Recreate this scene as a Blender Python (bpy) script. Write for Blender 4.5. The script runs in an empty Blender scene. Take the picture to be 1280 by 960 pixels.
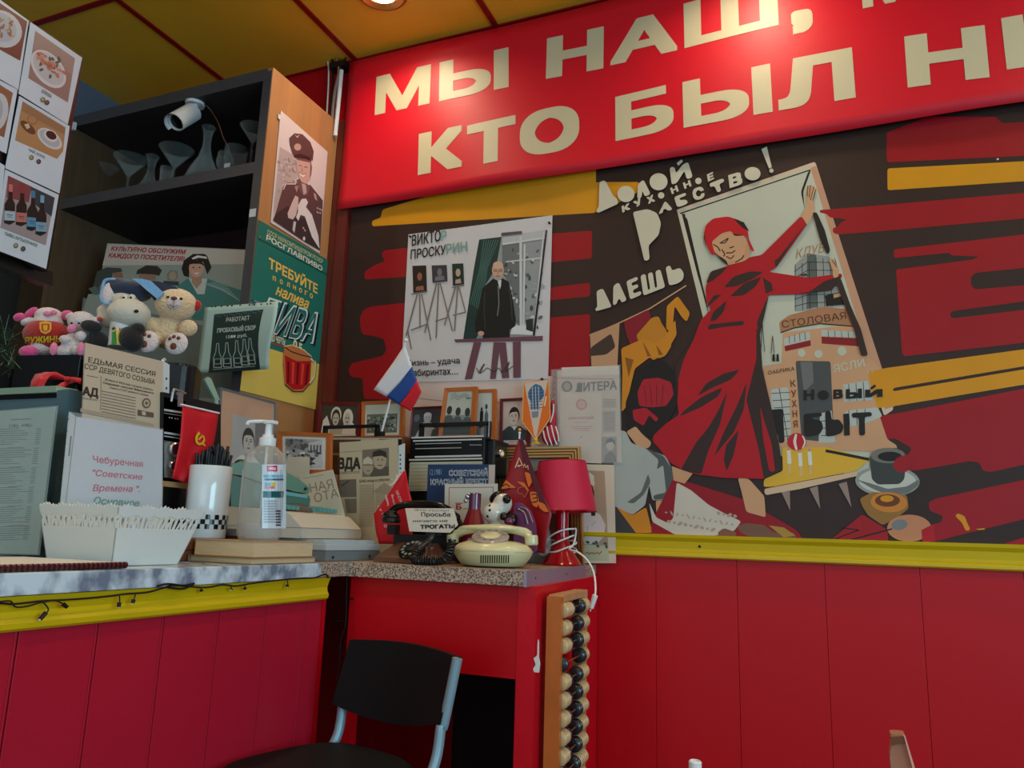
import bpy, bmesh, math, random
from mathutils import Vector, Matrix, Euler
from mathutils.geometry import tessellate_polygon, delaunay_2d_cdt
random.seed(7)
PI = math.pi
COL = bpy.context.scene.collection
SC = bpy.context.scene

# ------------------------------------------------------------------ camera
FPX = 958.8
YAW, PIT, ROL = [math.radians(a) for a in (-22.75, 11.2, 1.88)]
CAM = Vector((0, -2.244, 1.17))
FW = Vector((math.sin(YAW)*math.cos(PIT), math.cos(YAW)*math.cos(PIT), math.sin(PIT)))
_rt = Vector((math.cos(YAW), -math.sin(YAW), 0)); _up = _rt.cross(FW)
RT = _rt*math.cos(ROL) + _up*math.sin(ROL)
UP = -_rt*math.sin(ROL) + _up*math.cos(ROL)
cd = bpy.data.cameras.new('camera'); cam = bpy.data.objects.new('camera', cd); COL.objects.link(cam)
cd.sensor_width = 36; cd.sensor_fit = 'HORIZONTAL'; cd.lens = FPX/1280*36; cd.clip_start = .02; cd.clip_end = 60
m3 = Matrix((RT, UP, -FW)).transposed()
cam.matrix_world = Matrix.Translation(CAM) @ m3.to_4x4()
SC.camera = cam

# ------------------------------------------------------------------ light
SC.view_settings.view_transform = 'Standard'; SC.view_settings.look = 'None'
SC.view_settings.gamma = 1; SC.view_settings.use_curve_mapping = False
SC.view_settings.exposure = 0.42
w = bpy.data.worlds.new('world'); SC.world = w; w.use_nodes = True
w.node_tree.nodes['Background'].inputs[0].default_value = (.62, .80, 1, 1)
w.node_tree.nodes['Background'].inputs[1].default_value = .48
def area(name, loc, target, sx, sy, power, col):
    l = bpy.data.lights.new(name, 'AREA'); l.shape = 'RECTANGLE'; l.size = sx; l.size_y = sy; l.energy = power; l.color = col
    o = bpy.data.objects.new(name, l); COL.objects.link(o); o.location = loc
    o.rotation_euler = (Vector(target)-Vector(loc)).to_track_quat('-Z', 'Y').to_euler(); return o
area('window_daylight', (2.55, -2.6, 1.65), (0, -2.2, 1.4), 2.2, 1.6, 52, (.46, .82, 1))
area('front_window_daylight', (-.2, -5.6, 1.7), (-.6, 0, 1.4), 2.8, 1.7, 12, (.70, .90, 1))
LAMPS = [(-1.345, -.3), (-.145, -.3), (-2.545, -1.5), (-1.345, -1.5), (-.145, -1.5), (1.055, -.3), (1.055, -1.5), (-.145, -2.7), (-1.345, -2.7)]

# ------------------------------------------------------------------ geometry of the view
def proj(p):
    v = Vector(p)-CAM; z = v.dot(FW); return (640+FPX*v.dot(RT)/z, 480-FPX*v.dot(UP)/z)
def pyz(px, ax, v, z):
    lo, hi = -400, 1400
    for _ in range(40):
        m = (lo+hi)/2; q = at(px, m, ax, v)
        if q.z > z: lo = m
        else: hi = m
    return lo
def ray(px, py): return FW + RT*((px-640)/FPX) - UP*((py-480)/FPX)
def at(px, py, ax, v):
    r = ray(px, py); return CAM + r*((v-CAM[ax])/r[ax])
class Pl:
    """a plane through p; az = heading of its horizontal edge from +x; lean = degrees its top tips away"""
    def __init__(s, p, az=0, lean=0):
        a = math.radians(az); L = math.radians(lean); s.p = Vector(p)
        s.u = Vector((math.cos(a), math.sin(a), 0)); n0 = Vector((math.sin(a), -math.cos(a), 0)); z = Vector((0, 0, 1))
        s.v = z*math.cos(L) - n0*math.sin(L); s.n = n0*math.cos(L) + z*math.sin(L)
    def __call__(s, px, py, off=0):
        r = ray(px, py); q = s.p + s.n*off
        return CAM + r*((q-CAM).dot(s.n)/r.dot(s.n))
def PY(y, az=0, lean=0, px=500, py=600):
    return Pl(at(px, py, 1, y), az, lean)
def PX(x, px, py, az=90, lean=0):
    return Pl(at(px, py, 0, x), az, lean)

# ------------------------------------------------------------------ materials
def lin(c): return tuple(((x/255)/12.92 if x/255 <= .04045 else ((x/255+.055)/1.055)**2.4) for x in c)
MATS = {}
def mat(name, col=(128, 128, 128), rough=.5, metal=0, noise=0, nscale=8, bump=0, bscale=60, coat=0, spec=.5, trans=0, ior=1.45, stretch=(1, 1, 1), sheen=0, emit=0, col2=None, attr=False, alpha=1, rnoise=0, edge=0):
    if name in MATS: return MATS[name]
    m = bpy.data.materials.new(name); m.use_nodes = True; nt = m.node_tree; N = nt.nodes; L = nt.links
    b = N['Principled BSDF']; c = lin(col)+(1,)
    b.inputs['Base Color'].default_value = c; b.inputs['Roughness'].default_value = rough; b.inputs['Metallic'].default_value = metal
    b.inputs['Specular IOR Level'].default_value = spec; b.inputs['Coat Weight'].default_value = coat; b.inputs['Coat Roughness'].default_value = .08
    b.inputs['Transmission Weight'].default_value = trans; b.inputs['IOR'].default_value = ior; b.inputs['Sheen Weight'].default_value = sheen
    b.inputs['Alpha'].default_value = alpha
    if emit: b.inputs['Emission Color'].default_value = c; b.inputs['Emission Strength'].default_value = emit
    src = None
    tc = N.new('ShaderNodeTexCoord'); mp = N.new('ShaderNodeMapping'); mp.inputs['Scale'].default_value = stretch
    L.new(tc.outputs['Object'], mp.inputs['Vector'])
    if attr:
        a = N.new('ShaderNodeAttribute'); a.attribute_name = 'Col'; src = a.outputs['Color']; L.new(src, b.inputs['Base Color'])
    if noise or col2:
        n = N.new('ShaderNodeTexNoise'); n.inputs['Scale'].default_value = nscale; n.inputs['Detail'].default_value = 6
        L.new(mp.outputs[0], n.inputs['Vector'])
        mx = N.new('ShaderNodeMix'); mx.data_type = 'RGBA'
        if col2:
            rp = N.new('ShaderNodeValToRGB'); rp.color_ramp.elements[0].position = .5-.5*(noise or .3)*.5; rp.color_ramp.elements[1].position = .5+.5*(noise or .3)*.5
            L.new(n.outputs['Fac'], rp.inputs[0]); L.new(rp.outputs[0], mx.inputs[0]); mx.inputs[7].default_value = lin(col2)+(1,)
        else:
            mr = N.new('ShaderNodeMapRange'); mr.inputs[1].default_value = .3; mr.inputs[2].default_value = .7; mr.inputs[3].default_value = 0; mr.inputs[4].default_value = noise
            L.new(n.outputs['Fac'], mr.inputs[0]); L.new(mr.outputs[0], mx.inputs[0]); mx.inputs[7].default_value = tuple(x*.45 for x in c[:3])+(1,)
        if src: L.new(src, mx.inputs[6])
        else: mx.inputs[6].default_value = c
        if attr and not col2:
            mu = N.new('ShaderNodeMix'); mu.data_type = 'RGBA'; mu.blend_type = 'MULTIPLY'; mu.inputs[0].default_value = 1
            L.new(src, mu.inputs[6]); mu.inputs[7].default_value = (.45, .45, .45, 1); L.new(mu.outputs[2], mx.inputs[7])
        L.new(mx.outputs[2], b.inputs['Base Color'])
    if bump:
        n2 = N.new('ShaderNodeTexNoise'); n2.inputs['Scale'].default_value = bscale; n2.inputs['Detail'].default_value = 4
        L.new(mp.outputs[0], n2.inputs['Vector']); bp = N.new('ShaderNodeBump'); bp.inputs['Strength'].default_value = bump; bp.inputs['Distance'].default_value = .01
        L.new(n2.outputs['Fac'], bp.inputs['Height']); L.new(bp.outputs[0], b.inputs['Normal'])
    if edge:
        lw = N.new('ShaderNodeLayerWeight'); lw.inputs[0].default_value = .35; pw = N.new('ShaderNodeMath'); pw.operation = 'POWER'; pw.inputs[1].default_value = 1.6; L.new(lw.outputs['Facing'], pw.inputs[0])
        mr2 = N.new('ShaderNodeMapRange'); mr2.inputs[3].default_value = alpha; mr2.inputs[4].default_value = edge; L.new(pw.outputs[0], mr2.inputs[0]); L.new(mr2.outputs[0], b.inputs['Alpha'])
    MATS[name] = m; return m
def M(n): return MATS[n]
mat('print_matte', attr=True, rough=.55, noise=.12, nscale=5, bump=.05, bscale=30)
mat('print_satin', attr=True, rough=.36, noise=.12, nscale=6, bump=.05, bscale=7)
mat('print_gloss', attr=True, rough=.22, bump=.10, bscale=6, spec=.5)
mat('mural_paint', attr=True, rough=.42, noise=.22, nscale=4, bump=.10, bscale=12, spec=.35)
mat('vinyl', attr=True, rough=.4, bump=.22, bscale=4.5, spec=.6, noise=.05, nscale=3)
mat('wall_red', (188, 2, 20), .42, noise=.10, nscale=3, bump=.08, bscale=9, spec=.4)
mat('plank_red', (178, 26, 50), .34, noise=.12, nscale=4, bump=.08, bscale=10, spec=.5)
mat('cabinet_red', (188, 3, 18), .38, noise=.15, nscale=5, bump=.06, bscale=14)
mat('bright_red', (205, 8, 30), .35, noise=.1, nscale=6, bump=.05)
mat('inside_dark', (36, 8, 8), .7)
mat('yellow_trim', (212, 182, 14), .35, noise=.15, nscale=5, bump=.08, bscale=20)
mat('ceiling_yellow', (250, 190, 52), .4, noise=.25, nscale=3, bump=.15, bscale=90, spec=.4)
mat('grid_red', (150, 14, 16), .45, noise=.2)
mat('wood_panel', (190, 140, 92), .42, noise=.3, nscale=6, stretch=(8, 8, .6), bump=.05)
mat('wood_dark', (52, 46, 46), .5, noise=.3, nscale=5, stretch=(.6, 6, 6))
mat('wood_inner', (98, 76, 54), .5, noise=.45, nscale=8, stretch=(8, 8, .6))
mat('wood_orange', (196, 108, 44), .35, noise=.35, nscale=9, coat=.3)
mat('wood_red', (110, 28, 30), .35, noise=.3, nscale=8, coat=.3)
mat('wood_light', (196, 150, 98), .45, noise=.3, nscale=10, stretch=(6, 6, .8))
mat('wood_brown', (120, 66, 36), .45, noise=.35, nscale=10)
mat('granite', (196, 176, 156), .42, col2=(96, 76, 66), noise=.35, nscale=260, spec=.4)
mat('marble', (206, 222, 232), .22, col2=(112, 126, 146), noise=.45, nscale=20, stretch=(1, 1.3, 1))
mat('metal_strip', (168, 170, 190), .35, metal=.6)
mat('chrome', (220, 222, 226), .18, metal=1)
mat('chrome_dull', (190, 194, 200), .34, metal=1)
mat('steel_blue', (140, 176, 190), .35, metal=.35)
mat('brass', (214, 160, 92), .3, metal=.9)
mat('black_plastic', (16, 17, 19), .35, bump=.05)
mat('black_matte', (12, 12, 14), .6)
mat('black_gloss', (10, 10, 12), .15)
mat('white_plastic', (226, 230, 232), .3)
mat('white_paper', (222, 222, 220), .6, noise=.06)
mat('glass', (206, 222, 220), .05, alpha=.035, edge=.5, spec=1, coat=.6)
mat('thin_clear', (200, 220, 222), .12, alpha=.28, spec=.7)
mat('bottle_clear', (196, 202, 198), .1, alpha=.26, edge=.85, spec=.8)
mat('gel', (214, 218, 214), .1, alpha=.35, spec=.5)
mat('plastic_wrap', (210, 220, 220), .15, alpha=.16, spec=.9, bump=.6, bscale=16)
mat('cream', (206, 204, 158), .22, coat=.4)
mat('dial_clear', (176, 160, 150), .2, alpha=.8)
mat('brown_bakelite', (92, 60, 46), .2, coat=.5)
mat('beige_plastic', (200, 196, 182), .38)
mat('grey_plastic', (176, 186, 190), .38)
mat('grey_dark', (112, 122, 126), .4)
mat('green_plastic', (66, 106, 90), .3)
mat('green_light', (150, 180, 160), .35)
mat('teal_key', (92, 160, 160), .35)
mat('red_shade', (196, 30, 66), .55, noise=.08, nscale=4)
mat('red_gloss', (176, 6, 26), .15, coat=.5)
mat('ribbon', (216, 26, 44), .4, sheen=.3, bump=.1)
mat('plush_white', (222, 206, 204), .95, sheen=.6, bump=.5, bscale=160)
mat('plush_cream', (224, 196, 154), .95, sheen=.6, bump=.7, bscale=140)
mat('plush_pink', (226, 74, 140), .95, sheen=.6, bump=.5, bscale=160)
mat('plush_lpink', (236, 130, 170), .95, sheen=.6, bump=.5, bscale=160)
mat('plush_shirt', (172, 34, 30), .9, sheen=.4, bump=.3, bscale=120)
mat('plush_grey', (206, 200, 184), .85, sheen=.4, bump=.2, bscale=120)
mat('plush_black', (20, 20, 24), .9, sheen=.3, bump=.4, bscale=140)
mat('plush_navy', (34, 46, 70), .9, sheen=.4, bump=.3, bscale=120)
mat('plush_lblue', (120, 170, 214), .9, sheen=.4, bump=.3, bscale=120)
mat('ceramic', (206, 204, 194), .15, coat=.6)
mat('purple_ceramic', (92, 30, 66), .16, coat=.6)
mat('yarn', (216, 176, 50), .9)
mat('books_page', (214, 190, 150), .8, noise=.3, nscale=120, stretch=(.2, .2, 6))
mat('book_cover', (150, 118, 84), .6, noise=.2)
mat('cord_white', (232, 232, 232), .35)
mat('floor_tile', (120, 108, 98), .4, noise=.3, nscale=2)
mat('wall_grey', (84, 80, 76), .6, noise=.15)
mat('bead_wood', (206, 172, 122), .4, noise=.25, nscale=30, coat=.3)
mat('lamp_glow', (255, 226, 196), .5, emit=14)

# ------------------------------------------------------------------ bmesh helpers (world coordinates)
def NB(): return bmesh.new()
def box(bm, c, s, rot=None, bev=0):
    g = bmesh.ops.create_cube(bm, size=1)['verts']
    R = Matrix.Identity(3) if rot is None else (Euler(rot).to_matrix() if not isinstance(rot, Matrix) else rot)
    for v in g: v.co = Vector(c) + R @ Vector((v.co.x*s[0], v.co.y*s[1], v.co.z*s[2]))
    if bev:
        es = list({e for v in g for e in v.link_edges}); bmesh.ops.bevel(bm, geom=es, offset=bev, segments=2, affect='EDGES', profile=.6)
    return g
def box2(bm, a, b, bev=0):
    return box(bm, [(a[i]+b[i])/2 for i in range(3)], [abs(b[i]-a[i]) for i in range(3)], None, bev)
def frame_mat(d):
    d = Vector(d).normalized(); a = Vector((0, 0, 1)) if abs(d.z) < .95 else Vector((1, 0, 0))
    x = a.cross(d).normalized(); y = d.cross(x); return Matrix((x, y, d)).transposed()
def lathe(bm, prof, base, axis=(0, 0, 1), seg=24, sx=1, sy=1, closed=True):
    R = frame_mat(axis) if tuple(axis) != (0, 0, 1) else Matrix.Identity(3); base = Vector(base); rings = []
    for r, h in prof:
        if r < 1e-6: rings.append([bm.verts.new(base + R @ Vector((0, 0, h)))])
        else: rings.append([bm.verts.new(base + R @ Vector((r*sx*math.cos(2*PI*k/seg), r*sy*math.sin(2*PI*k/seg), h))) for k in range(seg)])
    for a, b in zip(rings, rings[1:]):
        for k in range(seg):
            k2 = (k+1) % seg
            if len(a) == 1 and len(b) == 1: continue
            if len(a) == 1: f = (a[0], b[k2], b[k]) [::-1]
            elif len(b) == 1: f = (a[k], a[k2], b[0])
            else: f = (a[k], a[k2], b[k2], b[k])
            bm.faces.new(f)
    if closed:
        if len(rings[0]) > 1: bm.faces.new(rings[0][::-1])
        if len(rings[-1]) > 1: bm.faces.new(rings[-1])
def cyl(bm, a, b, r, r2=None, seg=12):
    a = Vector(a); b = Vector(b); lathe(bm, [(r, 0), (r if r2 is None else r2, (b-a).length)], a, tuple((b-a).normalized()), seg)
def tube(bm, pts, r, seg=8, sub=4, closed=False):
    P = [Vector(p) for p in pts]; Q = []
    n = len(P)
    for i in range(n-1 if not closed else n):
        p0 = P[i-1] if (i > 0 or closed) else P[0]; p1 = P[i]; p2 = P[(i+1) % n]; p3 = P[(i+2) % n] if (i+2 < n or closed) else P[-1]
        for k in range(sub):
            t = k/sub; Q.append(.5*((2*p1)+(-p0+p2)*t+(2*p0-5*p1+4*p2-p3)*t*t+(-p0+3*p1-3*p2+p3)*t**3))
    if not closed: Q.append(P[-1])
    rings = []; prev = None
    for i, q in enumerate(Q):
        d = (Q[(i+1) % len(Q)] if (i+1 < len(Q) or closed) else q) - (Q[i-1] if (i > 0 or closed) else q)
        d = d.normalized() if d.length > 1e-9 else Vector((0, 0, 1))
        if prev is None: F = frame_mat(d); x = F.col[0]
        else: x = (prev - d*prev.dot(d)); x = x.normalized() if x.length > 1e-6 else frame_mat(d).col[0]
        prev = x; y = d.cross(x); rr = r(i/(len(Q)-1)) if callable(r) else r
        rings.append([bm.verts.new(q + (x*math.cos(2*PI*k/seg)+y*math.sin(2*PI*k/seg))*rr) for k in range(seg)])
    R2 = rings[1:]+([rings[0]] if closed else [])
    for a, b in zip(rings, R2):
        for k in range(seg): bm.faces.new((a[k], a[(k+1) % seg], b[(k+1) % seg], b[k]))
    if not closed: bm.faces.new(rings[0][::-1]); bm.faces.new(rings[-1])
def ell(bm, c, r, rot=None, seg=20):
    if not hasattr(r, '__len__'): r = (r, r, r)
    g = bmesh.ops.create_uvsphere(bm, u_segments=seg, v_segments=max(8, seg//2), radius=1)['verts']
    R = Matrix.Identity(3) if rot is None else (Euler(rot).to_matrix() if not isinstance(rot, Matrix) else rot)
    for v in g: v.co = Vector(c) + R @ Vector((v.co.x*r[0], v.co.y*r[1], v.co.z*r[2]))
def prism(bm, pts, off):
    off = Vector(off); a = [bm.verts.new(Vector(p)) for p in pts]; b = [bm.verts.new(Vector(p)+off) for p in pts]; n = len(a)
    try: bm.faces.new(a); bm.faces.new(b[::-1])
    except ValueError: pass
    for i in range(n): bm.faces.new((a[i], b[i], b[(i+1) % n], a[(i+1) % n]))

def obj(name, bm, m, parent=None, smooth=False, remesh=0):
    if bm.faces: bmesh.ops.recalc_face_normals(bm, faces=bm.faces)
    org = Vector((0, 0, 0))
    if parent is not None:
        p = parent
        while p is not None: org += p.location; p = p.parent
        for v in bm.verts: v.co -= org
        loc = Vector((0, 0, 0))
    else:
        if bm.verts:
            xs = [v.co for v in bm.verts]; loc = Vector((sum(v.x for v in xs)/len(xs), sum(v.y for v in xs)/len(xs), min(v.z for v in xs)))
            for v in bm.verts: v.co -= loc
        else: loc = org
    me = bpy.data.meshes.new(name); bm.to_mesh(me); bm.free()
    me.materials.append(M(m) if isinstance(m, str) else m)
    if smooth:
        for p in me.polygons: p.use_smooth = True
    o = bpy.data.objects.new(name, me); COL.objects.link(o); o.location = loc
    if parent is not None: o.parent = parent
    if smooth and not remesh: 
        md = o.modifiers.new('es', 'EDGE_SPLIT'); md.split_angle = math.radians(38)
    if remesh:
        md = o.modifiers.new('r', 'REMESH'); md.mode = 'VOXEL'; md.voxel_size = remesh; md.use_smooth_shade = True
        s = o.modifiers.new('s', 'SMOOTH'); s.iterations = 4; s.factor = .6
    return o
def tag(o, label, cat, group=None):
    o['label'] = label; o['category'] = cat
    if group: o['group'] = group
    return o
def thing(name, label, cat, loc, group=None):
    o = bpy.data.objects.new(name, None); COL.objects.link(o); o.location = Vector(loc); o.empty_display_size = .03
    return tag(o, label, cat, group)
def struct(name, bm, m, parent=None, **k):
    o = obj(name, bm, m, parent, **k)
    if parent is None: o['kind'] = 'structure'
    return o

# ------------------------------------------------------------------ flat prints: coloured shapes on a real sheet
TXT = {}
def glyphs(s, bold=0, shear=0):
    k = (s, bold, shear)
    if k in TXT: return TXT[k]
    c = bpy.data.curves.new('t', 'FONT'); c.body = s; c.shear = shear; c.resolution_u = 3
    c.fill_mode = 'NONE'; o = bpy.data.objects.new('t', c); me = bpy.data.meshes.new_from_object(o); n_ = len(me.vertices); par = list(range(n_))
    def find(k):
        while par[k] != k: par[k] = par[par[k]]; k = par[k]
        return k
    for e in me.edges: par[find(e.vertices[0])] = find(e.vertices[1])
    comp = {}
    for k in range(n_): comp.setdefault(find(k), []).append((me.vertices[k].co.x, me.vertices[k].co.y))
    bpy.data.meshes.remove(me); bpy.data.objects.remove(o); bpy.data.curves.remove(c)
    def area_(l): return sum(l[i-1][0]*l[i][1]-l[i][0]*l[i-1][1] for i in range(len(l)))/2
    def inside(x, y, l):
        r = False
        for i in range(len(l)):
            p, q = l[i-1], l[i]
            if (p[1] <= y) != (q[1] <= y) and p[0]+(y-p[1])*(q[0]-p[0])/(q[1]-p[1]) > x: r = not r
        return r
    loops = [l for l in comp.values() if len(l) > 2]; V = []; Fc = []
    if loops:
        sg = 1 if area_(max(loops, key=lambda l: abs(area_(l)))) > 0 else -1
        outer = [l for l in loops if area_(l)*sg > 0]; holes = [l for l in loops if area_(l)*sg < 0]
        for h in list(holes):
            if not any(inside(h[0][0], h[0][1], l) for l in outer): holes.remove(h); outer.append(h)
        for l in outer:
            grp = [l]+[h for h in holes if inside(h[0][0], h[0][1], l)]; i = len(V); pts = []; ed = []
            for g_ in grp:
                k0 = len(pts); pts += [Vector(p) for p in g_]; ed += [(k0+k, k0+(k+1) % len(g_)) for k in range(len(g_))]
            r_ = delaunay_2d_cdt(pts, ed, [], 0, 1e-6); V += [(p[0], p[1], 0) for p in r_[0]]
            for fc in r_[2]:
                p0, pa, pb = (r_[0][k] for k in fc); mx_, my_ = (p0[0]+pa[0]+pb[0])/3, (p0[1]+pa[1]+pb[1])/3
                if not inside(mx_, my_, l) or any(inside(mx_, my_, h) for h in grp[1:]): continue
                ar = (pa[0]-p0[0])*(pb[1]-p0[1])-(pa[1]-p0[1])*(pb[0]-p0[0]); q0, qa, qb = (i+k for k in fc)
                if abs(ar) > 1e-9: Fc.append((q0, qa, qb) if ar > 0 else (q0, qb, qa))
    if not V: V = [(0, 0, 0)]
    if bold > .004:
        V0, F0 = V, Fc; V = []; Fc = []
        D8 = [(1, 1), (1, -1), (-1, 1), (-1, -1)] + ([(0, 0)] if bold > .02 else []) + ([(1, 0), (-1, 0), (0, 1), (0, -1), (1, .5), (1, -.5), (-1, .5), (-1, -.5), (.5, 1), (.5, -1), (-.5, 1), (-.5, -1), (.5, 0), (-.5, 0)] if bold > .03 else [])
        for dx, dy in D8:
            i = len(V); V += [(x+dx*bold, (y+bold)*CAP/(CAP+2*bold)+dy*bold*CAP/(CAP+2*bold), D8.index((dx, dy))) for x, y, _ in V0]; Fc += [tuple(i+k for k in f) for f in F0]
    x0 = min(v[0] for v in V); x1 = max(v[0] for v in V)
    TXT[k] = (V, Fc, x0, x1); return TXT[k]
CAP = .728
def rounded(P, r):
    out = []; n = len(P)
    for i in range(n):
        a, b, c = P[i-1], P[i], P[(i+1) % n]; la = math.hypot(a[0]-b[0], a[1]-b[1]); lc = math.hypot(c[0]-b[0], c[1]-b[1])
        if la < 1e-3 or lc < 1e-3: out.append(b); continue
        ra = min(r, la*.45)/la; rc = min(r, lc*.45)/lc; p = (b[0]+(a[0]-b[0])*ra, b[1]+(a[1]-b[1])*ra); q = (b[0]+(c[0]-b[0])*rc, b[1]+(c[1]-b[1])*rc)
        for t in (0, .33, .67, 1): out.append(((1-t)**2*p[0]+2*t*(1-t)*b[0]+t*t*q[0], (1-t)**2*p[1]+2*t*(1-t)*b[1]+t*t*q[1]))
    return out
class Sheet:
    """name, plane, corner pixels BL BR TR TL; prints are added in sheet coordinates (u,v) or traced with px"""
    def __init__(s, name, pl, quad, thick=.0015, base=(230, 230, 225), m='print_matte', parent=None, waves=0):
        s.name = name; s.pl = pl; s.parent = parent; s.m = m; s.th = thick; s.k = 0
        s.V = []; s.F = []; s.C = []; s.base = base; s.off0 = .0002; s.rnd = 0
        s.q = [pl(*p) for p in quad] if len(quad[0]) == 2 else [Vector(p) for p in quad]; s.n = pl.n
        A = s.q; B = [p - s.n*thick for p in A]
        if base is None: return
        s._face(A, base)
        s._face(B[::-1], tuple(c*.9 for c in base))
        for i in range(4): s._face([A[i], B[i], B[(i+1) % 4], A[(i+1) % 4]], tuple(c*.92 for c in base))
    def _face(s, P, col):
        i = len(s.V); s.V += [Vector(p) for p in P]; s.F.append(tuple(range(i, i+len(P)))); s.C.append(lin(col))
    def w(s, u, v):  # bilinear sheet point
        A = s.q; return (A[0]*(1-u)+A[1]*u)*(1-v)+(A[3]*(1-u)+A[2]*u)*v
    def _pts(s, P, d):
        tri = tessellate_polygon([[Vector(p) for p in P]])
        return tri
    def _add(s, P, col):
        s.k += 1; off = s.n*(.00002*s.k+s.off0); P = [Vector(p) for p in P]; i = len(s.V)
        s.V += [p+off for p in P]; c = lin(col)
        for t in tessellate_polygon([P]):
            a, b, d = t
            nn = (P[b]-P[a]).cross(P[d]-P[a])
            if nn.length < 1e-12: continue
            if nn.dot(s.n) < 0: b, d = d, b
            s.F.append((i+a, i+b, i+d)); s.C.append(c)
    def uv(s, pts, col): s._add([s.w(*p) for p in pts], col); return s
    def px(s, pts, col):
        if s.rnd and len(pts) > 4: pts = rounded(pts, s.rnd)
        s._add([s.pl(*p) for p in pts], col); return s
    def rect(s, u0, v0, u1, v1, col): return s.uv([(u0, v0), (u1, v0), (u1, v1), (u0, v1)], col)
    def el(s, u, v, ru, rv, col, a0=0, a1=360, n=20, rot=0):
        P = []; cr, sr = math.cos(math.radians(rot)), math.sin(math.radians(rot))
        for k in range(n if a1-a0 >= 360 else n+1):
            a = math.radians(a0+(a1-a0)*k/n); x, y = ru*math.cos(a), rv*math.sin(a); P.append((u+x*cr-y*sr, v+x*sr+y*cr))
        return s.uv(P, col)
    def elpx(s, x, y, rx, ry, col, rot=0, n=22, a0=0, a1=360):
        P = []; cr, sr = math.cos(math.radians(rot)), math.sin(math.radians(rot))
        for k in range(n if a1-a0 >= 360 else n+1):
            a = math.radians(a0+(a1-a0)*k/n); p, q = rx*math.cos(a), ry*math.sin(a); P.append((x+p*cr-q*sr, y+p*sr+q*cr))
        return s.px(P, col)
    def linepx(s, pts, wd, col):
        for a, b in zip(pts, pts[1:]):
            d = Vector((b[0]-a[0], b[1]-a[1])); 
            if d.length < 1e-6: continue
            d.normalize(); n = Vector((-d.y, d.x))*wd/2
            s.px([(a[0]+n.x, a[1]+n.y), (b[0]+n.x, b[1]+n.y), (b[0]-n.x, b[1]-n.y), (a[0]-n.x, a[1]-n.y)], col); s.k -= 1
        s.k += 1; return s
    def line(s, pts, wd, col):
        asp = (s.q[1]-s.q[0]).length/max(1e-6, (s.q[3]-s.q[0]).length)
        for a, b in zip(pts, pts[1:]):
            d = Vector(((b[0]-a[0])*asp, b[1]-a[1]))
            if d.length < 1e-6: continue
            d.normalize(); n = Vector((-d.y/asp, d.x))*wd/2
            s.uv([(a[0]+n.x, a[1]+n.y), (b[0]+n.x, b[1]+n.y), (b[0]-n.x, b[1]-n.y), (a[0]-n.x, a[1]-n.y)], col); s.k -= 1
        s.k += 1; return s
    def _text(s, t, O, U, Vv, col, bold, shear, fit):
        V, Fc, x0, x1 = glyphs(t, bold, shear); s.k += 1; off = s.n*(.00002*s.k+s.off0); i = len(s.V); c = lin(col)
        for x, y, l in V: s.V.append(O + U*((x-x0)/(x1-x0+1e-9)) + Vv*(y/CAP) + off + s.n*(l*.000005))
        s.k += 5
        for f in Fc: s.F.append(tuple(i+k for k in f)); s.C.append(c)
    def text(s, t, u0, v0, u1, h, col, bold=.012, shear=0, dv=0):
        """baseline from (u0,v0) to (u1,v0+dv); cap height h in v"""
        O = s.w(u0, v0); s._text(t, O, s.w(u1, v0+dv)-O, s.w(u0, v0+h)-O, col, bold, shear, 1); return s
    def textpx(s, t, p0, p1, ptop, col, bold=.012, shear=0):
        """baseline pixels p0..p1, ptop = pixel of the cap top above p0"""
        if not isinstance(s.pl, Pl):
            V, Fc, x0, x1 = glyphs(t, bold, shear); s.k += 1; i = len(s.V); c = lin(col)
            for x, y, l in V: a = (x-x0)/(x1-x0+1e-9); b = y/CAP; s.V.append(s.pl(p0[0]+(p1[0]-p0[0])*a+(ptop[0]-p0[0])*b, p0[1]+(p1[1]-p0[1])*a+(ptop[1]-p0[1])*b) + s.n*(.00002*s.k+s.off0+l*.000005))
            s.k += 5; s.F += [tuple(i+k for k in f) for f in Fc]; s.C += [c]*len(Fc); return s
        O = s.pl(*p0); s._text(t, O, s.pl(*p1)-O, s.pl(*ptop)-O, col, bold, shear, 1); return s
    def words(s, u0, v0, u1, v1, rows, col, fill=.6, gap=.02, avg=.07):
        """columns of unreadable body type"""
        rh = (v1-v0)/rows; k0 = s.k
        for r in range(rows):
            u = u0; y = v1-rh*(r+1)
            while u < u1-.01:
                l = min(u1-u, avg*random.uniform(.4, 1.5)); s.rect(u, y, u+l, y+rh*fill, tuple(min(255, c*random.uniform(.85, 1.2)) for c in col)); s.k = k0+1; u += l+gap
        s.k = k0+2; return s
    def done(s, label=None, cat=None, group=None, smooth=False):
        me = bpy.data.meshes.new(s.name); org = Vector((0, 0, 0))
        if s.parent is not None:
            p = s.parent
            while p is not None: org += p.location; p = p.parent
        else: org = (s.q[0]+s.q[1])/2
        me.from_pydata([tuple(v-org) for v in s.V], [], s.F)
        ca = me.color_attributes.new('Col', 'FLOAT_COLOR', 'CORNER'); vals = []
        for f, c in zip(s.F, s.C): vals += [*c, 1.0]*len(f)
        ca.data.foreach_set('color', vals); me.materials.append(M(s.m)); me.update()
        o = bpy.data.objects.new(s.name, me); COL.objects.link(o)
        if s.parent is not None: o.parent = s.parent
        else: o.location = org
        if label: tag(o, label, cat, group)
        return o
def Z(ox, oy, sc): return lambda L: [(ox+x/sc, oy+y/sc) for x, y in L]
def Z1(ox, oy, sc): return lambda x, y: (ox+x/sc, oy+y/sc)
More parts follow.
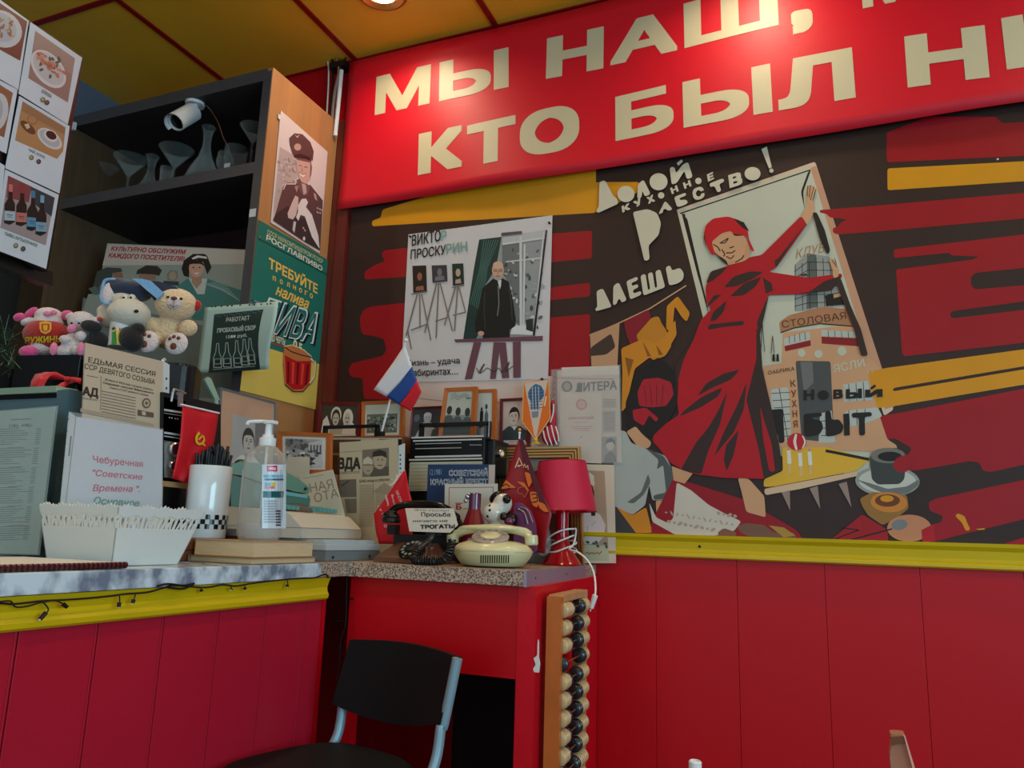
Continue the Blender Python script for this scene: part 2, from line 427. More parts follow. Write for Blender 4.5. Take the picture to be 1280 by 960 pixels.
# ================================================================== SETTING
ZC = 2.977   # ceiling
bm = NB(); box2(bm, (-3.4, -5.6, -.02), (2.7, .1, 0)); struct('floor', bm, 'floor_tile')
bm = NB(); box2(bm, (-3.4, -5.6, ZC+.012), (2.7, .1, ZC+.05)); ceil = struct('ceiling', bm, 'grid_red')
tile_me = None
for i in range(-3, 8):
    for j in range(0, 9):
        x0 = -1.647+.6*i; y0 = -.6*(j+1); cx, cy = x0+.3, y0+.3
        if cx < -3.4 or cx > 2.7 or cy < -5.6: continue
        if tile_me is None:
            bm = NB(); box(bm, (cx, cy, ZC+.006), (.582, .582, .012), bev=.003); t = obj('ceiling_tile', bm, 'ceiling_yellow', ceil)
            tile_me = t; t0 = (cx, cy)
        else:
            t = tile_me.copy(); COL.objects.link(t); t.parent = ceil; t.location = (cx-t0[0], cy-t0[1], 0)
bm = NB()
for i in range(-3, 8):
    x = -1.647+.6*i
    if -3.4 < x < 2.7: box2(bm, (x-.010, -5.6, ZC-.005), (x+.010, 0, ZC+.001))
for j in range(0, 9): box2(bm, (-3.4, -.6*j-.010, ZC-.0045), (2.7, -.6*j+.010, ZC+.0015))
obj('ceiling_grid', bm, 'grid_red', ceil)
# back wall: red boards below, backing above
bm = NB(); box2(bm, (-3.4, .012, 0), (2.7, .1, ZC)); wb = struct('wall_back', bm, 'wall_red')
x = -.476-.224*14; k = 0; prevx = -3.4
seams = [-.924+.224*k for k in range(-10, 17)]
for a, b in zip(seams, seams[1:]):
    if b < -3.3 or a > 2.6: continue
    bm = NB(); box2(bm, (a+.0005, 0, .0), (b-.0005, .012, 1.16 if a > -1.65 else ZC-.002), bev=.0007); obj('plank', bm, 'wall_red', wb)
bm = NB(); box2(bm, (2.6, -5.6, 0), (2.7, .1, .75)); box2(bm, (2.6, -5.6, 2.5), (2.7, .1, ZC)); box2(bm, (2.6, -1.2, .75), (2.7, .1, 2.5)); box2(bm, (2.6, -5.6, .75), (2.7, -4.2, 2.5)); struct('wall_right', bm, 'wall_red')
bm = NB()
for y in (-4.2, -3.45, -2.7, -1.95, -1.25): box2(bm, (2.62, y, .75), (2.68, y+.05, 2.5))
box2(bm, (2.62, -4.2, .75), (2.68, -1.2, .80)); box2(bm, (2.62, -4.2, 2.45), (2.68, -1.2, 2.5)); struct('window_1', bm, 'white_plastic')
bm = NB(); box2(bm, (-3.2, -5.6, 0), (-2.70, -2.2, .02)); bm.free()
bm = NB(); box2(bm, (-3.42, -5.6, 0), (-3.4, .1, ZC)); struct('wall_left', bm, 'wall_grey')
bm = NB(); box2(bm, (-2.90, -1.5, 2.6), (-2.82, 0, ZC)); mat('beam_grey', (96, 112, 130), .6); struct('trim_3', bm, 'beam_grey')
# yellow moulding under the mural
bm = NB(); pr = [(0, 1.125), (-.012, 1.125), (-.018, 1.129), (-.018, 1.137), (-.012, 1.142), (-.010, 1.150), (-.013, 1.170), (-.022, 1.180), (-.024, 1.189), (0, 1.189)]
prism(bm, [(-1.64, y, z) for y, z in pr], (4.2, 0, 0)); struct('trim_1', bm, 'yellow_trim', smooth=False)
bm = NB(); lathe(bm, [(.004, 0), (.0035, .001), (0, .0015)], (-.35, -.0125, 1.158), (0, -1, 0), 10); struct('screw', bm, 'black_matte', bpy.data.objects['trim_1'])
# recessed downlights
lamp0 = None
def downlight(x, y):
    first = (x, y) == LAMPS[0]
    t = thing('ceiling_lamp', 'round glowing spotlight in the yellow ceiling panel at the top edge of the photo' if first else 'round recessed ceiling spotlight outside the picture', 'lamp', (x, y, ZC), None if first else 'ceiling spotlights')
    bm = NB(); lathe(bm, [(.052, 0), (.070, -.006), (.078, -.010), (.088, -.006), (.092, 0)], (x, y, ZC), (0, 0, 1), 32, closed=False); obj('rim', bm, 'brass', t, smooth=True)
    bm = NB(); lathe(bm, [(0, -.010), (.030, -.009), (.052, -.003), (.054, .001), (0, .001)], (x, y, ZC-.001), (0, 0, 1), 28, closed=False); obj('bulb', bm, 'lamp_glow', t, smooth=True)
    l = bpy.data.lights.new('spot', 'AREA'); l.shape = 'DISK'; l.size = .10; l.energy = 2.3; l.color = (1, .78, .56); l.spread = math.radians(150)
    o = bpy.data.objects.new('spot_light', l); COL.objects.link(o); o.location = (0, 0, -.016); o.parent = t
for q in LAMPS: downlight(*q)

# ================================================================== BANNER
WALL = Pl((0, -.014, 0))
def cl(px, py): return WALL(px, py)
bz0, bz1, bx0, bx1 = 2.340, 2.952, -1.655, 1.42
bm = NB()
nx, nz = 90, 14
def bany(x, z):
    t = (z-bz0)/(bz1-bz0)
    return -.026 - .006*math.sin(x*2.3+.6)*math.sin(PI*t) - .004*math.sin(x*5.1+t*3) - .007*(1-t)**6 + .003*math.sin(x*9+1)*(1-t)**2
cre = bz0
g = [[bm.verts.new((bx0+(bx1-bx0)*i/nx, bany(bx0+(bx1-bx0)*i/nx, bz0+(bz1-bz0)*j/nz), bz0+(bz1-bz0)*j/nz)) for i in range(nx+1)] for j in range(nz+1)]
for j in range(nz):
    for i in range(nx): bm.faces.new((g[j][i], g[j][i+1], g[j+1][i+1], g[j+1][i]))
ban = thing('banner', 'long glossy red vinyl banner with cream block lettering under the ceiling', 'banner', (-.1, -.03, bz0))
mat('vinyl_red', (214, 8, 36), .46, bump=.12, bscale=5, spec=.5, noise=.06, nscale=3)
mat('vinyl_cream', (206, 196, 160), .46, bump=.12, bscale=5, spec=.5, noise=.06, nscale=3)
so = obj('banner_sheet', bm, 'vinyl_red', ban, smooth=True); so.modifiers.clear()
md = so.modifiers.new('s', 'SOLIDIFY'); md.thickness = .0012; md.offset = 1
def banner_glyph(ch, bl, br, tl, bold=.055):
    V, Fc, x0, x1 = glyphs(ch, bold); O = cl(*bl); U = cl(*br)-O; W = cl(*tl)-O; U.y = W.y = 0
    ys = [v[1] for v in V]; y0 = min(ys) if ch != ',' else min(ys); y1 = max(ys)
    bm = NB(); vs = []
    lay = bm.verts.layers.float.new('l')
    for x, y, l in V:
        p = O + U*((x-x0)/(x1-x0)) + W*((y-y0)/(y1-y0)); v_ = bm.verts.new((p.x, p.y, p.z)); v_[lay] = l; vs.append(v_)
    for f in Fc:
        try: bm.faces.new([vs[k] for k in f])
        except ValueError: pass
    # subdivide long edges so letters follow the sheet
    for _ in range(3):
        es = [e for e in bm.edges if e.calc_length() > .05]
        if not es: break
        bmesh.ops.subdivide_edges(bm, edges=es, cuts=1)
    bmesh.ops.triangulate(bm, faces=bm.faces)
    for v in bm.verts: v.co.y = bany(v.co.x, v.co.z) - .0022 - .00002*v[lay]
    for f in bm.faces:
        f.normal_update()
    if sum(f.normal.y*f.calc_area() for f in bm.faces) > 0: bmesh.ops.reverse_faces(bm, faces=bm.faces)
    return bm
z6 = Z1(340, 0, 2.37); z7 = Z1(840, 0, 2.91)
GL = [('М', z6(310, 347), z6(472, 312), z6(317, 235)), ('Ы', z6(500, 306), z6(704, 262), z6(502, 192)), ('Н', z6(813, 237), z6(983, 205), z6(817, 118)),
      ('А', z6(1003, 197), z6(1203, 155), z6(1010, 78)), ('Ш', z7(48, 184), z7(390, 105), z7(45, 25)), (',', z7(437, 142), z7(515, 128), z7(433, 58)),
      ('М', z7(693, 47), z7(893, 5), z7(680, -130)), ('Ы', z7(960, -10), z7(1250, -70), z7(950, -180)),
      ('К', z6(437, 524), z6(570, 500), z6(440, 402)), ('Т', z6(583, 504), z6(727, 474), z6(583, 378)), ('О', z6(740, 478), z6(915, 443), z6(738, 342)),
      ('Б', z6(1020, 423), z6(1193, 388), z6(1018, 290)), ('Ы', z7(45, 473), z7(368, 417), z7(40, 306)), ('Л', z7(390, 413), z7(668, 368), z7(380, 238)),
      ('Н', z7(855, 335), z7(1150, 298), z7(842, 150)), ('И', z7(1212, 270), z7(1500, 222), z7(1192, 82)), ('К', z7(1560, 215), z7(1880, 160), z7(1540, 30))]
for ch, a, b, c in GL:
    bmg = banner_glyph(ch, a, b, c, .034 if ch in 'МЫШБА' else .05)
    org = ban.location; me = bpy.data.meshes.new('letter')
    for v in bmg.verts: v.co -= org
    bmg.to_mesh(me); bmg.free(); me.materials.append(M('vinyl_cream'))
    o = bpy.data.objects.new('letter', me); COL.objects.link(o); o.parent = ban

# ================================================================== MURAL
MP = Pl((0, -.008, 0))
DK = (54, 36, 31); RD = (158, 16, 28); YE = (214, 146, 20); CR = (206, 200, 176); TN = (206, 158, 118); GR = (120, 124, 118); BK = (30, 24, 22)
mu = Sheet('mural', MP, [(-1.61, -.008, 1.185), (2.0, -.008, 1.185), (2.0, -.008, 2.62), (-1.61, -.008, 2.62)], .008, DK, 'mural_paint'); mu.rnd = 3.2
D = Z(420, 240, 4); A_ = Z(730, 180, 4); B_ = Z(730, 400, 3.2); C4 = Z(960, 180, 3.694); C5 = Z(940, 430, 3.31)
# stripes at the left
mu.px([(465, 283), (465, 276), (476, 272), (478, 262), (600, 225), (745, 195), (745, 266), (560, 277)], YE)
mu.px(A_([(0, 200), (80, 190), (275, 190), (272, 240), (160, 300), (75, 340), (0, 342)]), YE)
mu.px(D([(143, 438), (142, 400), (185, 370), (240, 348), (243, 335), (225, 318), (240, 292), (340, 280), (1085, 208), (1280, 193), (1280, 332), (1085, 350), (340, 425)]), RD)
mu.px(D([(700, 500), (1070, 478), (1270, 453), (1270, 522), (1065, 542), (700, 570)]), RD)
mu.px(D([(120, 660), (122, 620), (140, 588), (180, 572), (340, 555), (1070, 628), (1270, 610), (1270, 870), (1260, 1060), (140, 1035), (132, 930), (75, 925), (62, 890), (80, 856), (235, 820), (252, 790), (240, 735), (190, 720), (130, 712)]), RD)
# canvas
WH = (196, 198, 178)
mu.px([(846, 262), (1019, 202), (1117, 512), (1105, 520), (1013, 212), (853, 268)], (212, 190, 164))
mu.px([(846, 262), (851, 263), (886, 398), (880, 402)], CR)
mu.px([(855, 262), (1012, 210), (1060, 350), (1100, 518), (1085, 600), (940, 560), (930, 480), (915, 420), (882, 388)], WH)
mu.px([(1013, 210), (1020, 207), (1118, 508), (1106, 512)], (200, 150, 118))
mu.px([(1010, 215), (1014, 212), (1004, 240), (1006, 262), (1001, 240)], BK)
mu.linepx([(850, 267), (1013, 212.5)], 1.6, BK); mu.px([(854, 270), (859, 273), (882, 372), (887, 398), (874, 350)], BK)
# stripes at the right
mu.px(C4([(545, 0), (1600, -40), (1600, 30), (1182, 55), (550, 85)]), RD)
mu.px([(1108, 166), (1160, 146), (1245, 146), (1252, 154), (1290, 152), (1290, 100), (1700, 80), (1700, 130), (1290, 192), (1110, 203)], RD)
mu.px(C4([(551, 113), (1182, 80), (1600, 58), (1600, 140), (1182, 172), (552, 214)]), YE)
mu.px(C4([(238, 305), (400, 293), (1182, 226), (1600, 190), (1600, 310), (1182, 344), (530, 402), (320, 418), (300, 410), (298, 388), (325, 382), (335, 362), (365, 350), (330, 344), (285, 340), (270, 322), (240, 318)]), RD)
mu.px(C4([(580, 487), (1182, 418), (1600, 380), (1600, 520), (1182, 573), (960, 595), (938, 612), (936, 650), (955, 672), (1182, 652), (1600, 610), (1600, 690), (1182, 728), (860, 770), (840, 780), (845, 806), (1182, 766), (1600, 730), (1600, 870), (1182, 912), (620, 975), (590, 580), (940, 535), (975, 520), (845, 515), (838, 503), (583, 527)]), RD)
mu.px(C5([(620, 0), (640, -30), (1126, -60), (1126, -5), (625, 52)]), RD)
mu.px(C5([(450, 130), (550, 100), (1126, 22), (1600, -30), (1600, 40), (1126, 92), (585, 182), (582, 196), (1126, 105), (1600, 55), (1600, 110), (1126, 168), (600, 255), (545, 262), (455, 272), (380, 262), (390, 240), (500, 225), (460, 180), (480, 165)]), YE)
mu.px(C5([(470, 310), (610, 285), (1126, 185), (1600, 100), (1600, 430), (1126, 500), (985, 530), (955, 525), (940, 490), (900, 485), (700, 520), (600, 530), (580, 500), (600, 470), (650, 455), (660, 430), (590, 390), (540, 400), (470, 398), (458, 360)]), RD)
mu.px(C5([(730, 655), (760, 640), (1126, 562), (1600, 480), (1600, 640), (1126, 725), (760, 815), (710, 820), (700, 770), (720, 750), (780, 740), (792, 712), (760, 700), (735, 690)]), RD)
mu.px(C5([(850, 700), (880, 712), (890, 740), (905, 768), (885, 775), (868, 738), (840, 712)]), YE)
mu.px(C5([(925, 765), (960, 762), (965, 768), (940, 770)]), YE)
mu.px(C5([(1030, 830), (1126, 800), (1400, 740), (1400, 840)]), RD)
# buildings
GW = (184, 192, 184)
mu.px(C4([(122, 560), (180, 505), (285, 520), (350, 750), (125, 775)]), (150, 156, 150))
mu.px(C4([(180, 505), (222, 512), (228, 752), (178, 762)]), (90, 98, 96))
for k in range(6): mu.linepx(C4([(126+k*32, 556-k*6 if k < 3 else 512+k*4), (126+k*34, 772-k*4)]), .8, BK)
for k in range(6): mu.linepx(C4([(122, 590+k*32), (182, 545+k*38), (300+k*8, 548+k*36)]), .8, BK)
mu.px(C4([(262, 700), (352, 680), (356, 742), (268, 750)]), BK); mu.px(C4([(302, 695), (348, 686), (350, 700), (304, 712)]), TN)
mu.px(C4([(70, 870), (390, 835), (440, 960), (520, 1040), (380, 1070), (60, 1090)]), TN)
mu.px(C4([(52, 822), (100, 790), (250, 752), (368, 762), (392, 840), (240, 828), (120, 848), (58, 872)]), (176, 124, 88))
mu.linepx(C4([(58, 872), (120, 850), (240, 830), (392, 842)]), 1.4, BK)
mu.px(C4([(74, 898), (192, 866), (194, 905), (76, 932)]), GW); mu.px(C4([(76, 934), (196, 906), (198, 932), (80, 958)]), (140, 26, 34))
mu.px(C4([(246, 858), (400, 868), (408, 895), (247, 888)]), GW); mu.px(C4([(247, 890), (410, 897), (424, 935), (248, 922)]), (140, 26, 34))
for k in range(1, 5): mu.linepx(C4([(74+k*24, 893-k*6), (76+k*24, 926-k*5)]), .7, BK); mu.linepx(C4([(246+k*31, 859+k*2), (248+k*31, 890+k*1.5)]), .7, BK)
mu.textpx('КЛУБ', *C4([(128, 530), (258, 500), (135, 485)]), (176, 128, 92), 0)
mu.textpx('СТОЛОВАЯ', *C4([(66, 850), (362, 808), (62, 818)]), (84, 48, 30), .004)
for x, y, r in ((205, 38, 16), (275, 42, 17), (372, 30, 19)): mu.elpx(940+x/3.31, 430+y/3.31, r/3.31, r/3.31, WH)
mu.px(C5([(45, 92), (180, 70), (300, 62), (460, 48), (525, 290), (560, 395), (600, 420), (600, 450), (110, 430), (72, 270)]), TN)
mu.px(C5([(180, 70), (325, 72), (335, 290), (345, 410), (205, 395)]), (76, 80, 80))
mu.px(C5([(200, 75), (250, 75), (255, 160), (215, 200)]), (110, 112, 110))
mu.px(C5([(78, 188), (150, 178), (165, 400), (140, 412), (125, 275), (80, 272)]), GW)
for k in range(7): mu.linepx(C5([(80+k*5, 205+k*30), (158, 200+k*30)]), .8, BK)
mu.linepx(C5([(112, 182), (128, 275), (150, 405)]), .8, BK)
mu.px(C5([(76, 272), (128, 268), (135, 408), (112, 412), (108, 380), (85, 330)]), BK)
mu.px(C5([(378, 168), (478, 152), (500, 232), (380, 240)]), GW); mu.px(C5([(378, 290), (395, 275), (520, 262), (540, 300), (440, 340), (390, 338)]), GW); mu.px(C5([(282, 288), (330, 276), (345, 408), (275, 410)]), GW)
for k in range(3): mu.linepx(C5([(285, 320+k*30), (340, 315+k*30)]), .8, BK); mu.linepx(C5([(400+k*30, 166-k*4), (404+k*30, 236)]), .8, BK); mu.linepx(C5([(400+k*34, 275-k*3), (404+k*30, 336)]), .8, BK)
mu.textpx('ФАБРИКА', *C5([(66, 128), (176, 110), (66, 112)]), BK, .006)
mu.textpx('ЯСЛИ', *C5([(340, 120), (468, 92), (334, 88)]), WH, .012)
for k, ch in enumerate('КУХНЯ'):
    y = 178+k*42; mu.textpx(ch, *C5([(160+k*3, y), (182+k*2, y-2), (158+k*3, y-28)]), (120, 70, 40), .02)
for ch, x0, x1, yb, yt in (('Н', 213, 258, 234, 192), ('О', 272, 320, 232, 192), ('В', 336, 376, 229, 190), ('Ы', 388, 455, 228, 188), ('И', 468, 540, 222, 190)):
    if ch == 'О': mu.elpx(940+295/3.31, 430+212/3.31, 24/3.31, 20/3.31, BK)
    else: mu.textpx(ch, *C5([(x0, yb), (x1, yb-3), (x0, yt)]), BK, .06)
mu.px(C5([(488, 182), (508, 168), (514, 176), (494, 190)]), BK)
mu.px(C5([(215, 290), (288, 284), (290, 300), (250, 302), (250, 312), (285, 316), (296, 345), (280, 375), (230, 384), (216, 378)]), BK)
mu.px(C5([(303, 278), (325, 276), (330, 315), (360, 312), (380, 340), (372, 368), (340, 380), (306, 384)]), BK)
mu.px(C5([(378, 290), (402, 288), (405, 378), (382, 380)]), BK)
mu.px(C5([(412, 286), (495, 282), (496, 300), (466, 302), (468, 378), (444, 380), (442, 304), (414, 306)]), BK)
mu.px(C5([(125, 428), (310, 428), (492, 476), (430, 525), (90, 590), (48, 592), (50, 560), (128, 525)]), (222, 176, 50))
mu.px(C5([(50, 600), (180, 575), (430, 528), (440, 545), (200, 600), (55, 626)]), (214, 184, 150))
for x in (135, 250, 370): mu.px(C5([(x-12, 615-(x-135)*.15), (x+22, 605-(x-135)*.15), (x+22+(x-120)*.08, 690-(x-135)*.05)]), (150, 130, 120))
mu.linepx(C5([(305, 442), (485, 478)]), 3.6, BK)
mu.elpx(940+560/3.31, 430+568/3.31, 134/3.31, 64/3.31, (150, 156, 150), 2); mu.elpx(940+560/3.31, 430+568/3.31, 120/3.31, 52/3.31, (196, 200, 190), 2)
mu.px(C5([(430, 560), (500, 600), (560, 625), (640, 620), (690, 585), (690, 560), (640, 590), (560, 600), (500, 580)]), (110, 116, 112))
mu.px(C5([(486, 465), (520, 435), (600, 430), (640, 465), (630, 560), (610, 580), (520, 582), (495, 560)]), (62, 66, 62))
mu.elpx(940+562/3.31, 430+462/3.31, 72/3.31, 32/3.31, (120, 118, 108)); mu.elpx(940+570/3.31, 430+466/3.31, 50/3.31, 20/3.31, BK)
mu.px(C5([(600, 470), (650, 455), (662, 500), (640, 530), (600, 530), (580, 500)]), RD)
mu.px(C5([(445, 640), (500, 612), (640, 625), (648, 680), (600, 720), (540, 750), (480, 710), (455, 670)]), (150, 110, 50))
mu.elpx(940+566/3.31, 430+655/3.31, 76/3.31, 42/3.31, (206, 130, 50), 4); mu.elpx(940+560/3.31, 430+648/3.31, 52/3.31, 26/3.31, (110, 60, 24)); mu.elpx(940+558/3.31, 430+640/3.31, 28/3.31, 14/3.31, YE)
mu.px(C5([(325, 812), (455, 705), (530, 750), (560, 770), (565, 822)]), (160, 20, 30)); mu.linepx(C5([(330, 812), (440, 770), (370, 760)]), 1.5, BK)
mu.elpx(940+650/3.31, 430+762/3.31, 92/3.31, 56/3.31, (196, 134, 96)); mu.elpx(940+610/3.31, 430+748/3.31, 34/3.31, 22/3.31, (120, 128, 130), -10); mu.linepx(C5([(580, 765), (410, 810)]), 1.8, BK)
mu.px(C5([(700, 770), (750, 745), (760, 815), (704, 822)]), (176, 22, 34))
# small gymnasts carrying the ball
for x, y in ((152, 470), (198, 480), (238, 475)):
    mu.px(C5([(x-8, y-30), (x+8, y-30), (x+12, y+25), (x-4, y+28)]), (222, 222, 210)); mu.elpx(940+x/3.31, 430+(y-36)/3.31, 2, 2.4, TN); mu.px(C5([(x-3, y+26), (x+10, y+26), (x+12, y+66), (x-2, y+70)]), (216, 180, 120))
mu.elpx(940+186/3.31, 430+405/3.31, 39/3.31, 36/3.31, (190, 28, 38)); mu.px(C5([(178, 372), (170, 405), (180, 440), (190, 440), (182, 405), (188, 372)]), (230, 220, 210)); mu.px(C5([(205, 378), (218, 405), (205, 436), (214, 430), (225, 405), (214, 382)]), (230, 220, 210))
mu.linepx([(951, 442), (952, 425), (953, 405), (956, 440)], .8, BK); mu.linepx([(964, 442), (966, 420), (968, 442)], .8, BK)
for x in (966, 971): mu.px([(x, 443), (x+2.4, 443), (x+3, 452), (x-.6, 452)], BK)
# laundry
mu.linepx(A_([(512, 710), (330, 825), (170, 900), (30, 960)]), 1.6, TN)
mu.px([(738, 418), (775, 404), (772, 460), (740, 462)], (196, 150, 112)); mu.px(B_([(30, 110), (110, 55), (128, 110), (90, 140), (22, 146)]), (70, 54, 44))
mu.px(A_([(200, 890), (325, 828), (345, 900), (350, 1010), (300, 1040), (240, 1020), (215, 960)]), (136, 24, 40))
OR = (206, 134, 30)
mu.px(A_([(340, 870), (375, 862), (390, 900), (415, 935), (440, 1010), (410, 1060), (350, 1085), (300, 1040), (262, 960)]), (196, 128, 34))
mu.px(A_([(470, 762), (532, 848), (515, 892), (492, 870), (455, 812), (442, 940), (412, 930), (415, 812)]), OR)
mu.px(B_([(150, 115), (240, 75), (290, 95), (330, 60), (366, 0), (372, 60), (322, 145), (262, 152), (205, 195), (180, 300), (170, 350), (152, 370), (155, 200)]), OR)
for q in ([(235, 85), (270, 145), (255, 148)], [(290, 100), (318, 140), (300, 142)], [(165, 150), (200, 160), (180, 230)]): mu.px(B_(q), (140, 86, 20))
# kneeling washerwoman
mu.px(B_([(215, 200), (300, 150), (372, 210), (378, 330), (345, 400), (280, 470), (230, 470), (170, 430), (168, 330)]), BK)
mu.px(B_([(238, 238), (300, 232), (350, 250), (360, 300), (330, 345), (270, 350), (222, 345), (215, 290)]), (170, 30, 44))
for k in range(4): mu.linepx(B_([(240+k*26, 260), (252+k*20, 340)]), .8, (90, 16, 24))
mu.px(B_([(195, 360), (250, 352), (300, 395), (290, 410), (262, 380), (240, 425), (200, 400)]), (176, 26, 40))
mu.px(B_([(170, 448), (208, 425), (232, 455), (272, 490), (262, 512), (225, 518)]), TN)
SH = (172, 180, 174)
mu.px(B_([(120, 440), (168, 445), (190, 492), (260, 520), (330, 545), (362, 620), (372, 718), (275, 722), (262, 660), (246, 742), (196, 780), (120, 745)]), SH)
mu.px(B_([(243, 510), (320, 545), (355, 600), (370, 715), (280, 720), (278, 702), (330, 690), (318, 580), (292, 600), (300, 560)]), (84, 92, 92))
mu.px(B_([(258, 615), (268, 650), (240, 700), (200, 735), (172, 730), (230, 690)]), (96, 104, 102))
mu.px(B_([(288, 722), (352, 722), (356, 790), (332, 812), (292, 785)]), TN); mu.px(B_([(316, 722), (352, 722), (356, 790), (336, 800)]), (84, 50, 34))
mu.px(B_([(132, 748), (196, 782), (250, 748), (276, 852), (190, 852)]), OR); mu.px(B_([(110, 740), (132, 748), (210, 852), (110, 852)]), (60, 62, 60))
# foot of the picture: red trough and suds
mu.px(B_([(358, 635), (440, 655), (640, 718), (850, 840), (880, 880), (600, 872), (270, 868), (272, 806)]), (150, 16, 30))
mu.px(B_([(372, 650), (430, 682), (500, 740), (560, 772), (630, 806), (600, 845), (530, 862), (372, 862), (275, 808), (262, 730), (290, 790), (335, 812), (358, 795)]), (206, 200, 186))
for i in range(26):
    mu.elpx(730+(330+i*11)/3.2, 400+(770+(i*37 % 70))/3.2, 1.6+(i % 3), 1+(i % 2), (176, 160, 140), i*30)
mu.px(B_([(535, 850), (560, 832), (612, 850), (608, 868), (540, 866)]), (130, 88, 66)); mu.px(B_([(612, 825), (650, 812), (720, 820), (760, 850), (840, 850), (852, 872), (660, 866), (625, 850)]), (120, 86, 66)); mu.px(B_([(740, 822), (800, 830), (845, 862), (800, 870)]), (176, 140, 60))
# woman in red
mu.px(B_([(352, 585), (436, 615), (404, 655), (360, 642)]), TN); mu.px(B_([(616, 632), (660, 636), (722, 705), (728, 790), (650, 768), (634, 700)]), TN)
DR = (178, 14, 30)
mu.px(A_([(635, 640), (720, 612), (835, 568), (890, 558), (1085, 364), (1122, 398), (962, 622), (925, 642), (1122, 672), (1290, 650), (1290, 672), (1120, 752), (922, 758), (880, 900), (870, 960), (585, 960), (582, 885), (638, 830), (612, 790), (610, 720)]), DR)
mu.px([(1002, 271), (1008, 260), (1017, 268), (1009, 282)], TN)
mu.px(C4([(160, 330), (182, 290), (178, 220), (190, 192), (205, 195), (222, 205), (210, 250), (215, 300), (212, 320), (180, 350)]), TN)
for q in ([(185, 195), (182, 245)], [(196, 195), (190, 250)], [(212, 202), (196, 262)], [(222, 212), (206, 265)]): mu.linepx(C4(q), .9, BK)
mu.px(C4([(280, 535), (300, 530), (318, 560), (330, 590), (320, 625), (300, 620), (300, 590)]), TN); mu.linepx(C4([(296, 540), (318, 572)]), .9, BK); mu.linepx(C4([(308, 532), (316, 560)]), .9, BK)
mu.px(C4([(205, 320), (225, 318), (262, 400), (288, 495), (275, 515), (240, 440)]), BK)
mu.px(C4([(310, 625), (335, 620), (380, 745), (430, 860), (462, 980), (430, 980), (395, 850), (350, 740)]), (54, 36, 30))
for q in ([(635, 640), (720, 615), (690, 650), (640, 690), (612, 700)], [(900, 642), (830, 640), (750, 665), (700, 720), (760, 715), (840, 680)], [(890, 665), (800, 700), (730, 765), (800, 760), (860, 715)],
          [(1110, 400), (960, 620), (952, 590), (975, 570)], [(612, 820), (650, 760), (690, 755), (640, 800)], [(630, 890), (650, 840), (715, 785), (700, 840), (660, 885)], [(895, 670), (940, 700), (945, 735), (910, 752)],
          [(1290, 660), (1200, 690), (1130, 740), (1060, 752), (1240, 735)], [(1120, 662), (1070, 660), (1110, 650)], [(650, 900), (800, 885), (800, 915), (640, 925)], [(905, 800), (925, 760), (880, 960), (850, 930)]): mu.px(A_(q), DK)
mu.px(B_([(465, 10), (440, 80), (380, 200), (375, 340), (382, 380), (330, 415), (280, 462), (275, 485), (300, 512), (350, 575), (402, 602), (460, 620), (560, 632), (720, 636), (795, 600), (778, 500), (745, 350), (715, 200), (700, 60), (690, 0)]), DR)
for q in ([(500, 20), (640, 5), (640, 22), (560, 30), (495, 42)], [(625, 200), (560, 215), (490, 255), (455, 305), (520, 270), (590, 240)], [(555, 270), (470, 310), (400, 365), (382, 388), (470, 350), (540, 305)], [(575, 285), (540, 360), (500, 430), (450, 490), (388, 600), (470, 618), (500, 520), (545, 420)],
          [(652, 250), (610, 350), (560, 450), (522, 545), (600, 450), (640, 360)], [(620, 440), (570, 500), (560, 560), (572, 606), (600, 540)], [(690, 30), (705, 60), (715, 200), (750, 350), (782, 500), (796, 600), (720, 636), (700, 520), (670, 400), (650, 320), (690, 160)], [(440, 80), (400, 160), (378, 240), (372, 300), (366, 180)]): mu.px(B_(q), DK)
mu.px(B_([(705, 345), (720, 400), (752, 500), (765, 608), (742, 606), (718, 480)]), DR)
mu.px(A_([(640, 492), (690, 450), (735, 440), (760, 440), (800, 458), (820, 500), (832, 568), (800, 590), (722, 610), (715, 588), (680, 565), (655, 545), (645, 525)]), TN)
mu.px(A_([(830, 560), (720, 612), (722, 592), (770, 582), (800, 560), (815, 500), (830, 520)]), (200, 148, 108))
mu.px(A_([(740, 440), (752, 465), (812, 460), (822, 440), (790, 420)]), BK)
KR = (196, 22, 34)
mu.px(A_([(600, 455), (610, 410), (648, 376), (720, 366), (780, 385), (818, 425), (826, 480), (856, 546), (832, 530), (812, 462), (745, 452), (735, 438), (690, 450), (640, 490), (652, 540), (668, 556), (640, 557), (620, 520), (605, 490)]), KR)
mu.px(A_([(745, 375), (800, 395), (828, 440), (800, 428)]), BK); mu.px(A_([(612, 430), (600, 470), (612, 515), (606, 460)]), BK)
for q in ([(648, 505), (672, 520), (682, 540)], [(680, 500), (700, 488), (724, 474)], [(686, 500), (706, 498), (722, 480)], [(690, 530), (706, 556), (698, 566)], [(712, 548), (740, 548), (758, 536)], [(712, 566), (736, 578), (752, 560)], [(728, 524), (752, 516)], [(757, 596), (792, 576), (800, 560)]): mu.linepx(A_(q), 1.3, BK)
mu.px(A_([(650, 548), (664, 560), (690, 570), (716, 590), (720, 612), (680, 575)]), BK)
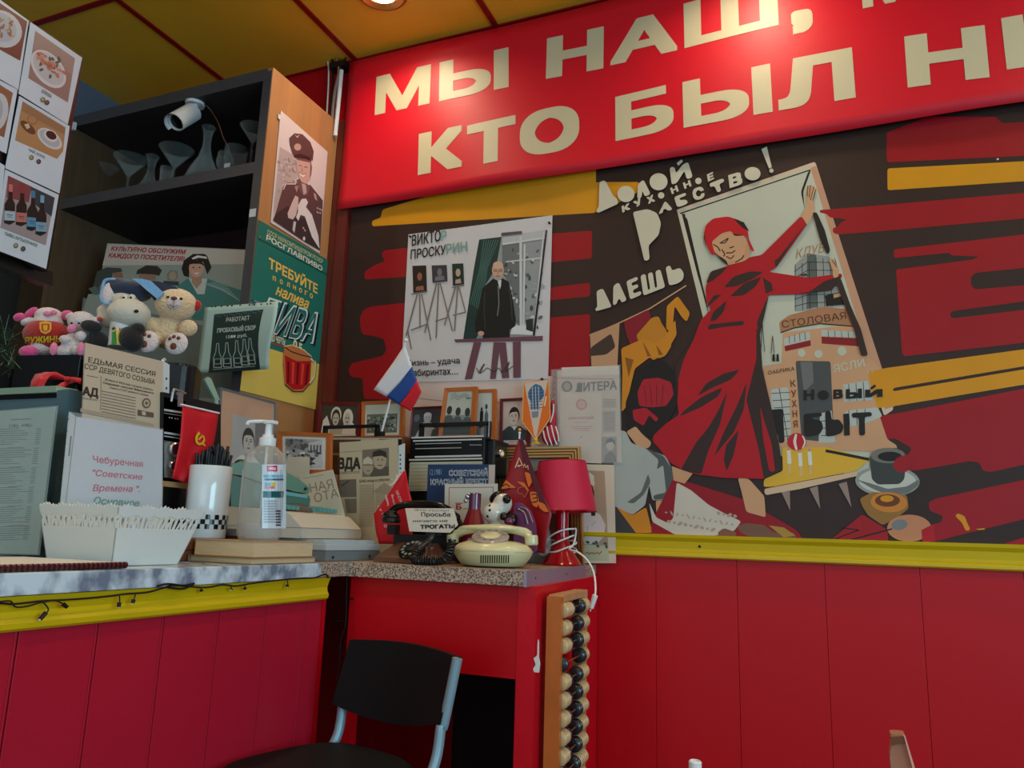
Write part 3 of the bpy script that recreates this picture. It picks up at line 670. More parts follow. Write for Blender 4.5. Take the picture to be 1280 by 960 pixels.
# lettering
W2 = (208, 202, 178)
mu.px(A_([(80, 193), (108, 185), (152, 268), (165, 272), (176, 302), (70, 350), (64, 332), (76, 322)]), W2)
mu.elpx(730+212/4, 180+254/4, 43/4, 41/4, W2)
mu.px(A_([(272, 205), (300, 182), (336, 255), (306, 268), (294, 236), (290, 274), (268, 277)]), W2)
mu.elpx(730+375/4, 180+193/4, 45/4, 43/4, W2)
mu.px(A_([(430, 122), (454, 118), (462, 152), (495, 108), (522, 94), (546, 170), (516, 182), (504, 138), (466, 200), (440, 208)]), W2); mu.px(A_([(465, 100), (490, 82), (496, 92), (474, 114)]), W2)
for ch, a, b, c in (('К', (195, 348), (234, 330), (190, 316)), ('У', (262, 322), (296, 300), (248, 294)), ('Х', (325, 305), (358, 290), (314, 272)), ('Н', (442, 256), (476, 240), (432, 226)), ('Н', (505, 230), (540, 214), (496, 200)), ('Е', (622, 194), (652, 180), (616, 158)), ('С', (552, 290), (608, 272), (540, 232)), ('В', (730, 226), (795, 206), (722, 162))):
    mu.textpx(ch, *A_([a, b, c]), W2, .055)
mu.elpx(730+388/4, 180+262/4, 4, 4, W2); mu.elpx(730+574/4, 180+190/4, 4, 4, W2)
mu.px(A_([(408, 288), (447, 332), (422, 340), (412, 328), (398, 332), (398, 348), (374, 357)]), W2)
mu.px(A_([(452, 270), (510, 248), (514, 262), (478, 276), (482, 286), (512, 282), (524, 298), (502, 312), (468, 322)]), W2)
mu.px(A_([(628, 203), (698, 176), (704, 194), (676, 206), (690, 240), (668, 248), (654, 214), (634, 222)]), W2)
mu.elpx(730+844/4, 180+154/4, 10, 8.4, W2)
mu.px(A_([(888, 32), (915, 18), (940, 122), (926, 128)]), W2); mu.elpx(730+938/4, 180+139/4, 2.7, 2.7, W2)
mu.px(A_([(247, 345), (320, 330), (368, 350), (388, 400), (376, 460), (325, 512), (331, 582), (305, 590)]), W2)
mu.px(A_([(66, 738), (98, 725), (134, 800), (142, 818), (62, 840), (60, 824), (70, 820)]), W2)
mu.px(A_([(150, 712), (177, 695), (218, 785), (190, 797), (184, 778), (172, 783), (166, 805), (148, 810)]), W2)
mu.px(A_([(214, 690), (270, 666), (273, 685), (240, 698), (243, 715), (272, 703), (275, 722), (247, 733), (250, 752), (288, 738), (290, 757), (234, 782)]), W2)
mu.px(A_([(285, 662), (310, 652), (323, 734), (334, 730), (321, 652), (345, 643), (358, 724), (369, 720), (359, 640), (384, 630), (409, 720), (300, 762)]), W2)
mu.px(A_([(410, 620), (434, 610), (442, 638), (482, 622), (502, 650), (498, 682), (470, 702), (428, 712)]), W2)
mu.done('large painted worker mural in brown, red and ochre behind the posters', 'mural')
for i, (px, py) in enumerate(((1247, 199), (895, 576))):
    bm = NB(); lathe(bm, [(.003, 0), (.003, .0008), (0, .0015)], MP(px, py, .0005), (0, -1, 0), 10)
    tag(obj('nail', bm, 'chrome', smooth=True), 'small bright nail head in the dark stripe at the upper right of the mural' if i == 0 else 'small bright nail head in the hem of the painted red skirt', 'nail')

# ================================================================== POSTER OF THE MAN AT THE EASEL
PP = Pl((0, -.0125, 0))
po = Sheet('poster', PP, [(501, 478), (685, 474), (690.5, 269), (510.5, 293)], .0012, (206, 204, 206), 'print_satin')
P = D
def q(L): return P(L)
po.px(q([(730, 240), (830, 225), (1050, 190), (985, 720), (870, 728), (636, 735), (700, 330)]), (150, 156, 158))
po.px(q([(716, 238), (828, 224), (800, 380), (745, 470), (736, 600), (720, 700), (700, 735), (636, 735), (690, 380)]), (30, 56, 54))
for k in range(7): po.linepx(q([(740+k*12, 240), (720+k*6, 380), (670+k*10, 560+k*6)]), 1.0, (70, 110, 102))
po.px(q([(832, 220), (1050, 190), (1046, 230), (832, 262)]), (186, 190, 192))
po.px(q([(830, 262), (922, 250), (920, 700), (880, 600), (850, 430), (832, 380)]), (110, 116, 116))
random.seed(3)
for k in range(70):
    x = random.uniform(838, 1036); y = random.uniform(275, 690)
    if 925 < x < 945: continue
    c = random.choice([(70, 78, 74), (160, 168, 168), (96, 104, 98), (200, 204, 206)]); po.elpx(420+x/4, 240+y/4, random.uniform(1, 3), random.uniform(1, 4), c, random.uniform(0, 90), n=7)
for a, b, wd in (((924, 222), (926, 700), 3.2), ((944, 262), (938, 700), 2.4), ((1040, 200), (990, 715), 2), ((834, 262), (1046, 230), 2.4), ((850, 350), (1030, 330), 1.6)): po.linepx(q([a, b]), wd, (206, 208, 210))
po.px(q([(884, 672), (985, 660), (985, 716), (872, 712)]), (216, 218, 220)); po.px(q([(950, 640), (985, 632), (985, 700), (952, 690)]), (40, 44, 44))
po.px(q([(780, 440), (800, 425), (830, 430), (865, 450), (882, 520), (900, 640), (898, 670), (870, 690), (870, 728), (735, 732), (735, 705), (700, 700), (696, 660), (735, 480)]), (22, 26, 27))
po.px(q([(808, 440), (828, 440), (826, 470), (820, 488)]), (214, 216, 218)); po.linepx(q([(812, 470), (816, 560), (808, 620)]), 1.2, (120, 128, 126))
po.linepx(q([(745, 500), (742, 600), (748, 690)]), 1.2, (52, 60, 60)); po.linepx(q([(868, 480), (878, 560), (882, 640)]), 1.2, (60, 68, 66))
po.elpx(420+811/4, 240+392/4, 30/4, 41/4, (206, 164, 140)); po.elpx(420+811/4, 240+366/4, 25/4, 18/4, (214, 176, 150))
po.px(q([(786, 412), (792, 436), (815, 446), (836, 430), (840, 404), (826, 420), (806, 424)]), (176, 164, 156))
po.elpx(420+798/4, 240+394/4, 2.4, 1.8, (90, 70, 62)); po.elpx(420+824/4, 240+394/4, 2.4, 1.8, (90, 70, 62)); po.elpx(420+798/4, 240+394/4, 1.8, 1.2, (190, 150, 130)); po.elpx(420+824/4, 240+394/4, 1.8, 1.2, (190, 150, 130))
po.linepx(q([(812, 396), (810, 412)]), .9, (160, 112, 92)); po.linepx(q([(800, 422), (822, 421)]), 1, (120, 70, 62)); po.elpx(420+726/4, 240+708/4, 4, 3, (206, 160, 136))
po.px(q([(828, 205), (930, 196), (932, 210), (828, 222)]), (88, 74, 80))
EZ = (108, 70, 80)
po.px(q([(592, 738), (1036, 720), (1034, 745), (600, 752)]), EZ)
for L in ([(690, 752), (728, 752), (682, 935), (645, 938)], [(790, 752), (824, 752), (800, 935), (772, 935)], [(815, 752), (850, 752), (868, 930), (832, 932)], [(886, 750), (925, 748), (925, 928), (888, 930)]): po.px(q(L), EZ)
po.px(q([(1050, 190), (1058, 192), (1036, 380), (996, 720), (985, 720)]), (26, 28, 30))
for (x0, y0, x1, y1, c, c2) in ((384, 370, 452, 505, (40, 26, 24), (150, 98, 76)), (480, 368, 555, 455, (60, 58, 66), (120, 116, 124)), (582, 360, 638, 470, (28, 50, 46), (190, 160, 140))):
    po.px(q([(x0, y0), (x1, y0-2), (x1+4, y1-8), (x0+4, y1)]), c); po.elpx(420+(x0+x1)/8+.5, 240+(y0+(y1-y0)*.4)/4, 3, 5, c2); po.px(q([(x0+18, y1-30), (x1-14, y1-36), (x1-10, y1-14), (x0+16, y1-10)]), c2)
EB = (128, 116, 108)
for L in ([(408, 512), (360, 690), (378, 786)], [(420, 512), (422, 680)], [(430, 512), (476, 742)], [(378, 512), (460, 498)], [(376, 692), (462, 660)], [(505, 455), (445, 705)], [(515, 455), (502, 732)], [(522, 455), (584, 696)], [(498, 648), (560, 628)], [(600, 472), (544, 668)], [(610, 472), (594, 696)], [(615, 472), (650, 604)], [(582, 478), (642, 466)], [(586, 618), (650, 602)], [(408, 512), (352, 720)]): po.linepx(q(L), 1.5, EB)
po.textpx('ВИКТО', *q([(380, 272), (524, 246), (382, 216)]), (34, 34, 36), .016)
po.textpx('Р', *q([(528, 246), (556, 241), (526, 196)]), (120, 176, 164), .016)
po.textpx('ПРОСКУ', *q([(374, 338), (550, 313), (376, 290)]), (34, 34, 36), .016); po.textpx('РИН', *q([(554, 312), (658, 298), (553, 262)]), (118, 158, 152), .016)
po.textpx('Жизнь – удача', *q([(345, 872), (622, 858), (343, 842)]), (40, 36, 38), .012); po.textpx('в лабиринтах…', *q([(340, 924), (612, 912), (338, 890)]), (40, 36, 38), .012)
po.linepx(q([(705, 880), (715, 905), (735, 870), (745, 860), (720, 910), (760, 880), (790, 900), (820, 880), (830, 905), (870, 850), (850, 900), (890, 870)]), .9, (60, 50, 56))
po.done('pale theatre poster of a bearded man in a black coat at an easel', 'poster')
for i, (px, py) in enumerate(((513, 296), (687, 279), (678, 474))):
    bm = NB(); lathe(bm, [(.0042, 0), (.003, .002), (.0015, .006), (.0035, .008), (0, .009)], PP(px, py, .0012), (0, -1, 0), 10)
    tag(obj('push_pin', bm, 'black_plastic', smooth=True), ['black pin at the upper left corner of the pale theatre poster', 'black pin at the upper right corner of the pale theatre poster', 'black pin holding the orange pennant string'][i], 'pin')
# blank white sheet under it
s = Sheet('paper_sheet', Pl((0, -.0105, 0)), [(500, 575), (692, 575), (690, 470), (500, 478)], .001, (214, 196, 190), 'print_matte'); s.linepx([(505, 496), (560, 502), (600, 500), (690, 512)], 1.2, (170, 150, 148)); s.done('blank white paper pinned below the pale theatre poster', 'paper')

bm = NB(); box2(bm, (-3.38, -.02, 0), (-2.68, -.001, ZC-.1)); struct('wall_panel', bm, 'wood_inner')
# ================================================================== SHELF UNIT (upper left)
su = thing('shelf_unit', 'tall dark open shelf unit with an oak coloured side panel beside the red banner', 'shelf unit', (-2.18, -.2, 1.098))
XR, XL, YF = -1.697, -2.655, -.395
mat('wood_side', (188, 134, 84), .4, noise=.35, nscale=5, stretch=(6, 5, .5), bump=.04)
mat('shelf_edge', (74, 72, 76), .45, noise=.15)
bm = NB(); box2(bm, (XR-.022, YF+.002, 1.098), (XR, -.014, 2.712)); obj('side_panel', bm, 'wood_side', su)
bm = NB(); box2(bm, (XR-.036, YF-.001, 1.098), (XR-.002, YF+.0018, 2.7)); obj('edge_strip', bm, 'shelf_edge', su)
bm = NB(); box2(bm, (XL-.022, YF, 1.098), (XL, -.014, 2.712)); obj('side_panel', bm, 'wood_inner', su)
for z0, z1 in ((2.668, 2.712), (2.328, 2.368), (1.46, 1.492)):
    bm = NB(); box2(bm, (XL, YF+.003, z0), (XR-.022, -.02, z1)); sh = obj('shelf', bm, 'wood_dark', su)
    bm = NB(); box2(bm, (XL, YF, z0), (XR-.022, YF+.0028, z1)); obj('edge_band', bm, 'shelf_edge', sh)
bm = NB(); box2(bm, (XL, -.02, 1.1), (XR-.022, -.0145, 2.7)); mat('back_dark', (44, 12, 12), .7); obj('back_board', bm, 'back_dark', su)
bm = NB(); p = at(316, 266, 1, YF-.002); box2(bm, (p.x-.014, YF-.0025, p.z-.014), (p.x+.012, YF-.0012, p.z+.014)); tag(obj('sticker', bm, 'white_paper'), 'small pale tape patch on the dark front edge of the shelf unit', 'sticker')
# dark reddish corner trim between panel and mural, and cable bundle above
bm = NB(); box2(bm, (-1.66, -.022, 1.19), (-1.617, 0, 2.345)); box2(bm, (-1.696, -.013, 1.1), (-1.66, 0, 2.72)); mat('trim_brown', (104, 40, 30), .4, noise=.35, nscale=12, stretch=(4, 4, .5)); struct('trim_2', bm, 'trim_brown')
lab = ['thin cream cable hanging from the ceiling edge behind the shelf unit', 'dark grey cable in the corner bundle left of the banner', 'silver ribbed conduit in the corner between shelf unit and banner', 'thin black cable slanting down to the banner corner', 'red wire hanging in the corner cable bundle', 'pale flat conduit strip in the corner behind the shelf unit top']
cb = [([(409, 47), (407, 62), (411, 90), (408, 150)], .003, 'cord_white'), ([(415, 74), (416, 100), (412, 155)], .005, 'black_plastic'), ([(421, 74), (424, 90), (418, 120), (414, 158)], .007, 'chrome_dull'), ([(434, 66), (427, 90), (420, 118), (413, 156)], .003, 'black_plastic'), ([(428, 56), (422, 90), (411, 140), (410, 152)], .0022, 'red_gloss'), ([(427, 88), (424, 120), (419, 170)], .008, 'white_plastic')]
for i, (L, r, mm) in enumerate(cb):
    bm = NB(); tube(bm, [at(x, y, 1, -.03-.006*(i % 3)) for x, y in L], r, 8); tag(obj('cable', bm, mm, smooth=True), lab[i], 'cable')
bm = NB(); box2(bm, (-1.735, -.05, 2.93), (-1.665, -.0, 2.955)); tag(obj('cable_clip', bm, 'black_plastic'), 'black clip holding the corner cables under the ceiling', 'clip')
# officer photo
SPL = Pl((XR+.003, 0, 0), 90)
z3 = Z(330, 130, 5.05)
of = Sheet('photo_poster', SPL, z3([(42, 748), (352, 945), (402, 302), (106, 40)]), .001, (222, 208, 206), 'print_satin')
c1, c2, c3, c4 = (196, 176, 174), (96, 70, 70), (70, 54, 56), (206, 168, 156)
of.px(z3([(100, 270), (200, 330), (210, 520), (120, 560), (60, 700), (62, 640)]), (188, 172, 168))
random.seed(5)
for k in range(60):
    x = random.uniform(90, 200); y = random.uniform(340, 560); of.elpx(330+x/5.05, 130+y/5.05, random.uniform(.8, 2.4), random.uniform(.8, 2.4), random.choice([(176, 158, 154), (206, 192, 188), (158, 140, 136)]), n=7)
of.px(z3([(120, 520), (140, 498), (205, 500), (240, 520), (290, 510), (370, 610), (366, 700), (352, 925), (260, 870), (150, 800), (55, 735), (80, 660)]), c2)
of.px(z3([(55, 735), (80, 690), (150, 640), (180, 720), (260, 720), (350, 905), (350, 925), (250, 868)]), c3)
of.px(z3([(205, 480), (225, 470), (290, 520), (270, 580), (240, 570), (215, 530)]), (120, 88, 88)); of.px(z3([(235, 500), (262, 510), (268, 560), (248, 575)]), (190, 170, 168))
of.px(z3([(205, 330), (290, 350), (298, 420), (290, 480), (262, 505), (235, 492), (212, 450), (203, 400)]), c4)
of.px(z3([(200, 325), (290, 345), (296, 372), (250, 362), (205, 352)]), (120, 84, 80))
of.px(z3([(290, 350), (302, 400), (296, 450), (286, 470), (288, 420)]), (140, 100, 96))
of.px(z3([(158, 215), (190, 185), (240, 190), (290, 240), (312, 300), (305, 360), (285, 335), (230, 315), (185, 325), (178, 310), (162, 260)]), (92, 66, 66))
of.px(z3([(185, 322), (230, 314), (286, 336), (300, 362), (250, 345), (190, 340)]), (50, 40, 42)); of.elpx(330+210/5.05, 130+272/5.05, 4.4, 4.4, (190, 160, 150)); of.px(z3([(190, 190), (205, 205), (222, 195), (208, 215)]), (206, 190, 186))
for x, y in ((226, 388), (262, 398)): of.linepx(z3([(x-10, y), (x+10, y+2)]), .9, (80, 54, 52))
of.linepx(z3([(240, 395), (236, 422), (246, 424)]), .7, (150, 110, 102)); of.px(z3([(220, 432), (245, 446), (262, 440), (248, 462), (228, 452)]), (240, 228, 224)); of.linepx(z3([(218, 430), (244, 447), (264, 438)]), .7, (110, 70, 66))
of.linepx(z3([(120, 540), (135, 505), (200, 505)]), 1.4, (214, 200, 196)); of.px(z3([(190, 520), (215, 515), (205, 560)]), (170, 140, 136)); of.px(z3([(310, 560), (325, 570), (335, 612), (318, 600)]), (190, 160, 150))
for x, y in ((330, 650), (345, 656), (358, 664), (330, 676), (346, 680), (250, 790), (240, 775)): of.px(z3([(x, y), (x+11, y+5), (x+11, y+16), (x, y+11)]), (200, 160, 156))
of.px(z3([(146, 690), (175, 620), (195, 578), (215, 590), (212, 640), (200, 700), (180, 730), (150, 720)]), (216, 190, 184))
of.px(z3([(212, 640), (235, 600), (262, 597), (275, 622), (262, 650), (300, 700), (340, 830), (348, 915), (300, 840), (255, 710), (228, 700), (214, 738), (200, 715), (212, 680)]), (232, 222, 220))
of.px(z3([(184, 740), (200, 745), (190, 815), (176, 795)]), (206, 196, 194)); of.elpx(330+250/5.05, 130+850/5.05, 1.5, 2.6, (222, 214, 212))
of.done('black and white photo of a smiling officer in a peaked cap holding a white dove', 'photo')
# beer poster
z6_ = Z(300, 240, 3.43)
be = Sheet('beer_poster', SPL, z6_([(0, 850), (330, 935), (388, 298), (80, 118)]), .0015, (34, 116, 104), 'print_satin')
be.px(z6_([(0, 850), (330, 935), (352, 742), (28, 640), (22, 655)]), (226, 200, 96))
be.linepx(z6_([(78, 200), (388, 362)]), 1.2, (18, 60, 54))
be.textpx('СССР НАРКОМПИЩЕПРОМ РСФСР', *z6_([(116, 180), (354, 308), (118, 160)]), (216, 210, 160), .006)
be.textpx('РОСГЛАВПИВО', *z6_([(112, 205), (352, 340), (114, 182)]), (232, 226, 206), .02)
OY = (240, 196, 92)
be.textpx('ТРЕБУЙТЕ', *z6_([(122, 325), (332, 438), (124, 280)]), OY, .03)
for ch, x, y in zip('полного', (140, 170, 200, 226, 252, 276, 298), (378, 392, 404, 416, 428, 440, 452)): be.textpx(ch, *z6_([(x, y), (x+13, y+6), (x, y-26)]), OY, .02)
be.textpx('налива', *z6_([(150, 440), (292, 504), (156, 392)]), OY, .02, .3)
for dx, dy, c in ((8, 8, (16, 30, 44)), (4, 4, (16, 30, 44)), (0, 0, (222, 230, 222))): be.textpx('ПИВА', *z6_([(70+dx, 592+dy), (312+dx, 652+dy), (112+dx, 448+dy)]), c, .03, .15)
be.textpx('ПИВА', *z6_([(78, 588), (306, 646), (118, 458)]), (36, 110, 108), .008, .15)
be.textpx('ДО ЧЕРТЫ', *z6_([(128, 636), (190, 658), (130, 608)]), (236, 226, 196), .02); be.linepx(z6_([(128, 645), (192, 668)]), 1.2, (200, 40, 40))
be.textpx('0.5', *z6_([(224, 668), (262, 690), (228, 628)]), (236, 226, 170), .03); be.textpx('л', *z6_([(262, 690), (276, 694), (264, 668)]), (236, 226, 170), .02)
be.px(z6_([(186, 660), (215, 655), (290, 690), (306, 705), (298, 820), (270, 855), (225, 855), (190, 825), (182, 740)]), (196, 120, 70))
be.px(z6_([(190, 700), (240, 725), (302, 725), (296, 815), (266, 845), (226, 848), (194, 820)]), (190, 28, 30))
for k in range(5): be.px(z6_([(200+k*21, 725+k*3), (210+k*21, 728+k*3), (208+k*19, 820+k*2), (200+k*19, 822+k*2)]), (232, 70, 56) if k % 2 else (120, 10, 20))
be.linepx(z6_([(186, 662), (216, 684), (262, 700), (304, 708)]), 1.3, (60, 30, 40)); be.linepx(z6_([(186, 662), (220, 656), (270, 676), (304, 706)]), 1.0, (240, 222, 180))
be.linepx(z6_([(302, 715), (322, 730), (318, 790), (296, 820)]), 2.2, (240, 226, 190)); be.linepx(z6_([(306, 712), (326, 735), (320, 795), (298, 826)]), .7, (70, 30, 40)); be.linepx(z6_([(190, 825), (226, 856), (268, 856), (296, 822)]), 1.2, (80, 20, 30))
be.done('green and yellow soviet style beer advertisement with a glass mug on the wooden side panel', 'poster')
bm = NB(); lathe(bm, [(.004, 0), (.003, .003), (0, .004)], SPL(325, 297, .002), (1, 0, 0), 10); tag(obj('push_pin', bm, 'brass', smooth=True), 'small brass pin at the left edge of the green beer advertisement', 'pin')
bm = NB(); box(bm, SPL(349, 146, .0015), (.002, .012, .016)); tag(obj('tape_piece', bm, 'white_paper'), 'bit of pale tape at the top left corner of the officer photo', 'tape')

# ================================================================== CAMERA ON THE SHELF
YC = -.33
cm = thing('security_camera', 'white bullet security camera mounted under the top board of the dark shelf unit', 'camera', at(242, 128, 1, YC))
pm = at(244, 129, 2, 2.667)
bm = NB(); lathe(bm, [(.032, -.010), (.034, -.004), (.034, 0)], pm, (0, 0, 1), 24); obj('mount', bm, 'white_plastic', cm, smooth=True)
j = at(246, 142, 1, -.375)
bm = NB(); cyl(bm, pm-Vector((0, 0, .008)), j, .010, .009, 14); ell(bm, j, .013); obj('bracket', bm, 'white_plastic', cm, smooth=True)
a = at(241, 141, 1, -.39); b = at(220, 153, 1, -.475); dd = (b-a).normalized()
bm = NB(); lathe(bm, [(.024, 0), (.030, .006), (.030, .115), (.027, .118), (.026, .104), (0, .104)], b-dd*.118+dd*.0, tuple(dd), 28, closed=False); bod = obj('camera_body', bm, 'white_plastic', cm, smooth=True)
bm = NB(); R = frame_mat(dd)
lathe(bm, [(.0335, 0), (.0335, .135), (.0315, .135), (.0315, 0)], b-dd*.118+Vector((0, 0, .001)), tuple(dd), 28, closed=False)
for v in list(bm.verts):
    pass
top = [f for f in bm.faces if (f.calc_center_median()-(b-dd*.05)).z < -.012]; bmesh.ops.delete(bm, geom=top, context='FACES'); obj('sun_shield', bm, 'white_plastic', cm, smooth=True)
bm = NB(); lathe(bm, [(0, 0), (.025, 0), (.025, .002), (0, .002)], b-dd*.014, tuple(dd), 24); lathe(bm, [(.010, 0), (.009, .006), (0, .007)], b-dd*.012, tuple(dd), 16); obj('lens', bm, 'black_gloss', bod, smooth=True)
bm = NB(); tube(bm, [pm+Vector((.03, 0, -.004)), at(262, 136, 1, YC), at(273, 154, 1, YC+.02), at(279, 172, 1, YC+.04), at(286, 186, 1, YC+.06), at(290, 205, 1, YC+.09)], .0022, 6); obj('cable', bm, 'wood_brown', cm, smooth=True)

# ================================================================== GLASSWARE on the middle shelf
ZS = 2.3685
def martini(px, Y, toppy, rim_r, label, h=.16, base=None):
    p = at(px, 210, 1, Y); p.z = ZS; ztop = at(px, toppy, 1, Y).z; H = ztop-ZS
    t = thing('martini_glass', label, 'glass', p, 'stemware on the middle shelf')
    cone = min(H*.55, rim_r*1.25)
    bm = NB(); lathe(bm, [(.005, H-cone), (rim_r, H), (rim_r-.0012, H), (.003, H-cone+.003), (0, H-cone+.003)], p, (0, 0, 1), 32, closed=False); obj('bowl', bm, 'glass', t, smooth=True)
    bm = NB(); lathe(bm, [(0, .0002), (rim_r*.62, .0002), (rim_r*.6, .002), (.006, .006), (.0038, .014), (.0038, H-cone-.012), (.0052, H-cone-.006), (.0052, H-cone+.001), (0, H-cone+.001)], p, (0, 0, 1), 24, closed=False); obj('stem', bm, 'glass', t, smooth=True)
    return t
martini(131, -.22, 209, .052, 'faint martini glass at the far left of the middle shelf')
martini(162, -.31, 198, .062, 'second martini glass from the left on the middle shelf')
martini(218, -.31, 187, .062, 'tall martini glass between the two glass decanters')
martini(312, -.31, 160, .048, 'cone shaped glass at the right end of the middle shelf')
def decanter(px, Y, toppy, r, label, tilt=0):
    p = at(px, 210, 1, Y); p.z = ZS; H = at(px, toppy, 1, Y).z-ZS
    t = thing('decanter', label, 'decanter', p, 'glass decanters on the middle shelf')
    pr = [(0, .0003), (r*.9, .0003), (r, .006), (r, .03), (r*.8, H*.28), (r*.4, H*.5), (.016, H*.66), (.014, H*.78), (.017, H*.9), (.024, H), (.022, H), (.014, H*.88), (.0115, H*.76), (.013, H*.66), (r*.36, H*.5), (r*.75, H*.28), (r-.003, .03), (0, .006)]
    bm = NB(); lathe(bm, pr, p, (0, 0, 1), 32, closed=False); obj('body', bm, 'glass', t, smooth=True)
    bm = NB(); lathe(bm, [(.0245, 0), (.0265, .003), (.0245, .006)], p+Vector((0, 0, H-.004)), (0, 0, 1), 28, closed=False); obj('lip', bm, 'glass', t, smooth=True)
decanter(189, -.22, 196, .068, 'clear glass decanter behind the second martini glass on the middle shelf')
decanter(255, -.30, 161, .062, 'tall clear glass decanter under the security camera')
def tumbler(px, Y, toppy, r, label, cat='glass', m='glass'):
    p = at(px, 210, 1, Y); p.z = ZS; H = at(px, toppy, 1, Y).z-ZS
    bm = NB(); lathe(bm, [(0, .0003), (r*.8, .0003), (r*.84, .004), (r, H), (r-.002, H), (r*.78, .008), (0, .008)], p, (0, 0, 1), 24, closed=False)
    return tag(obj('tumbler', bm, m, smooth=True), label, cat), p, H
tumbler(209, -.30, 210, .024, 'small cut crystal tumbler beside the left decanter')
bm = NB(); p = at(281, 200, 1, -.26); p.z = ZS; H = at(281, 192, 1, -.26).z-ZS
lathe(bm, [(0, .0003), (.03, .0003), (.03, .002), (.005, .006), (.004, H*.4), (.02, H*.5), (.03, H*.7), (.026, H), (.0245, H), (.028, H*.7), (.018, H*.53), (0, H*.5)], p, (0, 0, 1), 24, closed=False)
tag(obj('goblet', bm, 'glass', smooth=True), 'small round goblet between the tall decanter and the stickered tumbler', 'glass')
t_, p, H = tumbler(293, -.24, 186, .042, 'wide glass tumbler with a pale label at the right of the shelf')
bm = NB(); box(bm, p+Vector((.004, -.040, H*.45)), (.026, .002, .026)); lb = obj('sticker', bm, 'white_paper'); lb.parent = t_; lb.location = lb.location - t_.location

# ================================================================== SERVICE POSTER on the lower shelf
KP = PY(-.30, 0, 0, 200, 380)
z2 = Z(100, 290, 5.65)
ku = Sheet('service_poster', KP, [(88, pyz(88, 1, -.30, 1.494)), (310, pyz(310, 1, -.30, 1.494)), (309, 312), (134, 304)], .003, (150, 160, 150), 'print_satin')
ku.px([(90, 490), (310, 500), (309, 420), (104, 372)], (110, 122, 118))
ku.px([(135, 305), (309, 313), (309, 330), (128, 332)], (196, 190, 178))
ku.textpx('КУЛЬТУРНО ОБСЛУЖИМ', *z2([(218, 132), (745, 158), (224, 100)]), (170, 24, 62), .03, .15)
ku.textpx('КАЖДОГО ПОСЕТИТЕЛЯ!', *z2([(198, 180), (735, 207), (206, 148)]), (170, 24, 62), .03, .15)
SKN = (176, 140, 116); HR = (44, 36, 34)
ku.px(z2([(95, 380), (120, 280), (190, 250), (290, 255), (300, 280), (230, 290), (220, 400), (100, 430)]), (70, 78, 76)); ku.px(z2([(230, 290), (295, 285), (305, 310), (300, 350), (240, 350)]), (150, 112, 92))
ku.px(z2([(398, 300), (405, 270), (470, 235), (545, 240), (580, 270), (560, 310), (520, 300), (420, 295)]), (60, 54, 50)); ku.px(z2([(415, 298), (540, 302), (535, 340), (420, 335)]), (160, 120, 100))
ku.px(z2([(612, 300), (640, 270), (690, 275), (692, 320), (680, 345), (620, 340)]), (130, 134, 126)); ku.elpx(100+655/5.65, 290+310/5.65, 4.5, 5.5, (172, 150, 132)); ku.px(z2([(590, 345), (700, 350), (700, 380), (590, 370)]), (60, 74, 74))
ku.px(z2([(20, 560), (60, 440), (150, 430), (180, 520), (210, 620), (10, 600)]), (150, 160, 152)); ku.px(z2([(60, 400), (110, 380), (160, 440), (100, 445)]), (96, 110, 106))
ku.px(z2([(690, 380), (760, 330), (900, 330), (1160, 420), (1160, 650), (800, 620), (700, 460)]), (76, 130, 124))
ku.px(z2([(770, 330), (900, 330), (880, 440), (830, 440)]), (196, 200, 192)); ku.px(z2([(790, 310), (860, 310), (860, 360), (825, 400), (790, 360)]), SKN)
ku.px(z2([(718, 260), (735, 200), (800, 155), (880, 155), (900, 170), (930, 250), (900, 300), (870, 210), (800, 205), (775, 240), (770, 320), (735, 310)]), HR)
ku.elpx(100+822/5.65, 290+258/5.65, 9.2, 11, (206, 160, 136)); ku.px(z2([(770, 230), (790, 195), (860, 200), (880, 240), (850, 225), (800, 225)]), HR); ku.px(z2([(790, 185), (830, 165), (895, 175), (898, 190), (840, 182), (798, 195)]), (222, 220, 212))
for x in (802, 846): ku.elpx(100+x/5.65, 290+252/5.65, 1.3, .8, (50, 34, 30))
ku.px(z2([(802, 284), (822, 290), (846, 284), (824, 302)]), (236, 226, 220)); ku.linepx(z2([(824, 258), (820, 272)]), .6, (160, 110, 92))
for k in range(9): ku.linepx(z2([(880+k*14, 370+k*4), (1010+k*16, 350+k*18)]), .8, (150, 176, 168))  # glossy streaks of the plastic wrap, drawn as pale lines in the print
kp = ku.done('grey green poster of a smiling waitress leaning in the shelf behind the toys', 'poster')

# price sleeve hanging on the front edge of the shelf unit
TP = Pl((0, YF-.045, 0)); zT = Z(240, 370, 7.38)
t = thing('notice_sleeve', 'pale curling sleeve with a dark green corkage fee notice hanging on the shelf edge', 'notice', TP(290, 470))
TPc = Surf0 = None
class Curl:
    def __init__(s): s.n = TP.n
    def __call__(s, px, py, off=0):
        u = (px-250)/90; v = (py-380)/85; d_ = .012*math.sin(v*PI*1.1)*(u) + .010*math.cos(u*4)*v - .004
        q_ = TP(px, py, off); return q_ - TP.n*(-d_)
CU = Curl()
bm = NB(); nx_, ny_ = 16, 14; g_ = []
for j in range(ny_+1):
    v = j/ny_; xl = 255+(248-255)*v; xr = 346+(335-346)*v+3*math.sin(v*PI*1.6); yl = 384+(467-384)*v; yr = 376+(460-376)*v
    g_.append([bm.verts.new(CU(xl+(xr-xl)*i/nx_, yl+(yr-yl)*i/nx_)) for i in range(nx_+1)])
for j in range(ny_):
    for i in range(nx_): bm.faces.new((g_[j+1][i], g_[j+1][i+1], g_[j][i+1], g_[j][i]))
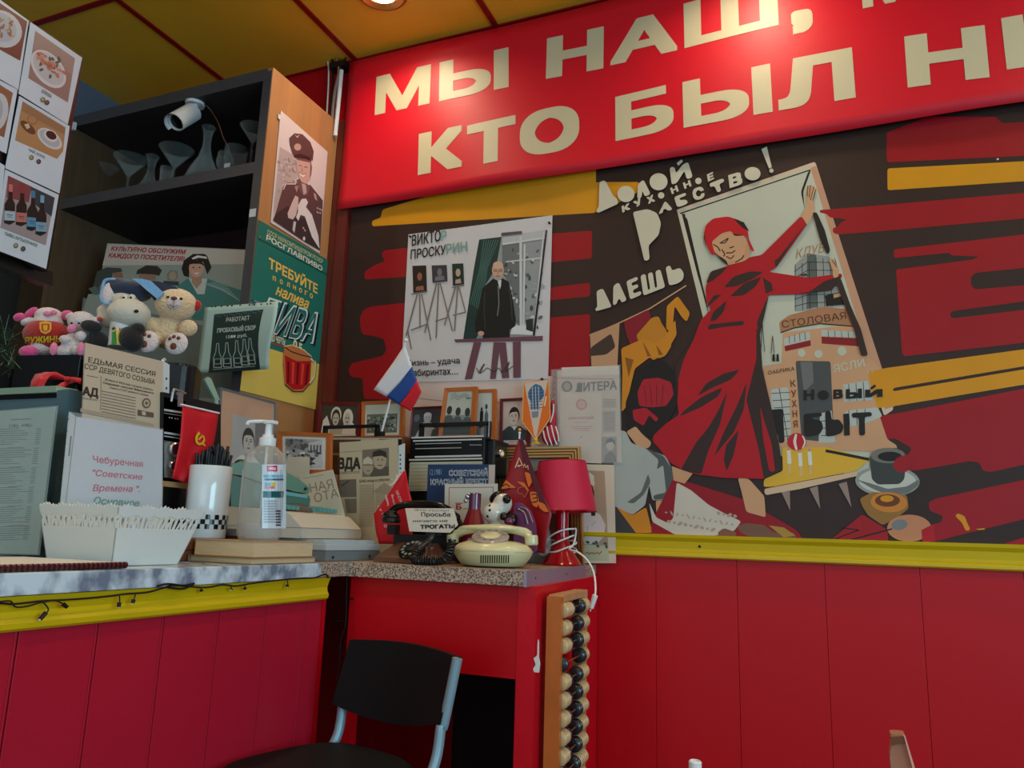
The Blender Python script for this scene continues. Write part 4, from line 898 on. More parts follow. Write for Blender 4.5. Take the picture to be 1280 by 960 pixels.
mat('sleeve_pale', (176, 206, 200), .3); o = obj('paper', bm, 'sleeve_pale', t, smooth=True); o.modifiers.clear(); m_ = o.modifiers.new('s', 'SOLIDIFY'); m_.thickness = .0008; m_.offset = -1
s = Sheet('print', CU, [(0, 0, 0)]*4, 0, None, 'print_satin', t); s.off0 = .0007
def corner(u, v):
    xl = 203+(162-203)*v+14*math.sin(v*PI)*.3; xr = 657+(600-657)*v-14*math.sin(v*PI); yl = 168+(714-168)*v; yr = 122+(668-122)*v
    return zT([(xl+(xr-xl)*u, yl+(yr-yl)*u)])[0]
for j in range(10):
    for i in range(6): s.px([corner(i/6, (j+1)/10), corner((i+1)/6, (j+1)/10), corner((i+1)/6, j/10), corner(i/6, j/10)], (44, 66, 64) if j < 8 else (34, 48, 48)); s.k -= 1
s.k += 4
s.textpx('РАБОТАЕТ', *zT([(314, 240), (530, 220), (318, 200)]), (206, 220, 214), .01); s.textpx('ПРОБКОВЫЙ СБОР', *zT([(236, 342), (590, 312), (238, 300)]), (206, 220, 214), .02); s.textpx('1500 руб.', *zT([(318, 394), (510, 376), (320, 364)]), (206, 220, 214), .01)
for x, yt, yb in ((240, 440, 660), (322, 432, 654), (410, 412, 648), (478, 400, 630), (532, 392, 620)):
    L_b = [(x-32, yb), (x-34, yb-90), (x-14, yb-140), (x-6, yt), (x+12, yt), (x+16, yb-140), (x+34, yb-90), (x+32, yb), (x-32, yb)]; s.linepx(zT(L_b), .8, (176, 196, 190)); s.linepx(zT([(x-26, yb-30), (x+26, yb-34), (x+26, yb-80), (x-26, yb-76), (x-26, yb-30)]), .7, (160, 180, 174))
s.linepx(zT([(200, 680), (560, 640)]), .8, (140, 160, 154))
for x in (180, 212, 268, 324, 364, 440, 524, 570, 632, 688, 720): s.elpx(240+x/7.38, 370+(98-(x-180)*.055)/7.38, 1.2, .9, (30, 40, 40))
for k in range(20): s.elpx(*zT([(215+k*22, 178-k*2.2+(k % 3)*8)])[0], .7, .6, (120, 150, 144))
s.done()
bm = NB(); box(bm, TP(322, 379, -.02), (.016, .05, .006)); obj('hook', bm, 'chrome', t)
# ================================================================== MENU BOARD, upper left
v0 = at(103, 73, 1, -1.246)
BP = Pl((-1.437, -1.246, 2.139), 90+25.8)
zt = Z(0, 0, 5.336); zb = Z(0, 160, 5.054); zm = Z(0, 0, 2.825)
mbT = thing('menu_board', 'large tilted wall menu board with food photos under the yellow ceiling', 'menu board', BP(50, 337))
bm = NB(); qd = [(0-70, 262), (60, 340), (104.5, 72), (-60, -40)]
A = [BP(*p, -.006) for p in qd]; prism(bm, A, BP.n*-.018); obj('backing', bm, 'black_plastic', mbT)
def cell(quad, pic, draw, cap):
    s = Sheet('menu_page', BP, quad, .001, (206, 224, 238), 'print_satin', mbT)
    s.px(pic, (150, 120, 110)); draw(s)
    if cap: s.textpx(cap[0], *cap[1], (60, 100, 84), .012)
    for k, c in enumerate(((110, 110, 60), (50, 40, 36))):
        if len(quad) and cap: cx, cy, dx, dy = cap[2]; s.elpx(cx+k*dx, cy+k*dy, 2.9, 3.2, c); s.elpx(cx+k*dx-.4, cy+k*dy-.3, 1.7, 1.9, tuple(min(255, v+60) for v in c))
    s.done()
def d_shrimp(s):
    s.px(zt([(235, 205), (500, 390), (452, 684), (188, 520)]), (146, 122, 116)); s.px(zt([(235, 205), (500, 390), (480, 500), (220, 330)]), (158, 136, 130))
    s.elpx(322/5.336, 460/5.336, 28, 17, (214, 216, 220), 50); s.elpx(322/5.336, 455/5.336, 25, 14, (190, 196, 202), 50)
    random.seed(9)
    for k in range(16): s.elpx(*zt([(random.uniform(255, 410), random.uniform(390, 520))])[0], 3, 1.8, (66, 84, 74), random.uniform(0, 180), n=9)
    for k in range(26):
        t = random.random(); x = 250+170*t+random.uniform(-30, 30); y = 370+130*t+random.uniform(-38, 38); s.elpx(x/5.336, y/5.336, random.uniform(2.6, 5), 1.5, random.choice([(196, 116, 90), (176, 96, 76), (214, 142, 112)]), random.uniform(20, 80), n=9)
def d_coffee(s):
    s.px(zt([(150, 675), (436, 850), (420, 1010), (380, 1060), (100, 935)]), (176, 138, 92))
    s.px(zt([(150, 675), (436, 850), (430, 900), (145, 740)]), (150, 118, 84))
    s.elpx(185/5.336, 850/5.336, 12, 5, (96, 66, 46), 42); s.elpx(215/5.336, 800/5.336, 7, 6, (150, 116, 80), 20); s.elpx(215/5.336, 798/5.336, 5, 4, (176, 138, 92), 20); s.px(zt([(160, 830), (190, 822), (200, 850), (178, 862)]), (206, 190, 160))
    s.elpx(330/5.336, 925/5.336, 18, 10, (206, 214, 220), 38); s.elpx(330/5.336, 922/5.336, 15, 8, (176, 186, 194), 38); s.elpx(338/5.336, 905/5.336, 9.4, 6.6, (214, 220, 226), 34); s.elpx(340/5.336, 902/5.336, 7.2, 4.8, (24, 18, 18), 34)
def d_beer(s):
    s.px(zb([(50, 300), (345, 440), (288, 742), (2, 630)]), (156, 150, 156)); s.px(zb([(50, 300), (200, 370), (180, 470), (40, 440)]), (130, 70, 76)); s.px(zb([(195, 370), (345, 440), (325, 560), (200, 470)]), (46, 60, 74))
    for x, y, c1, c2 in ((58, 520, (170, 196, 212), (206, 120, 120)), (132, 530, (190, 120, 110), (150, 60, 60)), (200, 560, (80, 150, 190), (60, 130, 170)), (256, 590, (120, 170, 196), (110, 180, 210))):
        s.px(zb([(x-34, y+80), (x-30, y-40), (x-6, y-80), (x-2, y-170), (x+22, y-165), (x+20, y-75), (x+36, y-40), (x+34, y+75), (x, y+92)]), (22, 22, 24)); s.px(zb([(x-32, y+62), (x-30, y+2), (x+36, y+8), (x+34, y+66)]), c1); s.px(zb([(x-4, y-120), (x-2, y-168), (x+22, y-162), (x+20, y-116)]), c2)
        s.linepx(zb([(x-18, y+26), (x+20, y+32)]), .9, (40, 50, 70)); s.linepx(zb([(x-12, y+40), (x+16, y+44)]), .7, (60, 70, 90))
def d_pasta(s):
    s.px([(-40, -20), (0, 4), (34, 27), (25, 76), (0, 62), (-40, 40)], (110, 52, 40)); s.elpx(2, 36, 27, 22, (198, 206, 216), 35); s.elpx(0, 34, 22, 17, (178, 188, 200), 35)
    random.seed(2)
    for k in range(22): s.elpx(random.uniform(-12, 16), random.uniform(20, 46), 4, 1.4, random.choice([(196, 172, 120), (170, 140, 90), (150, 100, 80)]), random.uniform(0, 180), n=8)
def d_left2(s): s.px([(-40, 90), (0, 106), (16, 116), (5, 172), (-40, 150)], (140, 96, 70)); s.elpx(-4, 140, 14, 24, (196, 206, 214), 10); s.elpx(-6, 140, 9, 18, (160, 180, 190), 10)
def d_left3(s): s.px([(-40, 190), (-4, 205), (-8, 262), (-40, 250)], (120, 90, 80)); s.elpx(-25, 230, 10, 14, (190, 200, 206))
cell(zt([(125, 625), (452, 830), (548, 385), (205, 148)]), zt([(235, 205), (500, 390), (452, 684), (188, 520)]), d_shrimp, ('БЛЮДА', zt([(275, 615), (340, 652), (279, 594)]), (53, 124.5, 5, 3.6)))
cell([zb([(34, 254)])[0], zb([(376, 414)])[0], zt([(466, 842)])[0], zt([(130, 640)])[0]], zt([(150, 675), (436, 850), (380, 1060), (100, 935)]), d_coffee, ('ЧАЙ, КОФЕ', zb([(178, 144), (282, 196), (181, 126)]), (39, 197, 9, 5)))
cell(zb([(-35, 765), (292, 890), (372, 422), (34, 262)]), zb([(50, 300), (345, 440), (288, 742), (2, 630)]), d_beer, ('ПИВО БУТЫЛОЧНОЕ', zb([(28, 676), (232, 752), (32, 656)]), (19.5, 307, 9, 4)))
cell([(-50, 70), (23, 112), (36, 26), (-40, -30)], [(-40, -20), (34, 27), (25, 76), (-40, 40)], d_pasta, None)
cell([(-60, 160), (8, 192), (22, 112), (-50, 74)], [(-40, 90), (16, 116), (5, 172), (-40, 150)], d_left2, None)
cell([(-70, 280), (-5, 318), (6, 207), (-60, 168)], [(-40, 190), (-4, 205), (-8, 262), (-40, 250)], d_left3, None)
# beam below the board: dark wooden upright and ledge
bm = NB(); A = [BP(*p, -.03) for p in [(-70, 306), (66, 358), (66, 340), (-70, 290)]]; prism(bm, A, BP.n*-.03); obj('lower_rail', bm, 'black_plastic', mbT)
bm = NB(); box(bm, at(92, 158, 1, -.42), (.018, .01, .03)); tag(obj('clip', bm, 'white_plastic'), 'small white clip on the shelf unit beside the menu board', 'clip')
bm = NB(); p = BP(-45, 10, -.012); cyl(bm, p, (p.x, p.y, ZC), .004, seg=8); p = BP(-40, 200, -.012); cyl(bm, p+Vector((0,0,-.02)), (p.x, p.y, ZC), .004, seg=8); obj('hanger_rod', bm, 'chrome', mbT)
# ================================================================== LEFT COUNTER
ZT = 1.095; CX = -1.085
ct = thing('service_counter', 'long service counter with marbled top, yellow moulding and red plank front', 'counter', (-1.4, -1.4, 0))
bm = NB(); box2(bm, (-2.05, -3.2, ZT-.032), (CX, -.745, ZT), bev=.002); obj('countertop', bm, 'marble', ct)
bm = NB(); box2(bm, (-2.05, -.7445, ZT-.032), (CX, -.002, ZT), bev=.0015)
obj('countertop_end', bm, 'granite', ct)['label'] = 'speckled granite end piece of the countertop'
bm = NB(); box2(bm, (-1.98, -3.18, 0), (-1.118, -.705, ZT-.032)); obj('body', bm, 'inside_dark', ct)
ys = [-.705]+[-.765-.1345*k for k in range(0, 18)]
for a, b in zip(ys, ys[1:]):
    bm = NB(); box2(bm, (-1.118, b+.0012, 0), (-1.104, a-.0012, 1.055), bev=.0012); obj('plank', bm, 'plank_red', ct)
for a in ys[1:]:
    bm = NB(); box2(bm, (-1.1045, a-.006, 0), (-1.1020, a-.0025, 1.02), bev=.0008); obj('bead_strip', bm, 'plank_red', ct)
bm = NB(); box2(bm, (-1.98, -.705, 0), (-1.104, -.69, ZT-.032)); obj('end_panel', bm, 'cabinet_red', ct)
bm = NB(); pr = [(-1.104, 1.012), (-1.096, 1.012), (-1.091, 1.016), (-1.090, 1.024), (-1.094, 1.030), (-1.0955, 1.040), (-1.092, 1.052), (-1.088, 1.062), (-1.104, 1.062)]
prism(bm, [(x, -3.18, z) for x, z in pr], (0, 2.478, 0)); obj('moulding', bm, 'yellow_trim', ct)
# string of unlit fairy lights
fl = thing('string_lights', 'black wire of small unlit fairy lights tacked along the yellow counter moulding', 'string lights', at(60, 755, 0, -1.083))
def cp(x, y, off=0): return at(x, y, 0, -1.083+off)
zc = Z(0, 680, 3.048)
bm = NB(); tube(bm, [cp(*p) for p in zc([(-60, 228), (0, 226), (60, 228), (160, 217), (240, 213), (330, 207), (420, 198), (480, 190), (560, 184), (620, 168), (660, 157), (720, 162), (790, 165), (850, 155), (900, 160), (960, 150), (1060, 138), (1150, 130), (1200, 128), (1240, 115), (1252, 130)])], .0016, 6, 5)
tube(bm, [cp(*p, .002) for p in zc([(0, 220), (40, 218), (60, 240), (110, 236), (150, 224), (210, 214)])], .0012, 6, 5); tube(bm, [cp(*p, .003) for p in zc([(600, 160), (640, 152), (700, 158), (740, 150), (700, 170), (640, 165)])], .002, 6, 5); obj('wire', bm, 'black_matte', fl, smooth=True)
for L in ([(165, 222), (185, 250), (152, 288)], [(215, 216), (235, 225), (255, 240)], [(455, 196), (456, 215), (452, 240)], [(518, 187), (512, 205), (505, 226)], [(765, 165), (766, 172), (768, 180)], [(880, 158), (882, 168), (880, 174)], [(935, 155), (932, 165), (934, 172)], [(1095, 138), (1096, 150), (1094, 164)]):
    P = [cp(*p, .004) for p in zc(L)]; bm = NB(); tube(bm, P[:2]+[P[1].lerp(P[2], .6)], .0011, 6, 3); cyl(bm, P[1].lerp(P[2], .3), P[2], .0034, .003, 8); b = obj('bulb', bm, 'black_matte', fl, smooth=True)
    bm = NB(); ell(bm, P[2], .0018, seg=8); obj('tip', bm, 'white_plastic', b)
# ================================================================== CORNER CABINET
cb_ = thing('corner_cabinet', 'red open corner cabinet with a granite top and bright metal edge strips', 'cabinet', (-.85, -.32, 0))
FX, FYY = -.624, -.642
bm = NB(); prism(bm, [(CX+.001, FYY, ZT-.032), (FX, FYY, ZT-.032), (-.652, -.004, ZT-.032), (CX+.001, -.004, ZT-.032)], (0, 0, .032)); obj('countertop', bm, 'granite', cb_)
bm = NB(); prism(bm, [(FX, FYY-.002, ZT-.033), (FX+.0025, FYY-.002, ZT-.033), (-.652+.0025+.008, -.20, ZT-.033), (-.652+.006, -.20, ZT-.033)], (0, 0, .034)); 
bm.free(); bm = NB(); prism(bm, [(FX-.004, FYY-.0025, ZT-.033), (FX+.0025, FYY-.0025, ZT-.033), (-.643, -.14, ZT-.033), (-.6465, -.14, ZT-.033)], (0, 0, .0345)); ms = obj('edge_strip', bm, 'metal_strip', cb_)
bm = NB()
for t in (.12, .62): p = Vector((FX+.0025, FYY, ZT-.016)).lerp(Vector((-.643, -.14, ZT-.016)), t); lathe(bm, [(.0022, 0), (.002, .0008), (0, .001)], p, (1, 0, 0), 8)
obj('screw', bm, 'black_matte', ms)
bm = NB(); box2(bm, (CX+.0012, FYY-.003, ZT-.033), (CX+.0075, FYY+.002, ZT+.0015)); obj('joint_strip', bm, 'chrome', cb_)
YP = -.622
bm = NB()
box2(bm, (CX, YP, .867), (-.648, YP+.016, ZT-.032)); obj('front_panel', bm, 'cabinet_red', cb_)
bm = NB(); box2(bm, (-.648, YP-.002, 0), (-.606+.0, YP+.03, ZT-.032)); bm2 = bm; obj('corner_post', bm2, 'bright_red', cb_)
bm = NB(); prism(bm, [(-.627, YP+.03, 0), (-.606, YP+.03, 0), (-.646, -.006, 0), (-.664, -.006, 0)], (0, 0, ZT-.032)); obj('side_panel', bm, 'bright_red', cb_)
bm = NB(); box2(bm, (CX+.001, YP, 0), (CX+.024, YP+.03, .867)); obj('side_panel', bm, 'cabinet_red', cb_)
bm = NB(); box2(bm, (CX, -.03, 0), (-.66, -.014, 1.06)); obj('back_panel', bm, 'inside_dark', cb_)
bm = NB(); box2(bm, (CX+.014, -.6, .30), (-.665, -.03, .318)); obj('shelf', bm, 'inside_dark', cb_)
for i, (x, z, r) in enumerate(((-.80, .318, .05), (-.93, .318, .045))):
    bm = NB(); lathe(bm, [(r, 0), (r, .16), (r*.4, .20), (r*.35, .24), (0, .24)], (x, -.35, z), (0, 0, 1), 20); tag(obj('canister', bm, 'wood_red', smooth=True), ['dark red canister on the cabinet shelf, right one', 'dark red canister on the cabinet shelf behind the chair'][i], 'canister')
# chipped paint on the cabinet corner
bm = NB(); ch = Pl((-.627, YP-.0025, .9)); zz = Z(360, 690, 3.05)
prism(bm, [ch(*p) for p in rounded(zz([(936, 405), (950, 395), (952, 340), (955, 330), (958, 345), (957, 400), (962, 425), (958, 460), (938, 458), (934, 445), (945, 430)]), 1.5)], (0, -.0004, 0)); obj('paint_chip', bm, 'white_paper', cb_)
# light cord down the inner corner
bm = NB(); tube(bm, [at(x, y, 1, YP-.004) for x, y in ((434, 718), (433, 745), (432, 780), (426, 800), (424, 830), (421, 850))], .0012, 6); wi = tag(obj('wire', bm, 'black_matte', smooth=True), 'thin black light wire hanging down the red corner of the cabinet front', 'wire')
for x, y, d in ((434, 748, 8), (428, 776, -8), (425, 810, -6), (421, 895, 5)):
    bm = NB(); a = at(x, y, 1, YP-.004); b = at(x+d, y+.6, 1, YP-.006); cyl(bm, a, b, .0022, seg=8); o = obj('bulb', bm, 'black_matte'); o.parent = wi; o.location = o.location-wi.location
# ================================================================== ABACUS
AX = -.598
ab = thing('abacus', 'wooden bead abacus hung on the red side of the corner cabinet', 'abacus', at(715, 955, 0, AX))
yb0, yb1, za0, za1 = -.585, -.232, .55, 1.043
yb0 = -.500
def abx(y): return -.5935 - (y-(-.59))*.045 # follows the tilted side panel
bm = NB(); T_ = .035
def abox(nm, y0, y1, z0, z1, m='wood_light', d=T_):
    bm = NB(); prism(bm, [(abx(y0)+.001, y0, z0), (abx(y0)+d, y0, z0), (abx(y1)+d, y1, z0), (abx(y1)+.001, y1, z0)], (0, 0, z1-z0)); bmesh.ops.bevel(bm, geom=bm.edges[:], offset=.0015, segments=1); return obj(nm, bm, m, ab)
abox('frame_side', -.592, -.577, .50, 1.042, 'wood_orange'); abox('frame_side', -.376, -.362, .50, 1.046)
abox('frame_rail', -.577, -.376, 1.030, 1.045); abox('frame_rail', -.577, -.376, .50, .514)
mat('bead_dark', (32, 36, 42), .3, coat=.4)
bead_d = None
import_beads = []
def bead_mesh(m):
    bm = NB(); lathe(bm, [(.002, -.0062), (.009, -.0062), (.0158, -.0035), (.0172, 0), (.0158, .0035), (.009, .0062), (.002, .0062)], (0, 0, 0), (0, 1, 0), 18); me = bpy.data.meshes.new('bead'); bm.to_mesh(me); bm.free()
    me.materials.append(M(m)); [setattr(p, 'use_smooth', True) for p in me.polygons]; return me
mB, mK = bead_mesh('bead_wood'), bead_mesh('bead_dark')
random.seed(11)
for r in range(13):
    z = 1.010-.038*r
    if z < .53: break
    bm = NB(); xx = (abx(-.577)+abx(-.376))/2+.033; tube(bm, [(abx(-.577)+.029, -.577, z), (xx+.002, -.476, z+.004), (abx(-.376)+.029, -.376, z)], .0018, 6); rod = obj('rod', bm, 'brass', ab, smooth=True)
    nl = [5, 4, 4, 1, 4, 4, 4, 4, 4, 3, 4, 4, 4, 4][r]; nr = 10-nl if nl != 1 else 4
    ysb = [-.569+.0135*k for k in range(nl)]+[-.384-.0135*k for k in range(nr)]
    if nl+nr > 9: ysb = ysb[:nl]+ysb[nl:nl+9-nl+1]
    for k, y in enumerate(ysb):
        dark = (k == nl-1) or (k in (nl+len(ysb[nl:])-1, nl+len(ysb[nl:])-2) and nl < 9)
        o = bpy.data.objects.new('bead', mK if dark else mB); COL.objects.link(o); o.parent = ab; o.location = Vector((abx(y)+.031, y, z+.002))-ab.location
# ================================================================== BAR CHAIR
chn = thing('bar_chair', 'black bar chair with blue grey tubular legs in front of the red cabinet', 'chair', (-.95, -.88, 0))
def c3(x, y, yy): return at(x, y, 1, yy)
BLt, BRt = c3(434, 800, -.745), c3(571, 823, -.80)
BRb, BLb = c3(554, 905, -.80), c3(420, 878, -.745)
bm = NB(); NXc, NZc = 14, 6
fr = (Vector((BRt.x-BLt.x, BRt.y-BLt.y, 0))).normalized(); fn = Vector((fr.y, -fr.x, 0))
def cpnt(u, v, k):
    lo = BLb.lerp(BRb, u); hi = BLt.lerp(BRt, u); lo = lo - Vector((0, 0, .022*math.sin(PI*min(1, u*1.05))**.8)); hi = hi+Vector((0, 0, .008*math.sin(PI*u)))
    p = lo.lerp(hi, v); return p - fn*(.020*math.sin(PI*u)) + fn*k + fn*(-.02*(v-.3))
F_ = [[bm.verts.new(cpnt(i/NXc, j/NZc, .006)) for i in range(NXc+1)] for j in range(NZc+1)]
G_ = [[bm.verts.new(cpnt(i/NXc, j/NZc, -.006)) for i in range(NXc+1)] for j in range(NZc+1)]
for j in range(NZc):
    for i in range(NXc): bm.faces.new((F_[j][i], F_[j][i+1], F_[j+1][i+1], F_[j+1][i])); bm.faces.new((G_[j][i], G_[j+1][i], G_[j+1][i+1], G_[j][i+1]))
for i in range(NXc): bm.faces.new((F_[0][i], G_[0][i], G_[0][i+1], F_[0][i+1])); bm.faces.new((F_[-1][i], F_[-1][i+1], G_[-1][i+1], G_[-1][i]))
for j in range(NZc): bm.faces.new((F_[j][0], F_[j+1][0], G_[j+1][0], G_[j][0])); bm.faces.new((F_[j][-1], G_[j][-1], G_[j+1][-1], F_[j+1][-1]))
mat('chair_black', (11, 14, 16), .6, bump=.04, bscale=200, spec=.3); obj('backrest', bm, 'chair_black', chn, smooth=True)
fwd = Vector((-.27, -.96, 0)); side = Vector((.96, -.27, 0)); zs = .70
sl = c3(412, 945, -.745); sl.z = zs
L0, R0 = BLb+Vector((0, 0, -.0)), BRb
BLb0 = BLb; BLb = BLb - fn*.014 + fr*.012; BLt = BLt - fn*.014 + fr*.012
PL = [BLt.lerp(BLb, .7), BLb, Vector((BLb.x-.004, BLb.y, .80)), Vector((BLb.x-.006, BLb.y-.01, .735)), Vector((BLb.x-.022, BLb.y-.04, .700)), Vector((BLb.x-.022, BLb.y-.04, .700))+fwd*.10]
PR = [BRt-fn*.002, BRb-fn*.002, Vector((BRb.x-.004, BRb.y, .80)), Vector((BRb.x-.008, BRb.y-.01, .735)), Vector((BRb.x-.022, BRb.y-.04, .690)), Vector((BRb.x-.022, BRb.y-.04, .690))+fwd*.10]
for P in (PL, PR): bm = NB(); tube(bm, P, .0105, 12, 5); obj('back_tube', bm, 'steel_blue', chn, smooth=True)
sc_ = (PL[4]+PR[4])/2+fwd*.13; sc_.z = .712
bm = NB(); n = 32; top = []
hw = (PR[4]-PL[4]).length/2+.012
ring = []
for k in range(n):
    a = 2*PI*k/n; c, s_ = math.cos(a), math.sin(a); e = .62
    x = math.copysign(abs(c)**e, c)*hw; y = math.copysign(abs(s_)**e, s_)*.165; ring.append(sc_+side*x+fwd*y)
v0_ = [bm.verts.new(p+Vector((0, 0, -.008))) for p in ring]; v1_ = [bm.verts.new(p+Vector((0, 0, .010))) for p in ring]; v2_ = [bm.verts.new(sc_+(p-sc_)*.93+Vector((0, 0, .019))) for p in ring]; v3_ = [bm.verts.new(sc_+(p-sc_)*.6+Vector((0, 0, .012))) for p in ring]
for A, B in ((v0_, v1_), (v1_, v2_), (v2_, v3_)):
    for k in range(n): bm.faces.new((A[k], A[(k+1) % n], B[(k+1) % n], B[k]))
bm.faces.new(v3_); bm.faces.new(v0_[::-1]); obj('seat', bm, 'chair_black', chn, smooth=True)
for sx, sy in ((-1, -1), (1, -1), (-1, 1), (1, 1)):
    a = sc_+side*(sx*hw*.9)+fwd*(sy*.13); a.z = .705; b = sc_+side*(sx*hw*.92)+fwd*(sy*.15); b.z = 0
    bm = NB(); cyl(bm, b, a, .0105, seg=12); obj('leg', bm, 'steel_blue', chn, smooth=True)
for z in (.28,):
    P = []
    for sx, sy in ((-1, -1), (1, -1), (1, 1), (-1, 1)): t = z/.705; P.append((sc_+side*(sx*hw*.91)+fwd*(sy*(.15-.02*t))).to_2d().to_3d()+Vector((0, 0, z)))
    bm = NB(); [cyl(bm, P[k], P[(k+1) % 4], .008, seg=10) for k in range(4)]; obj('footrest', bm, 'steel_blue', chn, smooth=True)
# wooden stile and white candle at the bottom edge
def stile():
    YW = -1.25; t = thing('wooden_chair', 'tip of a varnished wooden chair back at the bottom right edge', 'chair', (at(1125, 950, 1, YW).x+.02, YW, 0))
    zw = Z(1080, 900, 12.8); bm = NB()
    A = [at(*p, 1, YW) for p in zw([(425, 225), (650, 235), (800, 768), (430, 768), (410, 560), (440, 400)])]
    A[2] = A[2]; bot = Vector((A[2].x+.03, YW, 0)); bl = Vector((A[3].x+.03, YW, 0))
    prism(bm, [A[0], A[1], A[2], bot, bl, A[3], A[4], A[5]], (0, .022, 0)); bmesh.ops.bevel(bm, geom=bm.edges[:], offset=.002, segments=2); obj('back_post', bm, mat('wood_tan', (176, 118, 92), .4, noise=.3, nscale=20), t)
    bm = NB(); prism(bm, [at(*p, 1, YW-.0005) for p in zw([(428, 265), (640, 262), (668, 372), (520, 382), (440, 410)])], (0, -.002, 0)); obj('top_band', bm, 'wood_brown', t)
    bm = NB(); prism(bm, [at(*p, 1, YW-.0005) for p in zw([(636, 250), (658, 252), (815, 768), (775, 768)])], (0, -.003, 0)); obj('light_edge', bm, mat('wood_pale', (226, 170, 150), .4), t)
    p = Vector((A[3].x+.02, YW+.2, 0)); bm = NB(); 
    box(bm, (A[3].x+.03, YW-.2, .45), (.38, .38, .03), bev=.01); obj('seat', bm, 'wood_orange', t)
    for dx, dy in ((.17, -.37), (-.16, -.37), (-.16, -.02)): bm = NB(); cyl(bm, (A[3].x+.03+dx, YW+dy, 0), (A[3].x+.03+dx, YW+dy, .44), .016, .018, 12); obj('leg', bm, 'wood_orange', t, smooth=True)
stile()
p = at(869, 958, 1, -.95); tb = .0
nt_ = thing('dining_table', 'low dining table just below the picture holding the white candle', 'table', (p.x, -.95, 0))
bm = NB(); box(bm, (p.x, -.85, .52), (.5, .4, .025), bev=.004); obj('tabletop', bm, 'wood_brown', nt_)
for dx, dy in ((.22, .17), (-.22, .17), (.22, -.17), (-.22, -.17)): bm = NB(); cyl(bm, (p.x+dx, -.85+dy, 0), (p.x+dx, -.85+dy, .51), .018, seg=12); obj('leg', bm, 'wood_brown', nt_)
ztop = at(869, 950.5, 1, -.95).z; bm = NB(); lathe(bm, [(.010, 0), (.010, ztop-.5325-.002), (.008, ztop-.5325), (.0075, ztop-.5325-.003), (0, ztop-.5325-.004)], (p.x, -.95, .5325), (0, 0, 1), 20); tag(obj('candle', bm, 'white_plastic', smooth=True), 'tip of a white candle standing at the bottom edge of the photo', 'candle')
# ================================================================== SMALL THINGS: helpers
class Surf:
    """prints that lie on a curved surface: hit(px,py) -> point"""
    def __init__(s, fn, n): s.fn = fn; s.n = Vector(n)
    def __call__(s, px, py, off=0): return s.fn(px, py)
def ell_surf(c, r, R=None):
    c = Vector(c); R = R or Matrix.Identity(3); Ri = R.transposed(); S = Vector((1/r[0], 1/r[1], 1/r[2]))
    def f(px, py):
        o = Ri @ (CAM-c); d = Ri @ ray(px, py); o = Vector([o[i]*S[i] for i in range(3)]); d = Vector([d[i]*S[i] for i in range(3)])
        a = d.dot(d); b = 2*o.dot(d); cc = o.dot(o)-1; D_ = max(0, b*b-4*a*cc); t = (-b-math.sqrt(D_))/(2*a); return CAM+ray(px, py)*t
    return f
def cyl_surf(c, r):
    c = Vector(c)
    def f(px, py):
        d = ray(px, py); ox, oy = CAM.x-c.x, CAM.y-c.y; a = d.x**2+d.y**2; b = 2*(ox*d.x+oy*d.y); cc = ox*ox+oy*oy-r*r; D_ = max(0, b*b-4*a*cc); return CAM+d*((-b-math.sqrt(D_))/(2*a))
    return f
def decal(name, surf, n, m, parent, off=.0006):
    s = Sheet(name, Surf(surf, n), [(0, 0, 0)]*4, 0, None, m, parent); s.off0 = off; return s
def plate(bm, pl, quad, th, off=0): prism(bm, [pl(*p, off) for p in quad], pl.n*-th)
def ring(bm, pl, outer, inner, th, off=0, lip=.0):
    A = [pl(*p, off) for p in outer]; B = [pl(*p, off-lip) for p in inner]; n = -pl.n*th
    a = [bm.verts.new(p) for p in A]; b = [bm.verts.new(p) for p in B]; c = [bm.verts.new(p+n) for p in A]; d = [bm.verts.new(p+n) for p in B]
    for i in range(4):
        j = (i+1) % 4
        bm.faces.new((a[i], a[j], b[j], b[i])); bm.faces.new((c[j], c[i], d[i], d[j])); bm.faces.new((a[j], a[i], c[i], c[j])); bm.faces.new((b[i], b[j], d[j], d[i]))
def inset(q, k):  # k = inset in px
    cx = sum(p[0] for p in q)/4; cy = sum(p[1] for p in q)/4; out = []
    n = len(q)
    for i in range(n):
        p = Vector(q[i]); a = Vector(q[i-1])-p; b = Vector(q[(i+1) % n])-p; a.normalize(); b.normalize(); out.append(tuple(p+(a+b)*k))
    return out
def frame(pl, quad, k, m, draw, label, base=(200, 200, 196), matw=0, matc=(210, 210, 205), th=.014, cat='photo frame', name='framed_photo', group=None, foot=None):
    t = thing(name, label, cat, (pl(*quad[0])+pl(*quad[1]))/2-pl.n*th*.5, group)
    inn = inset(quad, k); bm = NB(); ring(bm, pl, quad, inn, th, 0, .002); bmesh.ops.bevel(bm, geom=[e for e in bm.edges if e.calc_length() > .01][:4], offset=.001, segments=1) if 0 else None
    obj('frame', bm, m, t)
    s = Sheet('picture', Pl(pl.p-pl.n*.005, math.degrees(math.atan2(pl.u.y, pl.u.x))), [(0, 0)]*4 if 0 else inn, .003, base if not matw else matc, 'print_satin', t)
    s.n = pl.n; draw(s); s.done(); return t
G = lambda v: (v, v, v)
